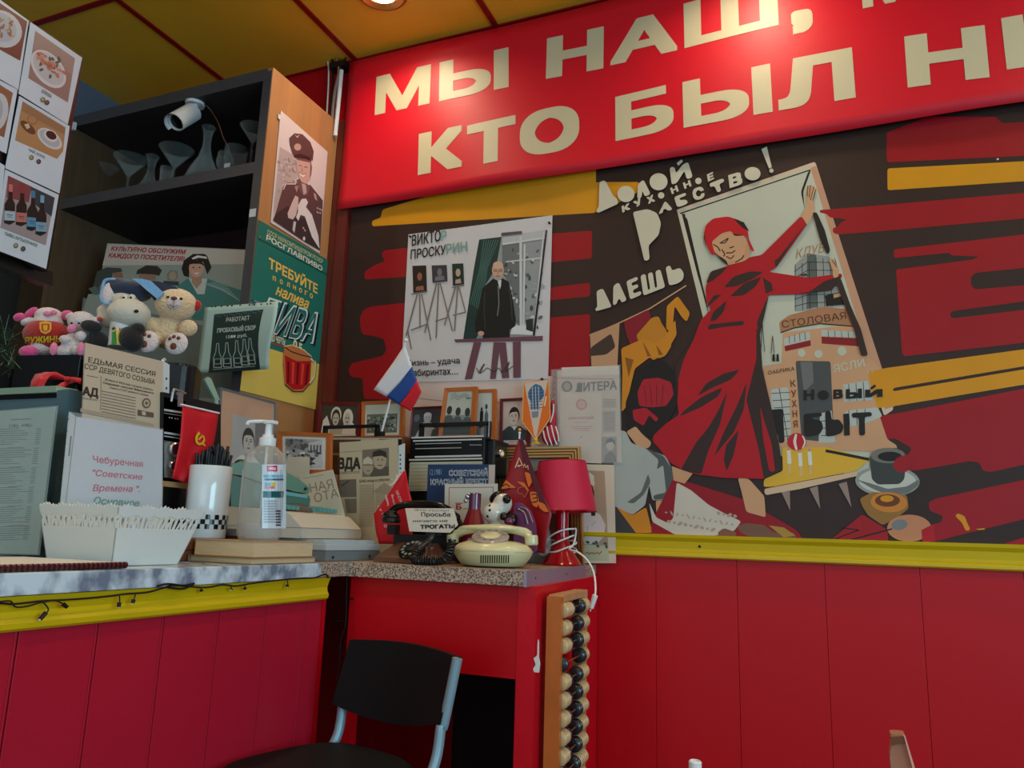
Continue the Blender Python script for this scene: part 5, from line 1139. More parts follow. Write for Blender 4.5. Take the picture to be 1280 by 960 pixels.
def bust(s, u, v, r, asp=1.0, skin=G(176), hair=G(50), coat=G(60), hat=None, beard=False, look=0):
    """head and shoulders; r = head half-height in v, asp = sheet width/height"""
    ru = r/asp
    s.uv([(u-2.1*ru, v-2.9*r), (u+2.1*ru, v-2.9*r), (u+1.9*ru, v-1.7*r), (u+.9*ru, v-1.1*r), (u-.9*ru, v-1.1*r), (u-1.9*ru, v-1.7*r)], coat)
    s.uv([(u-.42*ru, v-1.3*r), (u+.42*ru, v-1.3*r), (u+.38*ru, v-.6*r), (u-.38*ru, v-.6*r)], tuple(c*.85 for c in skin))
    s.uv([(u-.35*ru, v-1.15*r), (u, v-1.6*r), (u+.35*ru, v-1.15*r), (u+.2*ru, v-1.1*r), (u-.2*ru, v-1.1*r)], G(215))
    s.el(u, v+.12*r, .82*ru, 1.0*r, hair); s.el(u+look*.1*ru, v-.08*r, .70*ru, .92*r, skin)
    s.uv([(u-.72*ru, v+.35*r), (u-.5*ru, v+.95*r), (u+.5*ru, v+.95*r), (u+.72*ru, v+.35*r), (u+.3*ru, v+.55*r), (u-.3*ru, v+.5*r)], hair)
    dk = tuple(c*.4 for c in skin)
    for e in (-1, 1): s.el(u+(e*.28+look*.12)*ru, v+.06*r, .13*ru, .06*r, dk); s.line([(u+(e*.28+look*.12-.16)*ru, v+.22*r), (u+(e*.28+look*.12+.16)*ru, v+.22*r)], .05*r*(s.q[3]-s.q[0]).length*0+.06*r, dk)
    s.uv([(u+(look*.15-.04)*ru, v+.02*r), (u+(look*.15+.04)*ru, v+.02*r), (u+(look*.15+.1)*ru, v-.26*r), (u+(look*.15-.08)*ru, v-.26*r)], tuple(c*.82 for c in skin))
    s.el(u+look*.12*ru, v-.48*r, .24*ru, .06*r, tuple(c*.55 for c in skin))
    if beard: s.uv([(u-.5*ru, v-.4*r), (u+.5*ru, v-.4*r), (u+.3*ru, v-1.1*r), (u-.3*ru, v-1.1*r)], hair)
    if hat == 'cap': s.uv([(u-.85*ru, v+.45*r), (u-.95*ru, v+.95*r), (u, v+1.3*r), (u+.95*ru, v+.95*r), (u+.85*ru, v+.45*r)], hair)
    if hat == 'white': s.el(u, v+.7*r, .95*ru, .5*r, G(225))
    if hat == 'scarf': s.el(u, v+.55*r, 1.0*ru, .75*r, G(215), 0, 180)
def crowd(s, u0, v0, u1, v1, n, cols, r=.03, seed=1):
    random.seed(seed); k = s.k
    for i in range(n): s.el(random.uniform(u0, u1), random.uniform(v0, v1), r*random.uniform(.5, 1.3), r*random.uniform(.6, 1.5), random.choice(cols), n=7, rot=random.uniform(0, 90))
    s.k = s.k+1
def soft(bm, pl, k, items, off=0):
    """ellipsoids given in picture scale: (px,py,rx,ry,depth,off[,rot])"""
    for it in items:
        px, py, rx, ry, dz, o = it[:6]; rot = it[6] if len(it) > 6 else 0
        R = Matrix((pl.u, -pl.n, pl.v)).transposed() @ Matrix.Rotation(math.radians(-rot), 3, 'Y'); ell(bm, pl(px, py, off+o), (rx*k, dz*k, ry*k), R)
# ================================================================== BLACK BOXES WITH TOYS
ZB = 1.575
b0 = at(103, 444, 1, -.95); B1 = Pl(b0, 12); B2 = Pl(b0+Vector((.005, -.0, 0)), 35)
def vbox(bm, A, B, dep, z0, z1, n, bev=0):
    P = [Vector((A.x, A.y, z0)), Vector((B.x, B.y, z0)), Vector((B.x, B.y, z0))-n*dep, Vector((A.x, A.y, z0))-n*dep]; prism(bm, P, (0, 0, z1-z0))
    if bev: bmesh.ops.bevel(bm, geom=bm.edges[:], offset=bev, segments=3, affect='EDGES')
A, B = B1(19, 444), B1(101, 444)
t = thing('black_box', 'matt black box tied with a red ribbon, two piglets sitting on it', 'box', ((A.x+B.x)/2, (A.y+B.y)/2, ZT))
bm = NB(); vbox(bm, A, B, .095, ZT, ZB, B1.n, .003); obj('body', bm, 'black_plastic', t); bm = NB(); 
bm.free()
A, B = B2(113, 444), B2(243, 450)
t = thing('coffee_machine', 'black machine with a rounded right corner under the teddy bear', 'machine', ((A.x+B.x)/2, (A.y+B.y)/2, ZT))
bm = NB(); P = [A, B-B2.u*.04]
for k in range(1, 6):
    a = k/5*PI/2; P.append(B-B2.u*.04+B2.u*.04*math.sin(a)-B2.n*.04*(1-math.cos(a)))
P += [B-B2.n*.12, A-B2.n*.12]; prism(bm, [(p.x, p.y, ZT) for p in P], (0, 0, ZB-.004-ZT)); bmesh.ops.bevel(bm, geom=[e for e in bm.edges if abs(e.verts[0].co.z-e.verts[1].co.z) < .001 and e.verts[0].co.z > 1.5], offset=.006, segments=2); obj('body', bm, 'black_plastic', t)
bm = NB(); lathe(bm, [(.006, 0), (.005, .002), (0, .003)], B2(205, 450, .0005), tuple(B2.n), 14); obj('button', bm, 'chrome', t)
bm = NB(); plate(bm, B2, [(200, 520), (238, 520), (238, 516), (200, 516)], -.002); plate(bm, B2, [(227, 500), (229, 500), (229, 494), (227, 494)], -.003); obj('trim_line', bm, 'grey_dark', t)
# ribbon bow
RB = Pl(B1(86, 474, .012), 12); zr = Z(0, 440, 8)
t = thing('ribbon_bow', 'glossy red ribbon bow tied on the front of the left black box', 'ribbon', RB(86, 480))
def strip(e1, e2, name='ribbon_loop'):
    bm = NB(); a = [bm.verts.new(RB(*zr([(x, y)])[0], d)) for x, y, d in e1]; b = [bm.verts.new(RB(*zr([(x, y)])[0], d)) for x, y, d in e2]
    for i in range(len(a)-1): bm.faces.new((a[i], a[i+1], b[i+1], b[i]))
    o = obj(name, bm, 'ribbon', t, smooth=True); m_ = o.modifiers.new('s', 'SOLIDIFY'); m_.thickness = .0008
strip([(350, 222, .02), (312, 290, .035), (300, 350, .04), (330, 400, .038), (470, 470, .03)], [(545, 203, .015), (480, 260, .03), (446, 320, .035), (434, 380, .034), (440, 430, .03)])
strip([(350, 222, .02), (450, 200, .012), (560, 200, .004), (630, 232, 0), (690, 262, -.002)], [(470, 275, .01), (530, 275, .004), (600, 275, 0), (650, 285, -.002), (690, 292, -.002)])
strip([(436, 400, .03), (530, 355, .02), (620, 305, .008), (680, 285, 0)], [(470, 470, .03), (556, 462, .022), (620, 375, .01), (700, 310, 0)])
strip([(680, 246, 0), (740, 250, .004), (815, 262, .0)], [(688, 322, 0), (760, 300, .004), (808, 326, .0)], 'ribbon_tail')
strip([(476, 455, .028), (480, 490, .026), (490, 520, .024)], [(536, 446, .028), (524, 490, .026), (505, 532, .024)], 'ribbon_tail')
bm = NB(); soft(bm, RB, .00215, [(84.5, 474, 3.6, 3.2, 3, .004)]); obj('knot', bm, 'ribbon', t, smooth=True)
# --- toys
K = .0022
def toy(name, label, pl, x, y=None): return thing(name, label, 'toy', Vector((pl(x, 440, 0).x, pl(x, 440, 0).y, ZB)))
T1 = Pl(B1(60, 430, -.048), 12)
t = toy('toy_pig', 'pink eared plush pig in a red shirt lying on the left black box', T1, 58)
bm = NB(); soft(bm, T1, K, [(58, 419, 22, 19, 18, 0), (61, 395, 16, 10, 14, 0), (54, 437, 16, 8, 14, 0), (34, 402, 9, 4.6, 5, .01, 20), (60, 405, 18, 12, 15, 0)]); obj('body', bm, 'plush_white', t, remesh=.0035)
bm = NB(); soft(bm, T1, K, [(58, 418, 27, 18.5, 21, 0), (57, 430, 22, 9, 13, 0)]); sh = obj('shirt', bm, 'plush_shirt', t, remesh=.0035)
for it in ([(39, 391, 9.5, 5, 4, .0, 35)], [(84, 394, 9, 6, 4, -.01, -5)]): bm = NB(); soft(bm, T1, K, it); obj('ear', bm, 'plush_pink', t, smooth=True)
bm = NB(); soft(bm, T1, K, [(24, 396.5, 7, 5, 5, .011, 15)]); obj('hand', bm, 'plush_pink', t, smooth=True)
bm = NB(); soft(bm, T1, K, [(36, 440, 11.5, 7.6, 8, .03)]); obj('foot', bm, 'plush_pink', t, smooth=True)
bm = NB(); soft(bm, T1, K, [(59.5, 392, 5, 3.2, 3, .028), (67.5, 390.5, 3.6, 3, 3, .026)]); obj('snout', bm, 'plush_lpink', t, smooth=True)
z1 = Z(0, 330, 6.4)
R1 = Matrix((T1.u, -T1.n, T1.v)).transposed(); dc = decal('shirt_print', ell_surf(T1(58, 418, 0), (27.6*K, 21.6*K, 19.2*K), R1), T1.n, 'print_matte', t, .0022)
dc.textpx('РУЖИНЫ', *z1([(205, 638), (500, 626), (208, 586)]), (230, 200, 40), .03)
dc.px(z1([(322, 470), (345, 462), (368, 455), (392, 462), (416, 470), (418, 520), (408, 545), (370, 564), (334, 548), (322, 520)]), (222, 160, 40)); dc.px(z1([(335, 480), (402, 480), (402, 525), (370, 548), (338, 530)]), (170, 60, 30)); dc.px(z1([(350, 490), (388, 490), (384, 530), (368, 540), (354, 528)]), (222, 160, 40)); dc.done()
t = toy('toy_piglet', 'small white plush piglet with pink soles beside the red shirted pig', T1, 92)
bm = NB(); soft(bm, T1, K, [(102, 402, 16, 12, 13, .02), (92, 430, 13, 13, 12, .02), (80, 439, 14, 6.5, 7, .035), (98, 438, 9, 6.5, 7, .035), (81, 424, 7, 5, 5, .05), (101, 420, 7, 6, 5, .045), (87, 395, 6, 4, 3, .02, 30), (121, 401, 5, 5, 3, .01, -30)]); obj('body', bm, 'plush_white', t, remesh=.003)
bm = NB(); soft(bm, T1, K, [(89.5, 410.5, 5.2, 4.8, 4, .046)]); obj('snout', bm, 'plush_lpink', t, smooth=True)
for x in (89.5, 98.5): bm = NB(); soft(bm, T1, K, [(x, 404, 1.2, 1.2, 1, .049 if x > 95 else .047)]); obj('eye', bm, 'black_gloss', t, smooth=True)
for x in (67, 101): bm = NB(); soft(bm, T1, K, [(x, 436, 4.6, 7.6, 3, .052)]); obj('sole', bm, 'plush_lpink', t, smooth=True)
bm = NB(); soft(bm, T1, K, [(125, 399, 4, 2.6, 2, .016, -30)]); obj('inner_ear', bm, 'plush_shirt', t, smooth=True)
T2 = Pl(B2(160, 420, -.05), 24); z2 = Z(100, 290, 5.65)
t = toy('toy_donkey', 'grey muzzled plush donkey in a navy cap between piglet and teddy bear', T2, 160)
bm = NB(); soft(bm, T2, K, [(161, 392, 24, 17.5, 20, .035), (156, 376, 16, 12, 14, .01), (134, 389, 12, 9, 8, 0), (140, 398, 18, 12, 10, 0), (153, 415, 14, 16, 12, .01)]); obj('head', bm, 'plush_grey', t, remesh=.0035)
bm = NB(); soft(bm, T2, K, [(158, 364, 31, 13, 20, .0, -2), (150, 358, 20, 9, 18, 0)]); cap = obj('cap', bm, 'plush_navy', t, remesh=.0035)
bm = NB(); prism(bm, [T2(*p, .03) for p in z2([(440, 335), (560, 350), (680, 388), (690, 400), (590, 470), (520, 480), (470, 400)])], T2.n*-.008); obj('visor', bm, 'plush_navy', t)
bm = NB(); prism(bm, [T2(*p, .048) for p in z2([(365, 328), (440, 330), (500, 345), (590, 430), (545, 472), (470, 410), (420, 365)])], T2.n*-.006); obj('cap_stripe', bm, 'plush_lblue', t)
bm = NB(); soft(bm, T2, K, [(136, 366, 7, 14, 6, .03, -8)]); obj('cap_flap', bm, 'plush_white', t, smooth=True)
bm = NB(); tube(bm, [T2(*p, .035) for p in z2([(250, 335), (180, 340), (160, 400), (150, 470), (190, 510), (260, 500)])], .004, 8); obj('cap_cord', bm, 'plush_lblue', t, smooth=True)
for x, p in ((156, 154.5), (165, 163.5)):
    bm = NB(); soft(bm, T2, K, [(x, 372.5, 4.6, 4.6, 4.6, .042)]); e_ = obj('eye', bm, 'ceramic', t, smooth=True); bm = NB(); soft(bm, T2, K, [(p, 372, 1.4, 1.4, 1, .052)]); obj('pupil', bm, 'black_gloss', e_, smooth=True)
bm = NB(); soft(bm, T2, K, [(170.5, 389, 2.6, 2, 1.5, .074)]); obj('nostril', bm, 'black_matte', t, smooth=True)
bm = NB(); p = T2(153, 418, .028); lathe(bm, [(.030, -.034), (.031, .033)], p, (0, 0, 1), 24); can = obj('paper_shirt', bm, 'white_paper', t, smooth=True)
dc = decal('shirt_print', cyl_surf(p, .0315), T2.n, 'print_matte', t, .0008)
dc.px(z2([(228, 690), (255, 675), (262, 790), (222, 800)]), (60, 140, 70)); dc.px(z2([(255, 690), (290, 700), (300, 780), (262, 790)]), (230, 206, 50)); dc.elpx(142, 411, 3, 4, (220, 180, 150)); dc.px(z2([(222, 686), (240, 670), (256, 688), (240, 690)]), (30, 30, 30)); dc.textpx('Не', *z2([(278, 698), (320, 700), (280, 676)]), (200, 40, 40), .04); dc.done()
bm = NB(); soft(bm, T2, K, [(164, 424, 13, 16, 10, .055, 35), (172, 412, 9, 8, 8, .05)]); obj('hoof', bm, 'plush_black', t, remesh=.003)
bm = NB(); soft(bm, T2, K, [(121, 426, 14, 12, 9, .045)]); obj('hoof', bm, 'plush_black', t, remesh=.003)
bm = NB(); soft(bm, T2, K, [(114, 408, 12.5, 7, 4, .065, -12)]); obj('hoof', bm, 'plush_black', t, smooth=True)
T3 = Pl(B2(211, 420, -.05), 14)
t = toy('teddy_bear', 'cream teddy bear with paw print soles sitting at the right of the toy row', T3, 211)
bm = NB(); soft(bm, T3, K, [(220, 381, 24.5, 19.5, 20, .02), (211, 414, 19, 22, 16, 0), (188, 406, 12, 10, 9, .025), (235, 410, 11, 10, 9, .02), (200, 366, 6, 6, 4, .0), (186, 428, 13, 12, 10, .04), (220, 430, 12, 12, 10, .04)]); obj('body', bm, 'plush_cream', t, remesh=.0035)
bm = NB(); soft(bm, T3, K, [(217.5, 378.5, 9.5, 8, 6, .055)]); obj('muzzle', bm, 'plush_white', t, smooth=True)
bm = NB(); soft(bm, T3, K, [(217.5, 372.6, 3.8, 2.2, 2.2, .069)]); obj('nose', bm, 'wood_brown', t, smooth=True)
bm = NB(); P = [T3(217.5, 374, .0725), T3(217.5, 379, .0725), T3(216, 385, .07)]; tube(bm, P, .0006, 6); tube(bm, [T3(212, 380, .068), T3(217, 383.5, .071), T3(222, 381, .069)], .0006, 6); obj('mouth', bm, 'black_matte', t)
for x, y in ((210, 371.5), (226.5, 373.5)): bm = NB(); soft(bm, T3, K, [(x, y, 1.9, 1.5, 1.6, .0625)]); obj('eye', bm, 'black_gloss', t, smooth=True)
bm = NB(); soft(bm, T3, K, [(246, 382, 5.5, 6.5, 4, .01)]); obj('ear', bm, 'plush_shirt', t, smooth=True)
for cx, cy in ((184, 427), (220.5, 429.5)):
    bm = NB(); soft(bm, T3, K, [(cx, cy, 13.8, 13, 5, .062)]); so_ = obj('sole', bm, 'plush_white', t, smooth=True)
    for dx, dy, r in ((-8, -6, 2.2), (-3, -8.6, 2.3), (2.6, -6.8, 2.3), (-3.5, 3, 4.2)): bm = NB(); soft(bm, T3, K, [(cx+dx, cy+dy, r, r, 1.6, .071)]); obj('paw_pad', bm, 'wood_brown', so_, smooth=True)
# tinsel at the left
bm = NB(); random.seed(4)
gp = Pl(at(2, 440, 1, -.98), 0)
for k in range(70):
    a = gp(random.uniform(-14, 18), random.uniform(404, 468), random.uniform(-.03, .03)); d_ = Vector((random.uniform(-1, 1), random.uniform(-1, 1), random.uniform(-1, 1))).normalized()*random.uniform(.015, .035); cyl(bm, a-d_, a+d_, .0009, .0004, 4)
mat('tinsel', (90, 130, 104), .25, metal=.8); o = obj('tinsel', bm, 'tinsel'); tag(o, 'silver green tinsel sprig at the far left behind the pig', 'tinsel'); o['kind'] = 'stuff'
q = gp(0, 470); bm = NB(); box2(bm, (q.x-.30, q.y-.05, ZT), (q.x+.045, q.y+.12, gp(5, 462).z)); tag(obj('black_box', bm, 'black_matte'), 'low black box at the far left under the tinsel', 'box')

# ================================================================== FRONT ROW ON THE LEFT COUNTER
MPn = Pl(at(35, 600, 1, -1.17), -6)
t = thing('menu_stand', 'clear acrylic menu holder with a pale green price list at the left edge', 'menu', MPn(0, 690))
q = [(-75, 692), (48, 694), (71, 507), (-75, 519)]
bm = NB(); plate(bm, MPn, q, .003, 0); obj('acrylic_panel', bm, 'thin_clear', t)
s = Sheet('menu_page', Pl(MPn.p-MPn.n*.004, -6), inset(q, 1.5), .001, (198, 222, 216), 'print_satin', t); zp7 = Z(0, 490, 4.17)
s.linepx(zp7([(58, 145), (164, 140)]), 1.6, (150, 120, 120)); s.textpx('330р. 440р.', *zp7([(45, 186), (172, 180), (45, 168)]), (70, 96, 100), .01)
random.seed(21)
for r in range(52):
    y = 200+r*11.3; 
    if y > 800: break
    xr = 225-(y-200)*.125; c = random.choice([(90, 130, 126), (100, 140, 136), (120, 150, 146), (120, 96, 104)]) 
    if r % 9 == 8: a0, a1 = 40, 120
    else: a0, a1 = -150, random.uniform(60, 165)
    s.linepx([(a0/4.17, 490+y/4.17), (a1/4.17, 490+(y-.035*(a1-a0))/4.17)], .9, c); s.k -= 1
    if r % 9 != 8: s.linepx([((xr-34)/4.17, 490+(y-8)/4.17), ((xr-8)/4.17, 490+(y-9)/4.17)], 1.1, (90, 120, 124)); s.k -= 1
s.k += 2; s.done()
bm = NB(); a, b = MPn(-75, 694), MPn(48, 694); prism(bm, [(a.x, a.y, ZT+.0005), (b.x, b.y, ZT+.0005), (b.x+.004, b.y-.05, ZT+.0005), (a.x, a.y-.05, ZT+.0005)], (0, 0, .003)); obj('foot', bm, 'thin_clear', t)
M2 = Pl(MPn.p-MPn.n*.05, -6)
t = thing('display_case', 'blue grey plastic display case behind the acrylic menu holder', 'case', (M2(0, 690).x, M2(0, 690).y, ZT))
zC = Z(0, 440, 8); A, B = M2(-75, 600), M2(70, 600); bm = NB(); vbox(bm, A, B, .05, ZT, M2(70, 488).z, M2.n); mat('case_blue', (92, 124, 136), .3); obj('body', bm, 'case_blue', t)
bm = NB(); plate(bm, M2, [(-75, 497), (70, 490), (70, 482), (-75, 489)], .05, .002); obj('lid', bm, 'green_light', t); bm = NB(); plate(bm, M2, [(-75, 503), (70, 497), (70, 491), (-75, 497)], .002, .0015); obj('lid_gap', bm, 'black_gloss', t)
c5 = Pl(at(78, 620, 1, -1.1), 0); s = Sheet('card', c5, [(64, 692), (80, 692), (87, 580), (70, 578)], .002, (190, 190, 170)); s.done('narrow beige card standing between the menu holder and the white notice', 'card')
# flat comb bound booklet
t = thing('booklet', 'flat comb bound menu booklet lying on the marble counter edge', 'booklet', (-1.2, -1.4, ZT)); yb_ = -1.262
bm = NB(); box2(bm, (-1.36, -1.9, ZT+.0005), (-1.105, yb_, ZT+.010), bev=.0015); obj('pages', bm, 'white_paper', t)
bm = NB(); k = -1.9
while k < yb_-.004: lathe(bm, [(.0055, 0), (.0055, .005)], (-1.103, k, ZT+.0062), (0, 1, 0), 10); k += .0085
mat('comb_red', (78, 24, 30), .35); o = obj('comb_binding', bm, 'comb_red', t); o['kind'] = 'stuff'
# white openwork basket
t = thing('basket', 'white plastic basket with a tulip shaped openwork rim on the marble counter', 'basket', (-1.255, -1.15, ZT))
mat('basket_white', (214, 220, 216), .32, spec=.5)
bc = {'b': [(-1.335, -1.235), (-1.172, -1.235), (-1.172, -1.085), (-1.335, -1.085)], 't': [(-1.357, -1.253), (-1.152, -1.253), (-1.152, -1.045), (-1.357, -1.045)]}
H_ = at(145, 629, 1, -1.25).z-ZT
def bpt(side, u, v, out=0):
    A0, A1 = [Vector((*p, 0)) for p in (bc['b'][side], bc['b'][(side+1) % 4])]; B0, B1_ = [Vector((*p, 0)) for p in (bc['t'][side], bc['t'][(side+1) % 4])]
    p = A0.lerp(A1, u).lerp(B0.lerp(B1_, u), v); d = (A1-A0).normalized(); n = Vector((d.y, -d.x, 0)); return p+n*out+Vector((0, 0, ZT+.001+H_*v))
bm = NB()
for sd in range(4): prism(bm, [bpt(sd, 0, 0), bpt(sd, 1, 0), bpt(sd, 1, .60), bpt(sd, 0, .60)], -(bpt(sd, 0, 0, .0018)-bpt(sd, 0, 0)))
prism(bm, [bpt(k, 0, 0) for k in range(4)], (0, 0, .002)); obj('body', bm, 'basket_white', t)
bm = NB()
oo = [0]
for sd in range(4):
    n = 5
    nn = bpt(sd, 0, 0, -.0016)-bpt(sd, 0, 0)
    def st(pts, w=.0042):
        for (u0, v0), (u1, v1) in zip(pts, pts[1:]):
            w_ = w/.19/2; oo[0] = (oo[0]+1) % 9; q_ = -.0003-.00012*oo[0]; prism(bm, [bpt(sd, max(0, u0-w_), v0, q_), bpt(sd, min(1, u0+w_), v0, q_), bpt(sd, min(1, u1+w_), v1, q_), bpt(sd, max(0, u1-w_), v1, q_)], nn)
    for i in range(n):
        c = (i+.5)/n; d = .5/n
        st([(c, .58), (c, .88)], .005); st([(c-d, .58), (c-d*.8, .70), (c-d*.35, .80), (c-d*.1, .84)], .0045); st([(c+d, .58), (c+d*.8, .70), (c+d*.35, .80), (c+d*.1, .84)], .0045); st([(c-d*.45, .58), (c-d*.6, .72), (c-d*.98, .84)], .0035); st([(c+d*.45, .58), (c+d*.6, .72), (c+d*.98, .84)], .0035)
        tul = [(c-d, .83), (c-d*.5, .79), (c, .78), (c+d*.5, .79), (c+d, .83), (c+d, .93), (c+d*.78, .96), (c+d*.62, .92), (c+d*.42, .98), (c+d*.2, .95), (c, 1.0), (c-d*.2, .95), (c-d*.42, .98), (c-d*.62, .92), (c-d*.78, .96), (c-d, .93)]
        prism(bm, [bpt(sd, min(1, max(0, u)), v) for u, v in tul], nn)
o = obj('openwork_rim', bm, 'basket_white', t)
# notice in a file sleeve
N1 = PX(-1.385, 150, 620); zN = Z(0, 420, 3)
t = thing('notice_sheet', 'white paper notice in a clear punched sleeve standing behind the basket', 'notice', N1(140, 690))
s = Sheet('notice_page', N1, zN([(222, 832), (606, 832), (610, 352), (284, 302)]), .001, (214, 220, 232), 'print_satin', t)
PKc, TLc = (206, 60, 104), (30, 150, 130)
s.textpx('Чебуречная', *zN([(348, 474), (536, 492), (348, 448)]), PKc, .02); s.textpx('"Советские', *zN([(346, 524), (534, 540), (347, 500)]), PKc, .02, .2); s.textpx('Времена ".', *zN([(346, 582), (524, 586), (347, 556)]), PKc, .02, .2); s.textpx('Основное', *zN([(350, 630), (522, 640), (352, 602)]), TLc, .02, .2); s.done()
s = Sheet('sleeve_strip', N1, zN([(206, 832), (224, 832), (286, 302), (260, 284)]), .0012, (206, 214, 220), 'print_satin', t)
for k in range(8): s.elpx(85.5-(k*15)*.13, 428+420/3-0+k*15-44, .8, 1.2, (40, 50, 60))
s.linepx(zN([(266, 375), (258, 450)]), 1.6, (50, 60, 66)); s.done()
bm = NB(); plate(bm, N1, zN([(206, 832), (608, 832), (613, 348), (258, 282)]), .0004, .0012); obj('clear_sleeve', bm, 'plastic_wrap', t)
# old newspaper behind
N2 = PX(-1.42, 150, 500)
s = Sheet('newspaper', N2, zN([(290, 800), (600, 800), (612, 95), (320, 25)]), .003, (200, 184, 160), 'print_matte')
s.textpx('ЕДЬМАЯ СЕССИЯ', *zN([(330, 98), (582, 152), (332, 78)]), (60, 50, 44), .012); s.textpx('ССР ДЕВЯТОГО СОЗЫВА', *zN([(316, 122), (580, 182), (318, 102)]), (60, 50, 44), .012)
s.linepx(zN([(325, 148), (368, 156)]), .7, (110, 96, 84)); s.textpx('АД', *zN([(308, 222), (368, 230), (310, 188)]), (60, 50, 44), .05); s.textpx('ОРГАН ЦК КПСС', *zN([(306, 236), (366, 244), (306, 230)]), (90, 78, 70), .01)
s.textpx('Вчера в Москве начала работу', *zN([(394, 166), (574, 206), (394, 158)]), (70, 58, 50), .01, .2); s.textpx('Седьмая сессия Верховного', *zN([(386, 178), (576, 218), (386, 170)]), (70, 58, 50), .02); s.textpx('Совета СССР девятого созыва', *zN([(410, 196), (556, 226), (410, 189)]), (70, 58, 50), .01, .2)
for k in range(9): s.linepx(zN([(380, 206+k*11), (508, 232+k*11)]), .9, (136, 120, 104)); s.k -= 1
s.k += 1; s.elpx(548/3, 420+252/3, 5.4, 6.4, (110, 96, 84)); s.elpx(548/3, 420+252/3, 3.6, 4.4, (190, 174, 150)); s.elpx(548/3, 420+252/3, 2, 2, (110, 96, 84)); s.px(zN([(515, 276), (575, 288), (575, 306), (515, 298)]), (100, 88, 78)); s.px(zN([(530, 282), (545, 284), (545, 298), (532, 296)]), (200, 184, 160)); s.linepx(zN([(378, 150), (376, 280)]), .6, (130, 116, 100)); s.px(zN([(300, 270), (575, 330), (575, 345), (300, 285)]), (176, 160, 138)); s.done('yellowed newspaper sheet with a session headline standing above the white notice', 'newspaper')
s = Sheet('file_sleeve', Pl(N2.p-N2.n*.003, 90), zN([(600, 800), (626, 800), (636, 108), (606, 90)]), .001, (206, 216, 220), 'print_satin')
for k in range(12): s.elpx((624-k*.3)/3, 420+(160+k*36)/3, 1.1, 1.7, (30, 34, 38))
s.done('punched white edge of a file sleeve right of the session newspaper', 'sleeve')
# stereo and the red flag
N3 = PX(-1.41, 225, 540)
t = thing('stereo', 'silver and black stereo with round knobs behind the sickle flag', 'radio', (N3(238, 600).x, N3(238, 600).y, ZT+.15)); zs_ = Z(190, 440, 5.333)
q = [(203, 602), (276, 604), (276, 506), (204, 490)]
bm = NB(); plate(bm, N3, q, .05); obj('body', bm, 'black_plastic', t)
s = Sheet('face', N3, [(204, 601), (232, 602), (232, 502), (205, 496)], .001, (30, 30, 32), 'print_gloss', t)
for y, h, c in ((378, 14, (180, 186, 188)), (405, 4, (160, 160, 160)), (530, 14, (200, 206, 206)), (556, 8, (190, 196, 196)), (590, 6, (120, 120, 120))): s.px(zs_([(80, y), (220, y+22), (220, y+22+h), (80, y+h)]), c)
[s.linepx(zs_([(x, 436+(x-112)*.18), (x+8, 437.5+(x-112)*.18)]), 1.4, (200, 200, 200)) for x in (112, 128, 150, 166)]; s.px(zs_([(80, 600), (220, 600), (220, 850), (80, 836)]), (136, 138, 134)); s.done()
for x, y, r in ((137, 650, 42), (124, 760, 32)):
    p = N3(*zs_([(x, y)])[0], .001); bm = NB(); rr = r/5.333*.0021; lathe(bm, [(rr, 0), (rr, .008), (rr*.8, .012), (rr*.78, .009), (0, .010)], p, tuple(N3.n), 24); obj('knob', bm, 'chrome_dull', t, smooth=True)
bm = NB(); tube(bm, [N3(214, 502), N3(217, 488), N3(222, 488), N3(232, 492)], .003, 8); plate(bm, N3, [(222, 508), (229, 509), (229, 491), (223, 490)], .006, .002); obj('handle_bracket', bm, 'chrome_dull', t)
# little wooden frame box under it
t = thing('wooden_box', 'small wooden framed box with a black front under the stereo', 'box', (-1.43, N3(225, 640).y, ZT)); N4 = PX(-1.40, 222, 640)
zB_ = N3(238, 603).z-.001
a, b = N4(200, 640), N4(276, 640)
bm = NB(); box2(bm, (-1.45, a.y, ZT+.0005), (-1.402, b.y, zB_-.002)); obj('body', bm, 'wood_light', t); bm = NB(); plate(bm, N4, [(202, 668), (229, 669), (233, 611), (205, 608)], .002, .001); obj('black_front', bm, 'black_gloss', t)
# flag with the sickle
F1 = PX(-1.375, 240, 560)
t = thing('soviet_flag', 'red cloth flag with a golden hammer and sickle hanging behind the cup of straws', 'flag', F1(240, 604))
def cloth(nm, pl, e0, e1, mname, parent, amp=.004, nx=12, ny=10, f=3, thk=.0008, ph=0):
    """e0, e1: left and right edges in px, listed top to bottom"""
    def ev(E, v):
        x = v*(len(E)-1); i = min(int(x), len(E)-2); t_ = x-i; return (E[i][0]*(1-t_)+E[i+1][0]*t_, E[i][1]*(1-t_)+E[i+1][1]*t_)
    bm = NB(); g = []
    for j in range(ny+1):
        a = ev(e0, j/ny); b = ev(e1, j/ny); row = []
        for i in range(nx+1): u = i/nx; row.append(bm.verts.new(pl(a[0]*(1-u)+b[0]*u, a[1]*(1-u)+b[1]*u, amp*math.sin(u*f*PI+ph+j*.25)*(.3+.7*j/ny))))
        g.append(row)
    for j in range(ny):
        for i in range(nx): bm.faces.new((g[j+1][i], g[j+1][i+1], g[j][i+1], g[j][i]))
    o = obj(nm, bm, mname, parent, smooth=True); o.modifiers.clear(); m_ = o.modifiers.new('s', 'SOLIDIFY'); m_.thickness = thk; return o
mat('flag_red', (206, 16, 34), .6, noise=.08)
cloth('flag_cloth', F1, [(228, 507), (225, 550), (219, 580), (215, 598)], [(273, 517), (269, 545), (262, 575), (240, 606)], 'flag_red', t)
bm = NB(); cyl(bm, F1(226, 505.5, .002), F1(274, 516.5, .002), .0022, seg=8); obj('rod', bm, 'white_plastic', t)
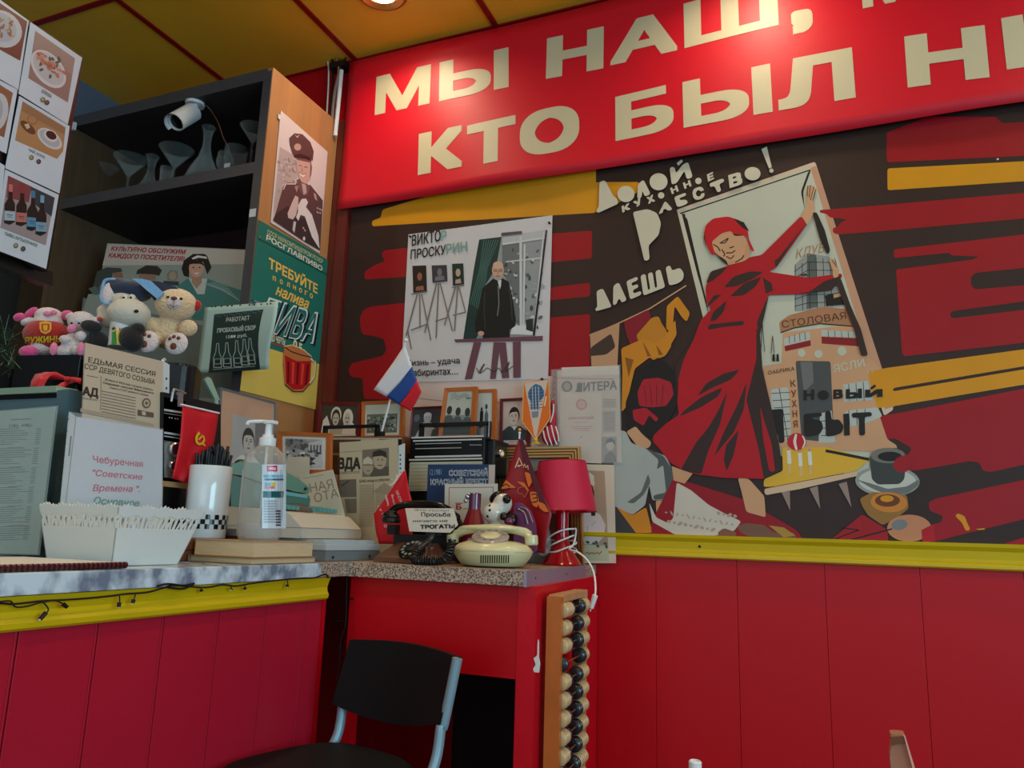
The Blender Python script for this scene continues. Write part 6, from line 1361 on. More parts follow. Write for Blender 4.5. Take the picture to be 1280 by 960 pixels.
s = Sheet('emblem', F1, [(0, 0, 0)]*4, 0, None, 'print_matte', t); s.off0 = .0052; GD = (230, 180, 40)
s.px(zs_([(288, 545), (300, 530), (312, 545), (298, 560), (292, 590), (300, 606), (318, 604), (332, 585), (326, 560), (318, 548), (338, 562), (344, 590), (330, 616), (300, 622), (280, 606), (276, 570)]), GD); s.px(zs_([(296, 580), (318, 556), (326, 566), (302, 590)]), GD); s.px(zs_([(326, 600), (346, 622), (340, 630), (320, 612)]), GD); s.done()
# white plastic stick
bm = NB(); Ws = PX(-1.50, 265, 485); plate(bm, Ws, [(269, 499), (275, 500), (264, 473), (260, 471), (256, 475)], .008); bmesh.ops.bevel(bm, geom=bm.edges[:], offset=.0008, segments=1); plate(bm, Ws, [(269, 520), (273, 520), (273, 498), (269, 497)], .006); tag(obj('switch_lever', bm, 'green_light'), 'pale plastic lever sticking out above the sickle flag', 'lever')
bm = NB(); a = Ws(240, 520); b = Ws(276, 520); box2(bm, (-1.56, a.y, ZT), (-1.505, b.y, Ws(260, 513).z)); 
tag(obj('black_box', bm, 'black_plastic'), 'narrow black box hidden behind the sickle flag and stereo', 'box')
# brown wooden box, cup, straws, saucer
bm = NB(); box2(bm, (-1.42, -1.012, ZT+.0005), (-1.272, -.80, 1.143), bev=.006); mat('box_brown', (112, 62, 40), .35, noise=.2, coat=.3); t = thing('wooden_case', 'dark brown wooden case under the checkered cup of straws', 'box', (-1.34, -.9, ZT)); obj('body', bm, 'box_brown', t)
bm = NB(); box2(bm, (-1.2715, -1.005, 1.1175), (-1.2705, -.80, 1.1195)); obj('seam', bm, 'black_matte', t)
cx, cy = -1.325, -.865; cc = Vector((cx, cy, 1.1435)); rc = .0475; hc = at(268, 583, 1, cy).z-1.1435
p0 = proj_x = None
t = thing('cup', 'white ceramic cup with a black checkered band holding black straws', 'cup', cc)
bm = NB(); lathe(bm, [(0, 0), (rc*.94, 0), (rc*.96, .002), (rc, hc-.002), (rc-.001, hc), (rc-.004, hc), (rc-.005, .006), (0, .006)], cc, (0, 0, 1), 40, closed=False); mat('cup_white', (214, 224, 228), .08, coat=.8); obj('body', bm, 'cup_white', t, smooth=True)
dc = Sheet('checker_band', Surf(cyl_surf(cc, rc), FW*-1), [(0, 0, 0)]*4, 0, None, 'print_gloss', t); 
nq = 30
for r in range(3):
    for k in range(nq):
        if (k+r) % 2: continue
        a0, a1 = 2*PI*k/nq, 2*PI*(k+1)/nq; z0 = cc.z+.020+r*.0105; P = [Vector((cx+(rc+.0002)*math.cos(a), cy+(rc+.0002)*math.sin(a), z)) for a, z in ((a0, z0), ((a0+a1)/2, z0), (a1, z0), (a1, z0+.0105), ((a0+a1)/2, z0+.0105), (a0, z0+.0105))]; dc._face(P, (14, 14, 18))
dc.done()
random.seed(8)
st0 = None
for k in range(40):
    a = random.uniform(0, 2*PI); r0 = rc*.55*math.sqrt(random.random()); r1 = rc*(.15+.72*random.random()); A = cc+Vector((r0*math.cos(a), r0*math.sin(a), .008)); B = cc+Vector((r1*math.cos(a), r1*math.sin(a), hc+random.uniform(.022, .050)))
    bm = NB(); d_ = (B-A); lathe(bm, [(.0034, 0), (.0034, d_.length), (.0028, d_.length), (.0028, .002)], A, tuple(d_.normalized()), 10, closed=False); tag(obj('straw', bm, 'black_plastic', smooth=True), 'black drinking straw standing in the white checkered cup', 'straw', 'black straws in the white cup')
bm = NB(); pc = Vector((-1.335, -.755, 1.150)); lathe(bm, [(0, 0), (.03, 0), (.032, .003), (.062, .014), (.064, .0155), (.061, .0155), (.03, .006), (0, .005)], pc, (0, 0, 1), 36, closed=False); tag(obj('saucer', bm, 'cup_white', smooth=True), 'small white saucer beside the checkered cup, right of its base', 'saucer')
bm = NB(); box2(bm, (-1.40, -.795, ZT+.0005), (-1.29, -.72, 1.1495), bev=.003); tag(obj('wooden_block', bm, 'box_brown'), 'brown wooden block under the white saucer', 'block')
# books and bottle
def book(x0, x1, y0, y1, z0, z1, label, cov, ov=.003):
    t = thing('book', label, 'book', ((x0+x1)/2, (y0+y1)/2, z0), 'old books under the sanitizer bottle')
    bm = NB(); box2(bm, (x0, y0, z0+.002), (x1, y1, z1-.002)); obj('pages', bm, 'books_page', t)
    for nm, a, b in (('cover', z0, z0+.002), ('cover', z1-.002, z1)): bm = NB(); box2(bm, (x0-ov, y0-ov, a), (x1+ov, y1+ov, b), bev=.0006); obj(nm, bm, cov, t)
    bm = NB(); box2(bm, (x0-ov, y0-ov, z0), (x0-ov+.002, y1+ov, z1)); obj('spine', bm, cov, t)
book(-1.262, -1.100, -.962, -.752, 1.0955, 1.1085, 'thin worn book with a tan cover, lower of the two under the bottle', 'book_cover', .004)
book(-1.258, -1.103, -.955, -.760, 1.109, 1.1425, 'thick old book with yellowed pages directly under the sanitizer bottle', 'wood_light', .0015)
bp_ = Vector((-1.168, -.868, 1.143)); rb = .0475
z5 = Z(220, 460, 3.69)
zt_ = at(325, 557, 1, bp_.y).z-bp_.z; za_ = at(325, 523, 1, bp_.y).z-bp_.z
t = thing('sanitizer_bottle', 'clear pump bottle of hand sanitizer standing on the old books', 'bottle', bp_)
bm = NB(); lathe(bm, [(0, .002), (rb*.85, 0), (rb, .012), (rb, zt_*.80), (rb*.86, zt_*.90), (rb*.5, zt_*.98), (.016, zt_), (.016, zt_+.008)], bp_, (0, 0, 1), 36, closed=False); obj('body', bm, 'bottle_clear', t, smooth=True)
bm = NB(); lathe(bm, [(0, .004), (rb*.8, .004), (rb*.94, .014), (rb*.94, .036), (0, .036)], bp_, (0, 0, 1), 32, closed=False); obj('gel', bm, 'gel', t, smooth=True)
pz = bp_+Vector((0, 0, zt_-.002))
bm = NB(); lathe(bm, [(.018, 0), (.0185, .002), (.0185, .018), (.012, .021), (.012, .026), (.008, .026), (.0075, .050)], pz, (0, 0, 1), 24); lathe(bm, [(.003, 0), (.003, -zt_*.85)], pz, (0, 0, 1), 8)
obj('pump', bm, 'white_plastic', t, smooth=True)
dirn = Vector((-.80, -.3, 0)).normalized(); tp = pz+Vector((0, 0, .050)); bm = NB(); box(bm, tp+Vector((.004, 0, .004)), (.026, .02, .008), bev=.002); tube(bm, [tp+Vector((.010, .004, .005)), tp+dirn*.02+Vector((0, 0, .006)), tp+dirn*.046+Vector((0, 0, .004)), tp+dirn*.05+Vector((0, 0, -.002))], .0042, 10); obj('nozzle', bm, 'white_plastic', t, smooth=True)
dc = decal('label', cyl_surf(bp_, rb+.0003), (-FW).normalized(), 'print_gloss', t, .0012)
def zq(L): return z5(L)
def strip_q(xa, xb, ya, yb, c, n=5):
    for k in range(n):
        x0 = xa+(xb-xa)*k/n; x1 = xa+(xb-xa)*(k+1)/n; dc.px(zq([(x0, yb+3), (x1, yb+3), (x1, ya), (x0, ya)]), c); dc.k -= 1
    dc.k += 1
strip_q(398, 508, 445, 736, (206, 220, 230), 8); strip_q(420, 468, 450, 474, (200, 30, 80)); dc.textpx('+Мир', *zq([(426, 470), (462, 469), (426, 456)]), (240, 240, 240), .02)
strip_q(405, 502, 492, 502, (120, 180, 210)); strip_q(410, 500, 510, 515, (60, 90, 120)); strip_q(412, 438, 528, 542, (90, 170, 210)); strip_q(438, 460, 526, 542, (220, 200, 80)); strip_q(412, 455, 545, 553, (220, 120, 130)); strip_q(402, 498, 568, 594, (24, 90, 96))
for k in range(9): strip_q(405, 470, 610+k*12, 614+k*12, (160, 172, 184), 3)
for k in range(6): strip_q(462, 484, 655+k*13, 660+k*13, (60, 70, 80), 2)
dc.done()
# ================================================================== BEHIND AND ON THE CORNER
def qy(x0, x1, Y, tl, tr, z=ZT+.0008, dx0=0, dx1=0):
    """quad on plane y=Y whose bottom rests at height z"""
    return [(x0+dx0, pyz(x0, 1, Y, z)), (x1+dx1, pyz(x1, 1, Y, z)), tr, tl]
# portrait leaning on the wooden side panel
W1 = PX(-1.615, 310, 560)
def d_man(s):
    s.rect(.20, .42, .82, .86, G(176)); s.rect(.62, .42, .82, .86, G(120)); bust(s, .50, .70, .085, .62, (188, 184, 180), G(64), (214, 212, 208), None, look=.4)
    s.rect(0, 0, 1, .42, (200, 166, 138)); s.uv([(.2, .42), (.82, .42), (.78, .52), (.66, .56), (.4, .55), (.26, .5)], (206, 206, 204))
pb = pyz(300, 0, -1.615, ZT+.001)
frame(W1, [(264, pb-1), (343, pb-3), (346, 503), (276, 484)], 2.4, 'grey_dark', d_man, 'tall tan mounted portrait of a man in a white shirt below the beer advertisement', (200, 160, 132))
# register on the grey box
Z1c = 1.1475
t = thing('card_terminal', 'low grey plastic device under the right end of the old cash register', 'device', (-1.22, -.55, ZT))
gx0, gx1, gy0, gy1 = -1.40, -1.132, -.668, -.425
bm = NB(); prism(bm, [(gx0, gy0, ZT+.001), (gx1, gy0, ZT+.001), (gx1, gy1, ZT+.001), (gx0, gy1, ZT+.001)], (0, 0, .024)); bmesh.ops.bevel(bm, geom=bm.edges[:], offset=.002, segments=2); obj('base', bm, 'grey_dark', t)
bm = NB(); box2(bm, (gx0, gy0-.002, ZT+.0255), (gx1+.002, gy1, ZT+.0415), bev=.003); obj('upper_shell', bm, 'grey_plastic', t)
bm = NB(); prism(bm, [(gx0+.02, gy0+.01, ZT+.0418), (gx1-.012, gy0+.01, ZT+.0418), (gx1-.012, gy1-.01, ZT+.0418), (gx0+.02, gy1-.01, ZT+.0418)], (0, 0, .0095)); bmesh.ops.bevel(bm, geom=bm.edges[:], offset=.003, segments=2); obj('top_plate', bm, 'grey_plastic', t)
bm = NB(); [box(bm, (gx1+.0005, y, ZT+.010), (.002, .006, .006)) for y in (gy0+.03, gy1-.05)]; obj('port', bm, 'black_matte', t)
N0 = at(376, 673, 0, -1.198); N0.z = ZT+.053; rd = Vector((-.17, .985, 0)).normalized(); ld = Vector((-.985, -.17, 0)).normalized()
t = thing('cash_register', 'old beige keyboard cash register with teal keys beside the sanitizer bottle', 'cash register', N0+rd*.18+ld*.13)
prof = [(0, 0), (0, .026), (.010, .034), (.040, .060), (.055, .064), (.14, .070), (.27, .074), (.275, .03), (.27, 0)]
bm = NB(); prism(bm, [N0+ld*a+Vector((0, 0, b)) for a, b in prof], rd*.36); bmesh.ops.bevel(bm, geom=[e for e in bm.edges if abs((e.verts[0].co-e.verts[1].co).dot(rd)) > .3], offset=.004, segments=2); obj('body', bm, 'beige_plastic', t)
bm = NB(); prism(bm, [N0-ld*.0006-rd*.0006+Vector((0, 0, .0245)), N0-ld*.0006+rd*.3606+Vector((0, 0, .0245)), N0+ld*.28+rd*.3606+Vector((0, 0, .0245)), N0+ld*.274-rd*.0006+Vector((0, 0, .0245))], (0, 0, .0012)); obj('seam', bm, 'grey_dark', t)
random.seed(31); kb = None
for r in range(3):
    for c in range(14):
        if c in (4, 5, 8): continue
        p = N0+ld*(.066+.022*r)+rd*(.020+.0225*c)+Vector((0, 0, .070+.003*r))
        if kb is None:
            bm = NB(); prism(bm, [p, p+rd*.017, p+rd*.017+ld*.016, p+ld*.016], (0, 0, .010)); bmesh.ops.bevel(bm, geom=bm.edges[:], offset=.0015, segments=1); kb = obj('key', bm, 'teal_key', t); kp0 = p
        else: k_ = kb.copy(); COL.objects.link(k_); k_.parent = t; k_.location = p-kp0
mat('smoke_clear', (120, 96, 80), .12, alpha=.6); bm = NB(); p = N0+ld*.10+rd*.15+Vector((0, 0, .070)); R_ = Matrix((rd, -ld, Vector((0, 0, 1)))).transposed(); ell(bm, p, (.06, .04, .020), R_); obj('clear_cover', bm, 'smoke_clear', t, smooth=True)
for a, b in ((.03, .04), (.03, .32)): bm = NB(); q = N0+ld*a+rd*b; lathe(bm, [(.008, -.005), (.008, .001)], q, (0, 0, 1), 12); 
bm = NB(); q = N0+ld*.02+rd*.02; lathe(bm, [(.007, -.0015), (.007, .001)], q, (0, 0, 1), 12); obj('foot', bm, 'green_light', t)
# green machine lying on it
g0 = N0+ld*.13+Vector((0, 0, .0)); GP = Pl(at(352, 610, 0, -1.335), 62)
zt7 = N0.z+.0715
def gpt(px, py): 
    p = GP(px, py); return Vector((p.x, p.y, max(p.z, zt7+.001)))
t = thing('desk_machine', 'teal green plastic desk machine lying on the register behind the bottle', 'machine', gpt(345, 640))
bm = NB(); prism(bm, [gpt(*p) for p in [(288, 640), (386, 640), (388, 624), (386, 619), (366, 616), (330, 606), (300, 596), (288, 594)]], GP.n*-.07); bmesh.ops.bevel(bm, geom=bm.edges[:], offset=.002, segments=2); obj('base', bm, 'green_plastic', t)
bm = NB(); prism(bm, [gpt(*p)+GP.n*.002 for p in [(287, 592), (300, 594), (330, 604), (366, 614), (386, 617), (387, 610), (372, 598), (352, 587), (330, 580), (300, 577), (288, 582)]], GP.n*-.075); bmesh.ops.bevel(bm, geom=bm.edges[:], offset=.003, segments=2); mat('green_top', (88, 134, 114), .22, coat=.4); obj('lid', bm, 'green_top', t)
bm = NB(); prism(bm, [gpt(*p)+GP.n*.0022 for p in [(350, 613), (384, 619), (384, 623), (350, 618)]], GP.n*-.002); obj('recess', bm, 'teal_key', t)
bm = NB(); lathe(bm, [(.004, 0), (.004, .004), (0, .005)], gpt(381, 611)+GP.n*.003, tuple(GP.n), 10); obj('screw', bm, 'black_matte', t)
bm = NB(); soft(bm, GP, .0021, [(301, 580, 8, 6, 10, -.03)]); mat('green_dark', (44, 84, 72), .3); obj('knob', bm, 'green_dark', t, smooth=True)
# cardboard box carrying the orange framed photo
Y3 = -.33
a = at(346, 600, 1, Y3); b = at(412, 600, 1, Y3); zf = at(380, 592, 1, Y3).z
bm = NB(); box2(bm, (a.x-.0, Y3, ZT+.0005), (b.x, Y3+.10, zf)); mat('card_brown', (150, 110, 74), .75, noise=.15); tag(obj('cardboard_box', bm, 'card_brown'), 'tan cardboard box behind the cash register under the orange framed street photo', 'box')
def d_street(s):
    s.rect(.08, .08, .92, .92, G(170)); s.rect(.08, .60, .55, .92, G(150)); s.uv([(.62, .3), (.92, .25), (.92, .92), (.62, .8)], G(206)); crowd(s, .12, .62, .58, .86, 30, [G(90), G(120), G(140)], .05, 1); crowd(s, .12, .36, .86, .58, 34, [G(50), G(90), G(200), G(220), G(120)], .04, 2); s.rect(.08, .08, .92, .30, G(206)); crowd(s, .55, .15, .75, .35, 14, [G(60), G(90)], .04, 5)
    for k in range(4): s.rect(.66+k*.07, .5, .69+k*.07, .75, G(90))
frame(Pl((0, Y3+.012, 0)), [(348, pyz(348, 1, Y3+.012, zf+.0005)), (412, pyz(412, 1, Y3+.012, zf+.0005)), (413, 541.5), (347, 539)], 5.2, 'wood_orange', d_street, 'orange wooden frame with a street crowd photo left of the torn newspaper', (222, 222, 216))
s = Sheet('paper_card', Pl((0, Y3-.012, 0)), [(358, 620), (386, 620), (387, 571), (359, 571)], .0015, (206, 200, 182)); s.done('blank cream paper card in front of the orange framed street photo', 'card')
s = Sheet('handwritten_sheet', Pl((0, Y3-.03, 0)), [(392, pyz(392, 1, Y3-.03, ZT+.06)), (438, pyz(438, 1, Y3-.03, ZT+.06)), (416, 587), (374, 595)], .0015, (206, 200, 182))
z7_ = Z(330, 540, 5.333); s.textpx('НАЯ', *z7_([(312, 404), (466, 372), (300, 345)]), (150, 134, 112), .0); s.textpx('ОТА', *z7_([(340, 472), (500, 432), (330, 412)]), (150, 134, 112), .0); s.linepx(z7_([(262, 310), (400, 285)]), .6, (160, 146, 126)); s.done('cream sheet with large thin serif letters leaning left of the torn newspaper', 'paper')
# --- radio 1
YR = -.20
zr1 = at(450, 545.5, 1, YR).z; xa, xb = at(404, 560, 1, YR).x, at(503, 560, 1, YR).x; zr0 = at(450, 640, 1, YR).z
t = thing('portable_radio', 'old portable radio with a flat black handle behind the torn newspaper', 'radio', ((xa+xb)/2, -.12, zr0))
bm = NB(); box2(bm, (xa, YR, zr0), (xb, -.05, zr1), bev=.003); obj('body', bm, 'wood_brown', t); RP = Pl((0, YR-.0005, 0))
s = Sheet('face', RP, [(405, 600), (502, 600), (502, 547), (405, 547)], .001, (90, 60, 44), 'print_satin', t)
s.px([(405, 547), (502, 547), (502, 549.5), (405, 549.5)], (170, 166, 150)); s.px([(451, 549), (474, 549), (474, 600), (451, 600)], (186, 184, 166)); s.px([(474, 549), (502, 549), (502, 600), (474, 600)], (18, 16, 16)); s.px([(412, 566), (451, 567), (451, 570), (412, 569)], (150, 116, 80))
for k in range(6): s.linepx([(452, 552+k*3), (473, 552+k*3)], .6, (150, 148, 132))
s.done()
bm = NB(); a, b = at(406, 534.5, 1, YR+.01), at(474, 532.5, 1, YR+.01); zh = a.z; box2(bm, (a.x, YR, zh-.005), (b.x, YR+.016, zh+.005), bev=.001); box2(bm, (a.x, YR, zr1-.001), (a.x+.010, YR+.016, zh)); box2(bm, (b.x-.010, YR, zr1-.001), (b.x, YR+.016, zh)); obj('handle', bm, 'black_plastic', t)
bm = NB(); box2(bm, (xa, YR+.005, ZT+.0005), (xb, -.05, zr0-.0005)); tag(obj('wooden_case', bm, 'wood_brown'), 'brown wooden case under the portable radio with the flat handle', 'box')
YF2 = -.135
def d_women(s):
    s.rect(0, 0, 1, 1, (70, 62, 54)); sk, cr = (200, 188, 168), (226, 218, 200)
    s.uv([(.02, .02), (.06, .5), (.16, .66), (.22, .5), (.28, .3), (.3, .02)], cr); s.uv([(.22, .02), (.3, .3), (.68, .3), (.62, .02)], (190, 176, 150)); s.uv([(.6, .02), (.64, .36), (.84, .5), (.98, .3), (.98, .02)], cr)
    s.el(.42, .68, .15, .26, cr); s.el(.42, .60, .12, .26, (70, 52, 40)); s.el(.42, .54, .09, .2, sk); s.el(.76, .58, .14, .3, cr); s.el(.74, .54, .09, .22, sk)
    for x in (.38, .46, .71, .77): s.el(x, .58, .016, .03, (60, 44, 36))
    for x in (.42, .74): s.el(x, .45, .03, .025, (120, 60, 50))
    s.rect(0, 0, 1, .06, (206, 200, 186))
frame(Pl((0, YF2, 0)), [(395, pyz(395, 1, YF2, zr1+.0005)), (449, pyz(449, 1, YF2, zr1+.0005)), (451, 502.5), (399, 501.5)], 4.2, 'wood_red', d_women, 'dark red frame with two laughing women, left of the row on the portable radio', (90, 80, 70))
def d_march(s): s.rect(.05, .06, .95, .94, (196, 204, 190)); s.rect(.07, .08, .93, .68, (110, 116, 104)); crowd(s, .1, .12, .9, .62, 90, [(60, 66, 58), (150, 156, 142), (90, 96, 86), (176, 180, 164)], .035, 3)
frame(Pl((0, YF2, 0)), [(451, pyz(451, 1, YF2, zr1+.0005)), (503, pyz(503, 1, YF2, zr1+.0005)), (505, 499.5), (452, 502)], 4.2, 'wood_orange', d_march, 'light brown frame with a grey crowd scene behind the flag pole', (206, 210, 196))
# tricolour
FL = Pl((0, YR-.012, 0))
t = thing('russian_flag', 'small white, blue and red flag on a white stick above the radios', 'flag', FL(475, 545))
bm = NB(); cyl(bm, at(475.5, 546, 1, YR+.008), FL(507, 428, 0), .0036, .0030, 10); ell(bm, FL(507.5, 425.5), .0065); obj('pole', bm, 'white_plastic', t, smooth=True)
bm = NB(); p = at(475.5, 546, 1, YR+.01); box(bm, (p.x, YR+.012, zr1+.008), (.02, .02, .015), bev=.002); obj('clamp', bm, 'black_plastic', t)
for nm, c, e0, e1 in (('white_stripe', (226, 226, 234), [(506, 431), (490, 455), (467, 487)], [(515, 458), (500, 478), (483, 496)]), ('blue_stripe', (30, 74, 150), [(515, 458), (500, 478), (483, 496)], [(521, 475), (509, 494), (499, 506)]), ('red_stripe', (206, 24, 40), [(521, 475), (509, 494), (499, 506)], [(527, 490), (519, 505), (513, 514)])):
    cloth(nm, FL, e0, e1, mat('flag_'+nm, c, .6), t, .0035, 5, 10, .8, .0006)
# --- radio 2
zs8 = Z(500, 470, 6.4)
zt2 = at(560, 547, 1, YR).z; zb2 = at(560, 615, 1, YR).z; xa, xb = at(512, 580, 1, YR).x, at(605, 580, 1, YR).x; xc = at(620, 570, 1, YR+.03).x
t = thing('transistor_radio', 'black transistor radio with chrome lines, beige grille and a raised square handle', 'radio', ((xa+xb)/2, -.12, zb2))
bm = NB(); box2(bm, (xa, YR, zb2), (xb, -.06, zt2), bev=.003); box2(bm, (xb-.004, YR+.02, zb2+.05), (xc, -.07, zt2-.004), bev=.006); obj('body', bm, 'black_plastic', t)
s = Sheet('face', Pl((0, YR-.0005, 0)), [(511, 614), (604, 614), (604.5, 547), (513, 548)], .001, (16, 17, 18), 'print_gloss', t)
SV = (200, 204, 200)
for L, w_ in (([(92, 494), (668, 480)], 2.0), ([(105, 520), (655, 506)], 1.8), ([(122, 544), (492, 534)], 1.2), ([(122, 582), (492, 574)], 1.2), ([(118, 648), (652, 636)], 2.2), ([(72, 672), (660, 660)], 2.0)): s.linepx(zs8(L), w_, SV if w_ > 1.3 else (150, 152, 150))
for x in range(560, 650, 14): s.linepx(zs8([(x, 552), (x+8, 551)]), .9, (200, 200, 200)); s.k -= 1
s.k += 1; s.px(zs8([(80, 690), (660, 682), (660, 920), (66, 920)]), (184, 186, 164))
for k in range(8): s.linepx(zs8([(70, 712+k*28), (660, 704+k*28)]), .7, (148, 150, 130))
s.done()
a, b = at(525, 532, 1, YR+.01), at(613, 529, 1, YR+.01); zh = (a.z+b.z)/2
bm = NB(); box2(bm, (a.x, YR+.004, zh-.006), (b.x, YR+.018, zh+.006), bev=.001); box2(bm, (a.x, YR+.004, zt2-.001), (a.x+.012, YR+.018, zh)); box2(bm, (b.x-.010, YR+.004, zt2-.006), (b.x, YR+.018, zh)); h_ = obj('handle', bm, 'black_plastic', t)
bm = NB(); box2(bm, (b.x-.003, YR+.003, zt2), (b.x+.001, YR+.0045, zh+.005)); obj('chrome_edge', bm, 'chrome', h_)
bm = NB(); p = at(617, 566, 1, YR+.02); lathe(bm, [(.012, 0), (.013, .010), (.011, .016), (0, .018)], (xc-.001, YR+.045, p.z), (1, -.3, 0), 20); obj('knob', bm, 'chrome', t, smooth=True)
t = thing('cassette_deck', 'black cassette deck under the transistor radio', 'deck', ((xa+xb)/2, -.12, ZT))
bm = NB(); box2(bm, (xa+.002, YR+.004, ZT+.0005), (xb-.002, -.06, zb2-.0005), bev=.003); obj('body', bm, 'black_plastic', t); bm = NB(); a = at(517, 624, 1, YR); b = at(529, 632, 1, YR); box2(bm, (a.x, YR+.002, b.z), (b.x, YR+.0045, a.z)); obj('slot_cover', bm, 'black_gloss', t)
def fq(x0, x1, Y, tl, tr, z): return [(x0, pyz(x0, 1, Y, z)), (x1, pyz(x1, 1, Y, z)), tr, tl]
def d_old(s): s.rect(0, 0, 1, 1, G(70)); s.uv([(.1, 0), (.35, .55), (.5, .6), (.7, .5), (.85, 0)], G(190)); s.el(.5, .7, .13, .16, G(196)); s.el(.5, .78, .13, .09, G(226)); s.el(.46, .72, .02, .02, G(60)); s.el(.54, .72, .02, .02, G(60)); s.uv([(.6, 0), (.68, .3), (.95, .45), (.95, 0)], G(90)); s.el(.15, .7, .1, .12, G(110))
frame(Pl((0, YF2+.015, 0)), fq(510, 556, YF2+.015, (515, 509), (556, 507), zt2+.0005), 2.4, 'wood_red', d_old, 'narrow dark frame with an old man in white behind the radio handle at left', G(90), th=.010)
def d_backs(s):
    s.rect(0, 0, 1, 1, (186, 190, 176)); s.rect(0, 0, 1, .45, (140, 146, 140))
    for x, h in ((.16, .62), (.5, .58), (.86, .56)): s.uv([(x-.2, 0), (x-.19, h-.26), (x-.08, h-.16), (x+.08, h-.16), (x+.19, h-.26), (x+.2, 0)], (84, 92, 92)); s.el(x, h-.05, .10, .10, (52, 56, 54))
    for k in range(3): s.line([(.15, .80+k*.05), (.3, .86+k*.05), (.45, .8+k*.04), (.7, .88+k*.03), (.9, .78+k*.05)], .008, (50, 50, 50))
    s.rect(.75, .82, .97, .84, (80, 80, 80))
frame(Pl((0, YF2-.03, 0)), fq(547, 592, YF2-.03, (555.5, 485), (596, 483), zt2+.0005), 5.0, 'wood_orange', d_backs, 'tilted orange frame showing three people from behind, standing on the transistor radio', (190, 194, 180))
def d_two(s): s.rect(0, 0, 1, 1, (200, 204, 198)); s.rect(0, 0, 1, .35, (110, 112, 108)); s.rect(.2, .2, .42, .58, (40, 36, 36)); s.el(.3, .62, .07, .05, (60, 50, 46)); s.uv([(.5, .05), (.52, .5), (.62, .62), (.76, .5), (.72, .05)], (96, 104, 106)); s.el(.62, .68, .08, .06, (60, 56, 54)); s.rect(.3, .0, .5, .22, (150, 150, 146))
frame(Pl((0, YF2+.02, 0)), fq(590, 619, YF2+.02, (594, 487), (619.5, 486), zt2+.0005), 4.2, 'wood_orange', d_two, 'orange frame with two small dark figures half hidden at the right of the radio', (200, 204, 198))
# portrait, pennant, striped bag, gold frame
def d_port(s): s.rect(0, 0, 1, 1, (196, 176, 166)); s.rect(.06, .05, .94, .95, (206, 186, 176)); bust(s, .5, .64, .20, .72, (212, 200, 188), G(30), (56, 66, 66), None, look=-.7); s.rect(.06, .04, .94, .10, (214, 190, 184)); s.rect(.3, .06, .7, .075, G(120))
frame(Pl((0, -.028, 0)), [(624, 559.5), (662, 559.5), (661, 496.5), (625, 498.5)], 3.6, 'wood_red', d_port, 'dark red framed portrait of a dark haired man beside the orange pennant', G(190), th=.012)
PN = Pl((0, -.05, 0)); zn = Z(610, 470, 7.38)
t = thing('orange_pennant', 'orange and white pennant with a blue emblem and yellow tassel hanging from a pin', 'pennant', PN(671, 550))
bm = NB(); pts = zn([(330, 62), (560, 32), (575, 390), (438, 588), (316, 420)]); prism(bm, [PN(*p) for p in pts], (0, .0015, 0)); mat('pennant_orange', (226, 110, 30), .5); obj('cloth', bm, 'pennant_orange', t)
s = Sheet('print', PN, [(0, 0, 0)]*4, 0, None, 'print_satin', t); s.off0 = .0003
s.px(zn([(335, 66), (553, 36), (500, 300), (445, 572), (425, 540), (380, 300)]), (214, 196, 180))
BL_ = (66, 110, 150)
s.px(zn([(370, 150), (400, 100), (440, 72), (490, 90), (518, 140), (516, 190), (470, 240), (480, 310), (395, 310), (400, 240), (372, 200)]), BL_)
for y in (130, 160, 190, 215, 240, 268, 295): s.linepx(zn([(385, y), (505, y-6)]), .8, (30, 34, 44))
for x in (410, 438, 466): s.linepx(zn([(x, 100), (x+6, 310)]), .8, (214, 206, 200))
s.px(zn([(400, 330), (470, 322), (462, 380), (410, 388)]), (130, 140, 150)); s.linepx(zn([(330, 62), (316, 420), (438, 588), (575, 390), (560, 32)]), 1.1, (226, 190, 120)); s.px(zn([(530, 190), (545, 185), (528, 280), (515, 275)]), (236, 210, 180)); s.done()
bm = NB(); random.seed(6)
for k in range(30): a = PN(*zn([(440, 605)])[0], .004); d_ = Vector((random.uniform(-1, 1)*.018, random.uniform(-.3, .3)*.01, -random.uniform(.0, .010))); cyl(bm, a, a+d_, .0014, .0008, 5)
soft(bm, PN, .0023, [(669.5, 550, 3, 3, 3, .002)]); obj('tassel', bm, 'yarn', t)
bm = NB(); pin = PP(678, 473, .004); tube(bm, [PN(655, 478), pin], .0007, 5, 1); tube(bm, [PN(686, 474.5), pin], .0007, 5, 1); obj('string', bm, 'brass', t)
t = thing('striped_bag', 'small crimson and white striped pouch hanging right of the orange pennant', 'bag', PN(688, 558)); mat('crimson', (176, 20, 50), .6)
SBp = Pl((0, -.035, 0)); bm = NB(); soft(bm, SBp, .0023, [(687.5, 544, 12.5, 14, 7, 0), (690, 524, 6.5, 16, 5, 0), (691, 508, 3.5, 10, 4, 0)]); obj('body', bm, 'crimson', t, remesh=.0035)
for L in ([(679, 538), (681, 548), (685, 556)], [(683.5, 533), (686, 545), (690, 557)], [(689, 531.5), (692, 545), (696, 556)], [(694.5, 533), (697.5, 543), (698.5, 552)], [(692, 505), (691.5, 516), (688, 528)]): bm = NB(); tube(bm, [SBp(x, y, .0155 if 530 < y < 550 else .011) for x, y in L], .0022, 6); obj('stripe', bm, 'white_paper', t, smooth=True)
bm = NB(); cyl(bm, SBp(691, 500), at(691, 497, 1, 0), .001, seg=6); obj('loop', bm, 'white_paper', t)
YG = -.085; GPn = Pl((0, YG, 0))
qg = fq(617, 729, YG, (622, 559.5), (724, 558), ZT+.0008)
t = thing('gold_frame', 'wide ridged gold picture frame standing behind the red lamp', 'photo frame', ((GPn(*qg[0])+GPn(*qg[1]))/2))
k0 = 0
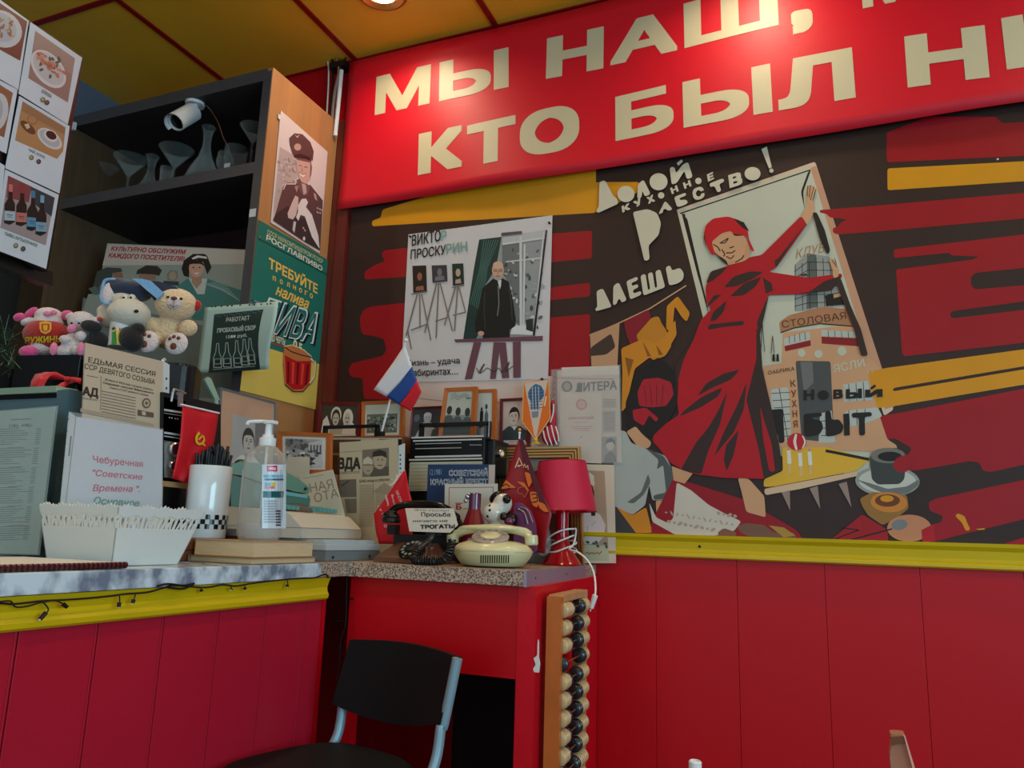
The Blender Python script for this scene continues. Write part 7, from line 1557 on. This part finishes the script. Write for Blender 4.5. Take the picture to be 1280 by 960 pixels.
for i in range(4):
    bm = NB(); ring(bm, GPn, inset(qg, i*3.6), inset(qg, i*3.6+2.2), .018-.003*i, .004-.0015*i); obj('ridge', bm, 'brass', t)
    bm = NB(); ring(bm, GPn, inset(qg, i*3.6+2.2), inset(qg, i*3.6+3.6), .014, -.001-.0015*i); obj('groove', bm, 'wood_brown', t)
s = Sheet('picture', Pl((0, YG+.012, 0)), inset(qg, 14.2), .003, (70, 30, 28), 'print_satin', t)
s.px([(628, 574), (641, 574), (641, 592), (628, 592)], (190, 190, 176)); s.px([(629.5, 575), (640, 575), (640, 590), (629.5, 590)], (176, 40, 40)); s.elpx(634.5, 582, 2.4, 3.2, (60, 60, 56)); s.px([(630, 590), (632, 585), (638, 585), (640, 590)], (60, 66, 60)); s.px([(628, 595), (641, 595), (641, 612), (628, 612)], (90, 96, 88)); s.elpx(634, 602, 3, 3.6, (150, 146, 132)); s.elpx(672, 580, 6, 6, (150, 146, 140)); s.px([(660, 574), (712, 574), (712, 590), (680, 586), (664, 590)], (130, 126, 122)); s.done()
# literary newspaper with booklet
LP = Pl((0, -.016, 0)); z8 = Z(580, 440, 3.2)
s = Sheet('literary_newspaper', LP, z8([(362, 436), (628, 442), (620, 55), (352, 76)]), .002, (206, 186, 170), 'print_satin')
s.px(z8([(352, 76), (372, 74), (380, 436), (362, 436)]), (150, 90, 84)); [s.elpx(580+362/3.2, 440+(100+k*24)/3.2, 1, 1.4, (60, 30, 30)) for k in range(6)]
s.px(z8([(390, 62), (620, 55), (622, 90), (392, 98)]), (222, 206, 192)); s.linepx(z8([(376, 105), (600, 108)]), .8, (176, 90, 90)); s.elpx(580+412/3.2, 440+138/3.2, 7, 7, (110, 100, 92)); s.elpx(580+412/3.2, 440+138/3.2, 4, 4.6, (170, 156, 144)); s.textpx('ЛИТЕРА', *z8([(446, 160), (612, 150), (446, 124)]), (90, 80, 76), .03); s.px(z8([(455, 124), (468, 124), (468, 160), (455, 160)]), (80, 72, 70))
for k in range(6): s.linepx(z8([(556, 190+k*6), (608, 190+k*6)]), .7, (130, 116, 106))
s.px(z8([(556, 236), (606, 236), (606, 320), (556, 322)]), (176, 160, 148)); [s.linepx(z8([(560, 244+k*8), (602, 244+k*8)]), .8, (120, 106, 98)) for k in range(9)]
s.px(z8([(552, 340), (610, 338), (612, 440), (552, 440)]), (150, 140, 130)); s.px(z8([(560, 440), (566, 410), (590, 396), (608, 420), (610, 440)]), (110, 100, 94)); s.elpx(580+585/3.2, 440+372/3.2, 5, 7, (200, 184, 170)); s.px(z8([(566, 372), (572, 350), (590, 344), (604, 356), (606, 376), (594, 360), (576, 362)]), (60, 54, 50)); s.done('old literary newspaper in a clear sleeve pinned beside the mural laundry', 'newspaper')
s = Sheet('booklet', Pl((0, -.0185, 0)), z8([(382, 441), (550, 446), (553, 165), (384, 160)]), .0015, (216, 196, 180), 'print_satin')
s.elpx(580+470/3.2, 440+210/3.2, 7, 7, (206, 130, 120)); s.elpx(580+470/3.2, 440+210/3.2, 5, 5, (216, 170, 156)); s.textpx('КОНСТИТУЦИЯ', *z8([(418, 270), (518, 268), (418, 260)]), (196, 90, 84), .02); s.textpx('ОСНОВНОЙ ЗАКОН', *z8([(440, 284), (500, 283), (440, 279)]), (200, 110, 100), .0)
for k, (a, b) in enumerate(((426, 516), (430, 510), (446, 500))): s.linepx(z8([(a, 298+k*8), (b, 297+k*8)]), .7, (206, 130, 120))
s.elpx(580+470/3.2, 440+340/3.2, .8, .8, (150, 60, 60)); s.done('cream constitution booklet in the same sleeve as the literary newspaper', 'booklet')
bm = NB(); plate(bm, Pl((0, -.021, 0)), z8([(350, 440), (632, 448), (626, 50), (348, 70)]), .0004); tag(obj('clear_sleeve', bm, 'plastic_wrap'), 'shiny clear plastic sleeve over the literary newspaper and booklet', 'sleeve')
zk = Z(680, 570, 6.4)
s = Sheet('calendar_page', Pl((0, -.018, 0)), [(707, 704), (770, 704), (767.5, 581), (709, 580)], .002, (214, 200, 180), 'print_satin')
s.px(zk([(190, 110), (485, 120), (520, 840), (190, 800)]), (176, 152, 130)); s.px(zk([(190, 700), (515, 720), (520, 840), (190, 830)]), (186, 190, 160))
s.px(zk([(200, 560), (260, 470), (330, 450), (400, 440), (450, 470), (492, 550), (480, 640), (430, 700), (220, 710)]), (216, 202, 200)); s.linepx(zk([(350, 560), (345, 640)]), .8, (170, 150, 150)); s.linepx(zk([(380, 560), (410, 520)]), .8, (170, 150, 150))
s.elpx(735, 607, 9, 13, (206, 160, 138)); s.px(zk([(345, 205), (385, 230), (402, 290), (395, 400), (415, 420), (410, 478), (380, 480), (370, 420), (385, 360), (380, 280)]), (60, 34, 30)); s.px(zk([(330, 160), (365, 130), (400, 160), (404, 230), (390, 240), (350, 205), (320, 210)]), (222, 214, 204)); s.px(zk([(225, 490), (250, 480), (245, 555)]), (60, 34, 30))
for x, y in ((270, 670), (350, 690), (400, 700), (430, 720), (490, 700), (285, 680), (500, 725), (420, 690)): s.elpx(680+x/6.4, 570+y/6.4, 2.4, 1.6, (70, 90, 70), (x*7) % 90)
s.elpx(725, 686, 5, 6, (206, 130, 110)); s.linepx(zk([(330, 780), (350, 770), (365, 785), (385, 770), (400, 785), (425, 770), (440, 785), (465, 762)]), 1.1, (176, 80, 70)); s.done('calendar page of a woman in white clothes behind the red lamp', 'calendar')
# --- newspaper, file, blue magazine, white card
zq7 = Z(390, 440, 3.43); YN = -.30
s = Sheet('torn_newspaper', Pl((0, YN, 0)), fq(425, 497, YN, (424.4, 553), (497, 548.5), ZT+.001), .003, (190, 178, 150))
s.linepx(zq7([(120, 430), (210, 424)]), .6, (130, 120, 100)); s.textpx('ВДА', *zq7([(112, 503), (208, 503), (113, 452)]), (50, 46, 42), .05); s.textpx('КОМИТЕТА КПСС', *zq7([(118, 524), (206, 520), (118, 514)]), (90, 82, 70), .01)
s.px(zq7([(216, 420), (330, 410), (330, 530), (216, 536)]), (120, 112, 98))
s.px(zq7([(250, 535), (255, 500), (330, 490), (330, 530)]), (90, 84, 74)); s.elpx(390+291/3.43, 440+462/3.43, 8.5, 12, (176, 160, 136)); s.px(zq7([(258, 450), (262, 428), (290, 418), (318, 428), (322, 455), (300, 445), (275, 448)]), (50, 46, 42)); s.elpx(390+284/3.43, 440+462/3.43, 1.1, .7, (50, 44, 40)); s.elpx(390+302/3.43, 440+462/3.43, 1.1, .7, (50, 44, 40)); s.linepx(zq7([(282, 486), (302, 486)]), .9, (60, 50, 46))
s.elpx(390+240/3.43, 440+494/3.43, 6.6, 9.4, (170, 156, 132)); s.px(zq7([(218, 482), (222, 460), (240, 448), (258, 460), (262, 484), (240, 478)]), (196, 190, 170)); s.linepx(zq7([(216, 484), (264, 484)]), 1, (90, 84, 74)); s.linepx(zq7([(234, 510), (248, 509)]), .8, (60, 50, 46))
s.textpx('БАМ: люди и события', *zq7([(204, 560), (332, 552), (204, 548)]), (80, 72, 62), .012)
s.px(zq7([(118, 548), (190, 545), (192, 622), (120, 622)]), (110, 104, 94)); s.linepx(zq7([(125, 575), (160, 552)]), 1.2, (40, 38, 36)); s.px(zq7([(140, 630), (192, 628), (192, 690), (150, 690)]), (120, 112, 98))
random.seed(12)
for k in range(26): s.linepx(zq7([(204, 572+k*7), (262, 571+k*7)]), .7, (150, 138, 114)); s.linepx(zq7([(272, 590+k*7), (350, 588+k*7)]), .7, (150, 138, 114)); s.k -= 2
s.k += 3; s.px(zq7([(262, 600), (310, 560), (358, 590), (350, 620), (300, 606)]), (156, 146, 122)); s.linepx(zq7([(264, 560), (266, 700)]), .5, (120, 108, 90)); s.done('folded yellowed newspaper with two smiling workers standing before the portable radio', 'newspaper')
s = Sheet('file_sleeve', Pl((0, YN+.006, 0)), fq(496, 504, YN+.006, (498, 557), (506, 554), ZT+.001), .002, (206, 216, 220)); [s.elpx(500.5, 569+k*5.5, 1, 1.2, (30, 34, 40)) for k in range(9)]; s.done('white punched file edge between the yellowed newspaper and the transistor radio', 'sleeve')
YM = -.27
s = Sheet('red_cross_magazine', Pl((0, YM, 0)), fq(531, 619, YM, (535, 580.5), (619, 580.5), ZT+.001), .004, (34, 60, 100), 'print_satin')
s.px([(611, 581), (619, 581), (617, 640), (610, 640)], (206, 190, 176)); W3 = (206, 212, 216)
s.textpx('12.1981', *zs8([(240, 792), (330, 790), (240, 745)]), (150, 170, 190), 0)
for dx, b_, c in ((0, .05, W3), (0, .0, (26, 44, 74))): s.textpx('СОВЕТСКИЙ', *zs8([(388, 804), (706, 803), (388, 748)]), c, b_); s.textpx('КРАСНЫЙ КРЕСТ', *zs8([(240, 874), (706, 870), (240, 822)]), c, b_)
s.done('dark blue magazine with white outlined headline standing before the transistor radio', 'magazine')
YW2 = -.31; s = Sheet('greeting_card', Pl((0, YW2, 0)), fq(555, 622, YW2, (556, 605), (622, 604.5), ZT+.001), .002, (206, 206, 194))
s.linepx([(561, 665), (561.5, 609.5), (616.5, 609), (616, 665)], .9, (176, 90, 90)); s.textpx('Б', *[(570, 637), (577, 637), (570, 630)], (176, 30, 50), .04); s.linepx([(569, 629), (579, 629)], 1, (176, 30, 50)); s.linepx([(579, 636), (590, 636)], .8, (150, 90, 90)); s.done('white card with a thin red border and red initial behind the figurines', 'card')
# red honour pennant behind the brown phone
VP = Pl((0, -.405, 0)); zf1 = Z(460, 590, 7.39)
t = thing('victory_flag', 'red triangular flag with white lettering behind the black handset', 'flag', VP(495, 690)); t.location.z = ZT
cloth('cloth', VP, [(504, 589), (485, 618), (467, 643), (470, 666), (474, 680)], [(507, 588), (511, 612), (517, 634), (516, 664), (514, 680)], 'flag_red', t, .003, 10, 12, 2)
bm = NB(); a = VP(506, 588, -.004); cyl(bm, (a.x, a.y, ZT), a, .002, seg=8); lathe(bm, [(.018, 0), (.016, .004), (0, .005)], (a.x, a.y, ZT), (0, 0, 1), 16); obj('stick', bm, 'white_plastic', t)
s = Sheet('print', VP, [(0, 0, 0)]*4, 0, None, 'print_matte', t); s.off0 = .0042; W4 = (226, 206, 200)
s.px(zf1([(205, 130), (250, 110), (285, 70), (290, 30), (270, 20), (262, 60), (235, 100), (205, 118)]), W4); s.px(zf1([(222, 60), (238, 62), (228, 76)]), W4); s.px(zf1([(285, 10), (300, 0), (315, 12), (308, 30), (292, 28)]), W4)
s.textpx('150 СТР', *zf1([(262, 178), (300, 285), (285, 168)]), W4, .01); s.textpx('Визит', *zf1([(222, 212), (245, 310), (240, 208)]), W4, .01); s.textpx('идриц', *zf1([(165, 215), (190, 315), (185, 208)]), W4, .03); s.textpx('1 У 3', *zf1([(95, 320), (140, 400), (112, 308)]), W4, .02); s.elpx(483, 657.5, 2, 2, W4); s.elpx(483, 657.5, 1.2, 1.2, (206, 16, 34)); s.done()
# --- brown rotary phone
YB = -.50; bx = at(519, 700, 1, YB).x; kB = .00213
t = thing('brown_telephone', 'brown and black rotary telephone with a coiled cord behind the countertop edge', 'telephone', (bx, YB, ZT))
Wb = .086
bm = NB(); v = []
for (hx, y0, y1, z) in ((Wb, -.065, .075, .002), (Wb*.98, -.062, .075, .012), (Wb*.62, -.025, .062, .042), (Wb*.55, -.005, .058, .050)): v.append([bm.verts.new((bx+sx*hx, YB+(y0 if sy < 0 else y1), ZT+z)) for sx, sy in ((-1, -1), (1, -1), (1, 1), (-1, 1))])
bm.faces.new(v[0][::-1]); bm.faces.new(v[-1])
for a_, b_ in zip(v, v[1:]):
    for k in range(4): bm.faces.new((a_[k], a_[(k+1) % 4], b_[(k+1) % 4], b_[k]))
bmesh.ops.bevel(bm, geom=bm.edges[:], offset=.003, segments=2); obj('body', bm, 'brown_bakelite', t, smooth=True)
bm = NB(); box2(bm, (bx-.090, YB+.035, ZT+.001), (bx+.085, YB+.082, at(510, 668, 1, YB+.035).z), bev=.004); cr_ = obj('cradle', bm, 'black_plastic', t)
dn = Vector((0, -.62, .78)).normalized(); dcp = Vector((bx+.012, YB-.040, ZT+.033)); bm = NB(); lathe(bm, [(.034, 0), (.034, .004), (.030, .006), (0, .006)], dcp, tuple(dn), 28); dl = obj('dial', bm, 'black_gloss', t, smooth=True)
Fd = frame_mat(dn); bm = NB()
for k in range(10): a = 2*PI*k/12+.3; lathe(bm, [(.0045, 0), (.0045, .0006)], dcp+Fd @ Vector((.023*math.cos(a), .023*math.sin(a), .0061)), tuple(dn), 10)
o_ = obj('finger_holes', bm, 'grey_dark', dl)
YH = YB+.052
HP = Pl((0, YH, 0)); bm = NB(); tube(bm, [HP(*p) for p in ((487, 642), (496, 634), (512, 630.5), (530, 630), (548, 632), (560, 637), (569, 646))], .0098, 12, 5); soft(bm, HP, kB, [(489, 645, 12, 6.5, 9, 0, -8), (567, 648, 9, 7, 8, 0, 25)]); hs = obj('handset', bm, 'black_gloss', t, remesh=.0028)
bm = NB(); p = HP(489, 648); lathe(bm, [(.024, -.012), (.026, -.006), (.024, 0), (.018, .003)], p, (0, 0, 1), 20); obj('earpiece', bm, 'black_plastic', hs, smooth=True); bm = NB(); p2 = HP(566, 654); lathe(bm, [(.018, -.010), (.019, 0)], p2, (0, 0, 1), 16); obj('mouthpiece', bm, 'black_plastic', hs, smooth=True)
bm = NB(); 
for px_ in (492, 560): q = HP(px_, 660); box2(bm, (q.x-.012, YH-.012, at(510, 668, 1, YB+.035).z-.002), (q.x+.012, YH+.012, HP(px_, 652).z-.008))
obj('cradle_fork', bm, 'black_plastic', t)
path = []
for x, y, yy in ((543, 666, YB+.01), (536, 676, YB-.03), (524, 686, -.575), (517, 695, -.592), (519, 702, -.600), (529, 706, -.604), (542, 705, -.604), (553, 700, -.602), (561, 692, -.598), (564, 684, -.59), (565, 674, -.58)):
    p = at(x, y, 1, yy); p.z = max(p.z, ZT+.0112); path.append(p)
bm = NB(); P = []
import itertools
L_ = []
for i in range(len(path)-1):
    p0 = path[max(0, i-1)]; p1 = path[i]; p2 = path[i+1]; p3 = path[min(len(path)-1, i+2)]
    for k in range(64): t_ = k/64; L_.append(.5*((2*p1)+(-p0+p2)*t_+(2*p0-5*p1+4*p2-p3)*t_*t_+(-p0+3*p1-3*p2+p3)*t_**3))
s_ = 0
for i in range(1, len(L_)-1):
    d_ = (L_[i+1]-L_[i-1]).normalized(); s_ += (L_[i]-L_[i-1]).length; a = s_/.0066*2*PI
    P.append(L_[i]+Vector((0, 1, 0)).cross(d_).normalized()*(.0085*math.cos(a))+Vector((0, 1, 0))*(.0075*math.sin(a)))
tube(bm, P, .0024, 6, 1); obj('coiled_cord', bm, 'black_plastic', t, smooth=True)
s = Sheet('note', Pl((0, YB-.004, 0), 0), zf1([(382, 548), (760, 562), (832, 486), (790, 336)])[0:1]+zf1([(762, 562), (792, 336), (343, 335)]), .001, (222, 212, 196)); s2 = zf1
s.px(zf1([(760, 562), (832, 488), (792, 336), (700, 336)]), (222, 212, 196))
s.textpx('Это гости!', *zf1([(430, 360), (745, 366), (430, 342)]), (90, 80, 76), .006); s.textpx('Просьба', *zf1([(492, 410), (762, 412), (490, 372)]), (40, 34, 34), .02); s.textpx('ничего не', *zf1([(416, 464), (738, 462), (414, 440)]), (70, 60, 58), .01); s.textpx('ТРОГАТЬ!', *zf1([(484, 526), (806, 520), (482, 488)]), (24, 20, 22), .045); s.done('white handwritten note asking not to touch, leaning on the black handset', 'note')
# --- cream rotary phone
YC2 = -.505; cx = at(616, 690, 1, YC2).x; kC = .00205
t = thing('cream_telephone', 'cream rotary telephone with a clear dial at the front of the countertop', 'telephone', (cx, YC2, ZT))
PRF = [(.070, .003), (.078, .006), (.0885, .018), (.0965, .030), (.0985, .038), (.095, .046), (.084, .054), (.066, .060), (.045, .063), (0, .064)]
bm = NB(); lathe(bm, PRF, (cx, YC2, ZT), (0, 0, 1), 48, 1, .86); obj('body', bm, 'cream', t, smooth=True)
bm = NB(); lathe(bm, [(.0990, .0375), (.0996, .0385), (.0990, .0395)], (cx, YC2, ZT), (0, 0, 1), 48, 1, .86, closed=False); obj('seam', bm, 'books_page', t)
for sx in (-.05, .05): bm = NB(); cyl(bm, (cx+sx, YC2-.03, ZT), (cx+sx, YC2-.03, ZT+.006), .008, seg=12); obj('foot', bm, 'black_matte', t)
dn = Vector((.10, -.32, .94)).normalized(); dp = Vector((cx+.004, YC2-.026, ZT+.070)); bm = NB(); lathe(bm, [(.030, -.016), (.044, -.004), (.045, .002), (.041, .0055), (.024, .0055), (.023, .003)], dp, tuple(dn), 40); dl = obj('dial', bm, 'dial_clear', t, smooth=True)
bm = NB(); lathe(bm, [(.0235, 0), (.0235, .006), (.020, .008), (0, .0085)], dp, tuple(dn), 32); obj('dial_cap', bm, 'cream', dl, smooth=True)
Fd = frame_mat(dn)
for k in range(10): a = 2*PI*k/12+.2; bm = NB(); lathe(bm, [(.0052, 0), (.0052, .0007)], dp+Fd @ Vector((.0325*math.cos(a), .0325*math.sin(a), .0056)), tuple(dn), 12); obj('finger_hole', bm, 'grey_dark' if k % 2 else 'chrome_dull', dl)
def phone_hit(px, py):
    r = ray(px, py); t_ = 1.4
    def f(t_):
        p = CAM+r*t_; z = p.z-ZT; rr = 0
        for (r0, z0), (r1, z1) in zip(PRF, PRF[1:]):
            if z0 <= z <= z1: rr = r0+(r1-r0)*(z-z0)/(z1-z0)
        return math.hypot(p.x-cx, (p.y-YC2)/.86)-rr
    while t_ < 2.4 and f(t_) > 0: t_ += .002
    lo, hi = t_-.002, t_
    for _ in range(14):
        m = (lo+hi)/2
        if f(m) > 0: lo = m
        else: hi = m
    return CAM+r*lo
for k in range(13):
    bm = NB(); x = 601.5+k*2.85; A_2 = [phone_hit(x+dx_, y) for dx_, y in ((-.7+.02*k, 694), (.6+.02*k, 694), (.5, 699), (.4, 704), (-.8, 704), (-.75, 699))]
    prism(bm, [p+Vector((-.001*RT.x*0, -.0008, 0)) for p in A_2], (0, .004, 0)); obj('grille_slot', bm, 'black_matte', t)
YH = YC2+.036; HP = Pl((0, YH, 0)); bm = NB()
tube(bm, [HP(*p) for p in ((568, 668), (580, 664), (597, 661), (617, 660), (637, 661.5), (653, 665), (663, 669))], .0105, 12, 5)
tube(bm, [HP(*p) for p in ((566, 668), (566, 679))], .016, 14, 4); tube(bm, [HP(*p) for p in ((664, 669), (664.5, 682))], .0165, 14, 4); soft(bm, HP, .0021, [(616, 660.5, 46, 4.6, 9, 0)])
obj('handset', bm, 'cream', t, remesh=.0028)
# --- figurines
YD = -.375; DP = Pl((0, YD, 0)); kD = .0022
t = thing('dog_figurine', 'glossy white ceramic dog with black spots behind the cream telephone', 'figurine', (DP(620, 660).x, YD, ZT))
bm = NB(); soft(bm, DP, kD, [(617, 641, 14, 12, 13, .012, 10), (628, 630, 12, 13, 11, 0, -20), (622, 655, 12, 12, 11, -.005), (622, 670, 13, 16, 12, -.01), (620, 688, 16, 12, 14, -.01)]); b_ = obj('body', bm, 'ceramic', t, remesh=.003)
for it in [(622, 622, 11, 7.5, 8, -.012, 25), (640, 651, 7, 9, 7, -.004, -10)]: bm = NB(); soft(bm, DP, kD, [it]); obj('ear', bm, 'black_gloss', t, smooth=True)
for it in [(633.5, 624, 5, 5.4, 4, .02), (629.5, 645.5, 4.6, 5, 4, .030)]: bm = NB(); soft(bm, DP, kD, [it]); obj('eye', bm, 'black_gloss', t, smooth=True)
bm = NB(); soft(bm, DP, kD, [(636, 652, 6, 4.6, 5, .026)]); obj('nose', bm, 'purple_ceramic', t, smooth=True)
for it in [(612.5, 632.5, 2, 1.8, 2, .030), (612.5, 638, 2, 1.9, 2, .037), (610, 645, 1.9, 2, 2, .035)]: bm = NB(); soft(bm, DP, kD, [it]); obj('spot', bm, 'black_gloss', t, smooth=True)
FP = Pl((0, -.40, 0)); 
t = thing('bell_figurine', 'purple cylinder figurine with a flared dark red skirt left of the ceramic dog', 'figurine', (FP(594, 660).x, -.40, ZT))
p0 = FP(594, 616.5); z1_ = FP(594, 637).z; xx = p0.x
bm = NB(); lathe(bm, [(.016, z1_-ZT), (.0165, p0.z-ZT-.002), (.0145, p0.z-ZT), (.013, p0.z-ZT-.004), (0, p0.z-ZT-.006)], (xx, -.40, ZT), (0, 0, 1), 28, closed=False); obj('cylinder', bm, 'purple_ceramic', t, smooth=True)
mat('red_ceramic', (120, 20, 36), .12, coat=.8); bm = NB(); lathe(bm, [(.040, 0), (.040, .01), (.030, z1_-ZT-.04), (.0165, z1_-ZT), (0, z1_-ZT)], (xx, -.40, ZT), (0, 0, 1), 12); obj('skirt', bm, 'red_ceramic', t)
bm = NB(); soft(bm, FP, kD, [(584, 621, 3, 2.4, 2, .012), (582, 626, 2.6, 2.6, 2, .012), (586, 617.5, 2.2, 2, 2, .012), (586, 622, 4, 2, 2, .006)]); obj('rosette', bm, 'chrome_dull', t, smooth=True)
bm = NB(); soft(bm, Pl((0, -.36, 0)), kD, [(575, 664, 7, 26, 10, 0, 25)]); ell(bm, (FP(578, 670).x, -.36, ZT+.02), (.02, .02, .02)); tag(obj('black_vase', bm, 'black_gloss', remesh=.003), 'slim dark glossy vase between the note and the purple figurine', 'vase')
SP = Pl((0, -.345, 0)); t = thing('shell_ornament', 'purple fluted fan ornament beside the ceramic dog', 'ornament', (SP(655, 680).x, -.345, ZT))
bm = NB(); pts = [SP(*p) for p in rounded([(642, 690), (642, 628), (650, 628), (662, 638), (668, 655), (670, 690)], 4)]; prism(bm, pts, (0, .014, 0)); mat('purple_matte', (110, 56, 96), .4); obj('body', bm, 'purple_matte', t)
for k in range(4): bm = NB(); tube(bm, [SP(646+k*1.5, 634-k*1.0+3, .001), SP(653+k*2.2, 642-k*1.5, .001), SP(657+k*3, 656-k, .001)], .0013, 6); obj('rib', bm, 'chrome_dull' if k % 2 else 'purple_ceramic', t, smooth=True)
# --- victory day pennant
VD = Pl((0, -.30, 0)); t = thing('red_pennant', 'dark red pennant with orange ribbon pattern hanging from a white stick before the lamp', 'pennant', (VD(652, 690).x, -.30, ZT)); t.location.z = ZT
mat('pennant_red', (150, 14, 22), .4); mat('pennant_dark', (92, 16, 32), .45)
cloth('cloth', VD, [(648, 549), (638, 582), (627, 613), (636, 640), (650, 664), (664, 690)], [(651, 548), (661, 582), (675, 612), (690, 640), (685, 664), (681, 692)], 'pennant_red', t, .004, 14, 16, 1.6)
s = Sheet('print', VD, [(0, 0, 0)]*4, 0, None, 'print_satin', t); s.off0 = .0062
s.px(z8([(222, 350), (240, 352), (262, 420), (345, 640), (330, 640), (240, 440)]), (92, 16, 34)); zz2 = Z(540, 560, 6)
OG = (226, 110, 30)
for L in ([(522, 310), (560, 240), (600, 270), (640, 300), (560, 305)], [(700, 180), (740, 190), (756, 260), (730, 300), (715, 240)], [(640, 250), (700, 260), (740, 330), (700, 300)], [(740, 330), (790, 330), (812, 400), (795, 450), (760, 430), (745, 380)], [(800, 400), (850, 420), (885, 480), (850, 480), (810, 450)], [(640, 120), (660, 90), (650, 130)]): s.px(rounded(zz2(L), 2), OG)
for L in ([(535, 290), (560, 270), (590, 290)], [(750, 350), (790, 345), (800, 400), (770, 410)], [(760, 380), (800, 370)], [(750, 410), (800, 400)], [(545, 320), (590, 300)]): s.linepx(zz2(L), 1.3, (40, 16, 14))
s.linepx(zz2([(630, 150), (660, 75), (685, 130), (640, 135), (665, 140)]), 1.1, (230, 196, 170)); s.linepx(zz2([(690, 150), (700, 120), (712, 150), (725, 130), (728, 165)]), 1, (230, 170, 120)); s.linepx(zz2([(690, 350), (650, 340), (655, 300), (700, 290), (725, 330), (700, 370), (680, 340)]), 1.1, (200, 80, 60)); s.done()
bm = NB(); a = VD(649.5, 541, -.006); cyl(bm, (a.x, a.y, ZT), a, .0026, seg=8); ell(bm, a, .004); lathe(bm, [(.022, 0), (.02, .005), (0, .006)], (a.x, a.y, ZT), (0, 0, 1), 18); obj('stick', bm, 'white_plastic', t, smooth=True)
bm = NB(); ell(bm, VD(649.5, 537.5, -.006), .0055); obj('finial', bm, 'brass', t, smooth=True)
# --- red lamp
YL = -.185; lx = at(702, 690, 1, YL).x; kL = .00232
t = thing('table_lamp', 'red table lamp with a fabric shade and white cord wound round its neck', 'lamp', (lx, YL, ZT))
zs0 = at(700, 640, 1, YL).z-ZT; zs1 = at(700, 577, 1, YL).z-ZT
tilt = Vector((-.045, 0, 1)).normalized()
bm = NB(); bs = Vector((lx+.003, YL, ZT+zs0)); h = zs1-zs0; lathe(bm, [(.093, 0), (.067, h), (.065, h), (.091, .001)], bs, tuple(tilt), 48, closed=False); sd = obj('lamp_shade', bm, 'red_shade', t, smooth=True)
bm = NB(); lathe(bm, [(.0938, 0), (.0930, .003)], bs, tuple(tilt), 48, closed=False); lathe(bm, [(.0675, h-.003), (.0672, h)], bs, tuple(tilt), 48, closed=False); obj('trim_band', bm, 'red_gloss', sd)
bm = NB(); lathe(bm, [(.053, 0), (.055, .004), (.052, .010), (.030, .040), (.022, .060), (.018, .090), (.018, zs0+.02), (.012, zs0+.024), (0, zs0+.024)], (lx, YL, ZT), (0, 0, 1), 32); obj('base', bm, 'red_gloss', t, smooth=True)
bm = NB(); [cyl(bm, Vector((lx, YL, ZT+zs0+.018)), bs+Vector((.09*math.cos(a), .09*math.sin(a), .002)), .0012, seg=6) for a in (0.3, 2.4, 4.5)]; obj('shade_spider', bm, 'chrome_dull', t)
LPn = Pl((lx, YL, 0)); P = []
for k in range(46): a = k*.42; P.append(Vector((lx+(.036+.004*math.sin(k*.9))*math.cos(a)*(1+.1*math.sin(k)), YL+.034*math.sin(a), ZT+.035+.0012*k+.012*math.sin(a+k*.05))))
e = (FX+.012, -.30, ZT+.012)
P += [Vector((lx+.045, YL-.03, ZT+.06)), Vector((-.655, -.25, ZT+.045)), at(722, 690, 1, -.27), at(734, 700, 1, -.28), at(742, 715, 1, -.30), at(744.5, 735, 1, -.32), at(743, 750, 1, -.33)]
bm = NB(); tube(bm, P, .0024, 8, 3); obj('cord', bm, 'cord_white', t, smooth=True)
bm = NB(); a = at(744, 744, 1, -.33); b = at(739, 760, 1, -.33); cyl(bm, a, b, .0075, .006, 12); cyl(bm, b, b+(b-a)*.25, .002, seg=6); obj('plug', bm, 'cord_white', t, smooth=True)
bm = NB(); soft(bm, Pl((0, -.25, 0)), .0021, [(683, 672, 6, 20, 8, 0, 8), (679, 688, 8, 8, 9, 0)]); tag(obj('plastic_bag', bm, 'plastic_wrap', remesh=.004), 'crumpled clear plastic bag between red pennant and lamp base', 'bag')
a = at(661, 690, 1, -.16); b = at(684, 690, 1, -.16); bm = NB(); box2(bm, (a.x, -.16, ZT+.0005), (b.x, -.11, ZT+.045), bev=.003); tag(obj('grey_box', bm, 'grey_dark'), 'small dark grey box on the countertop behind the cream telephone', 'box')
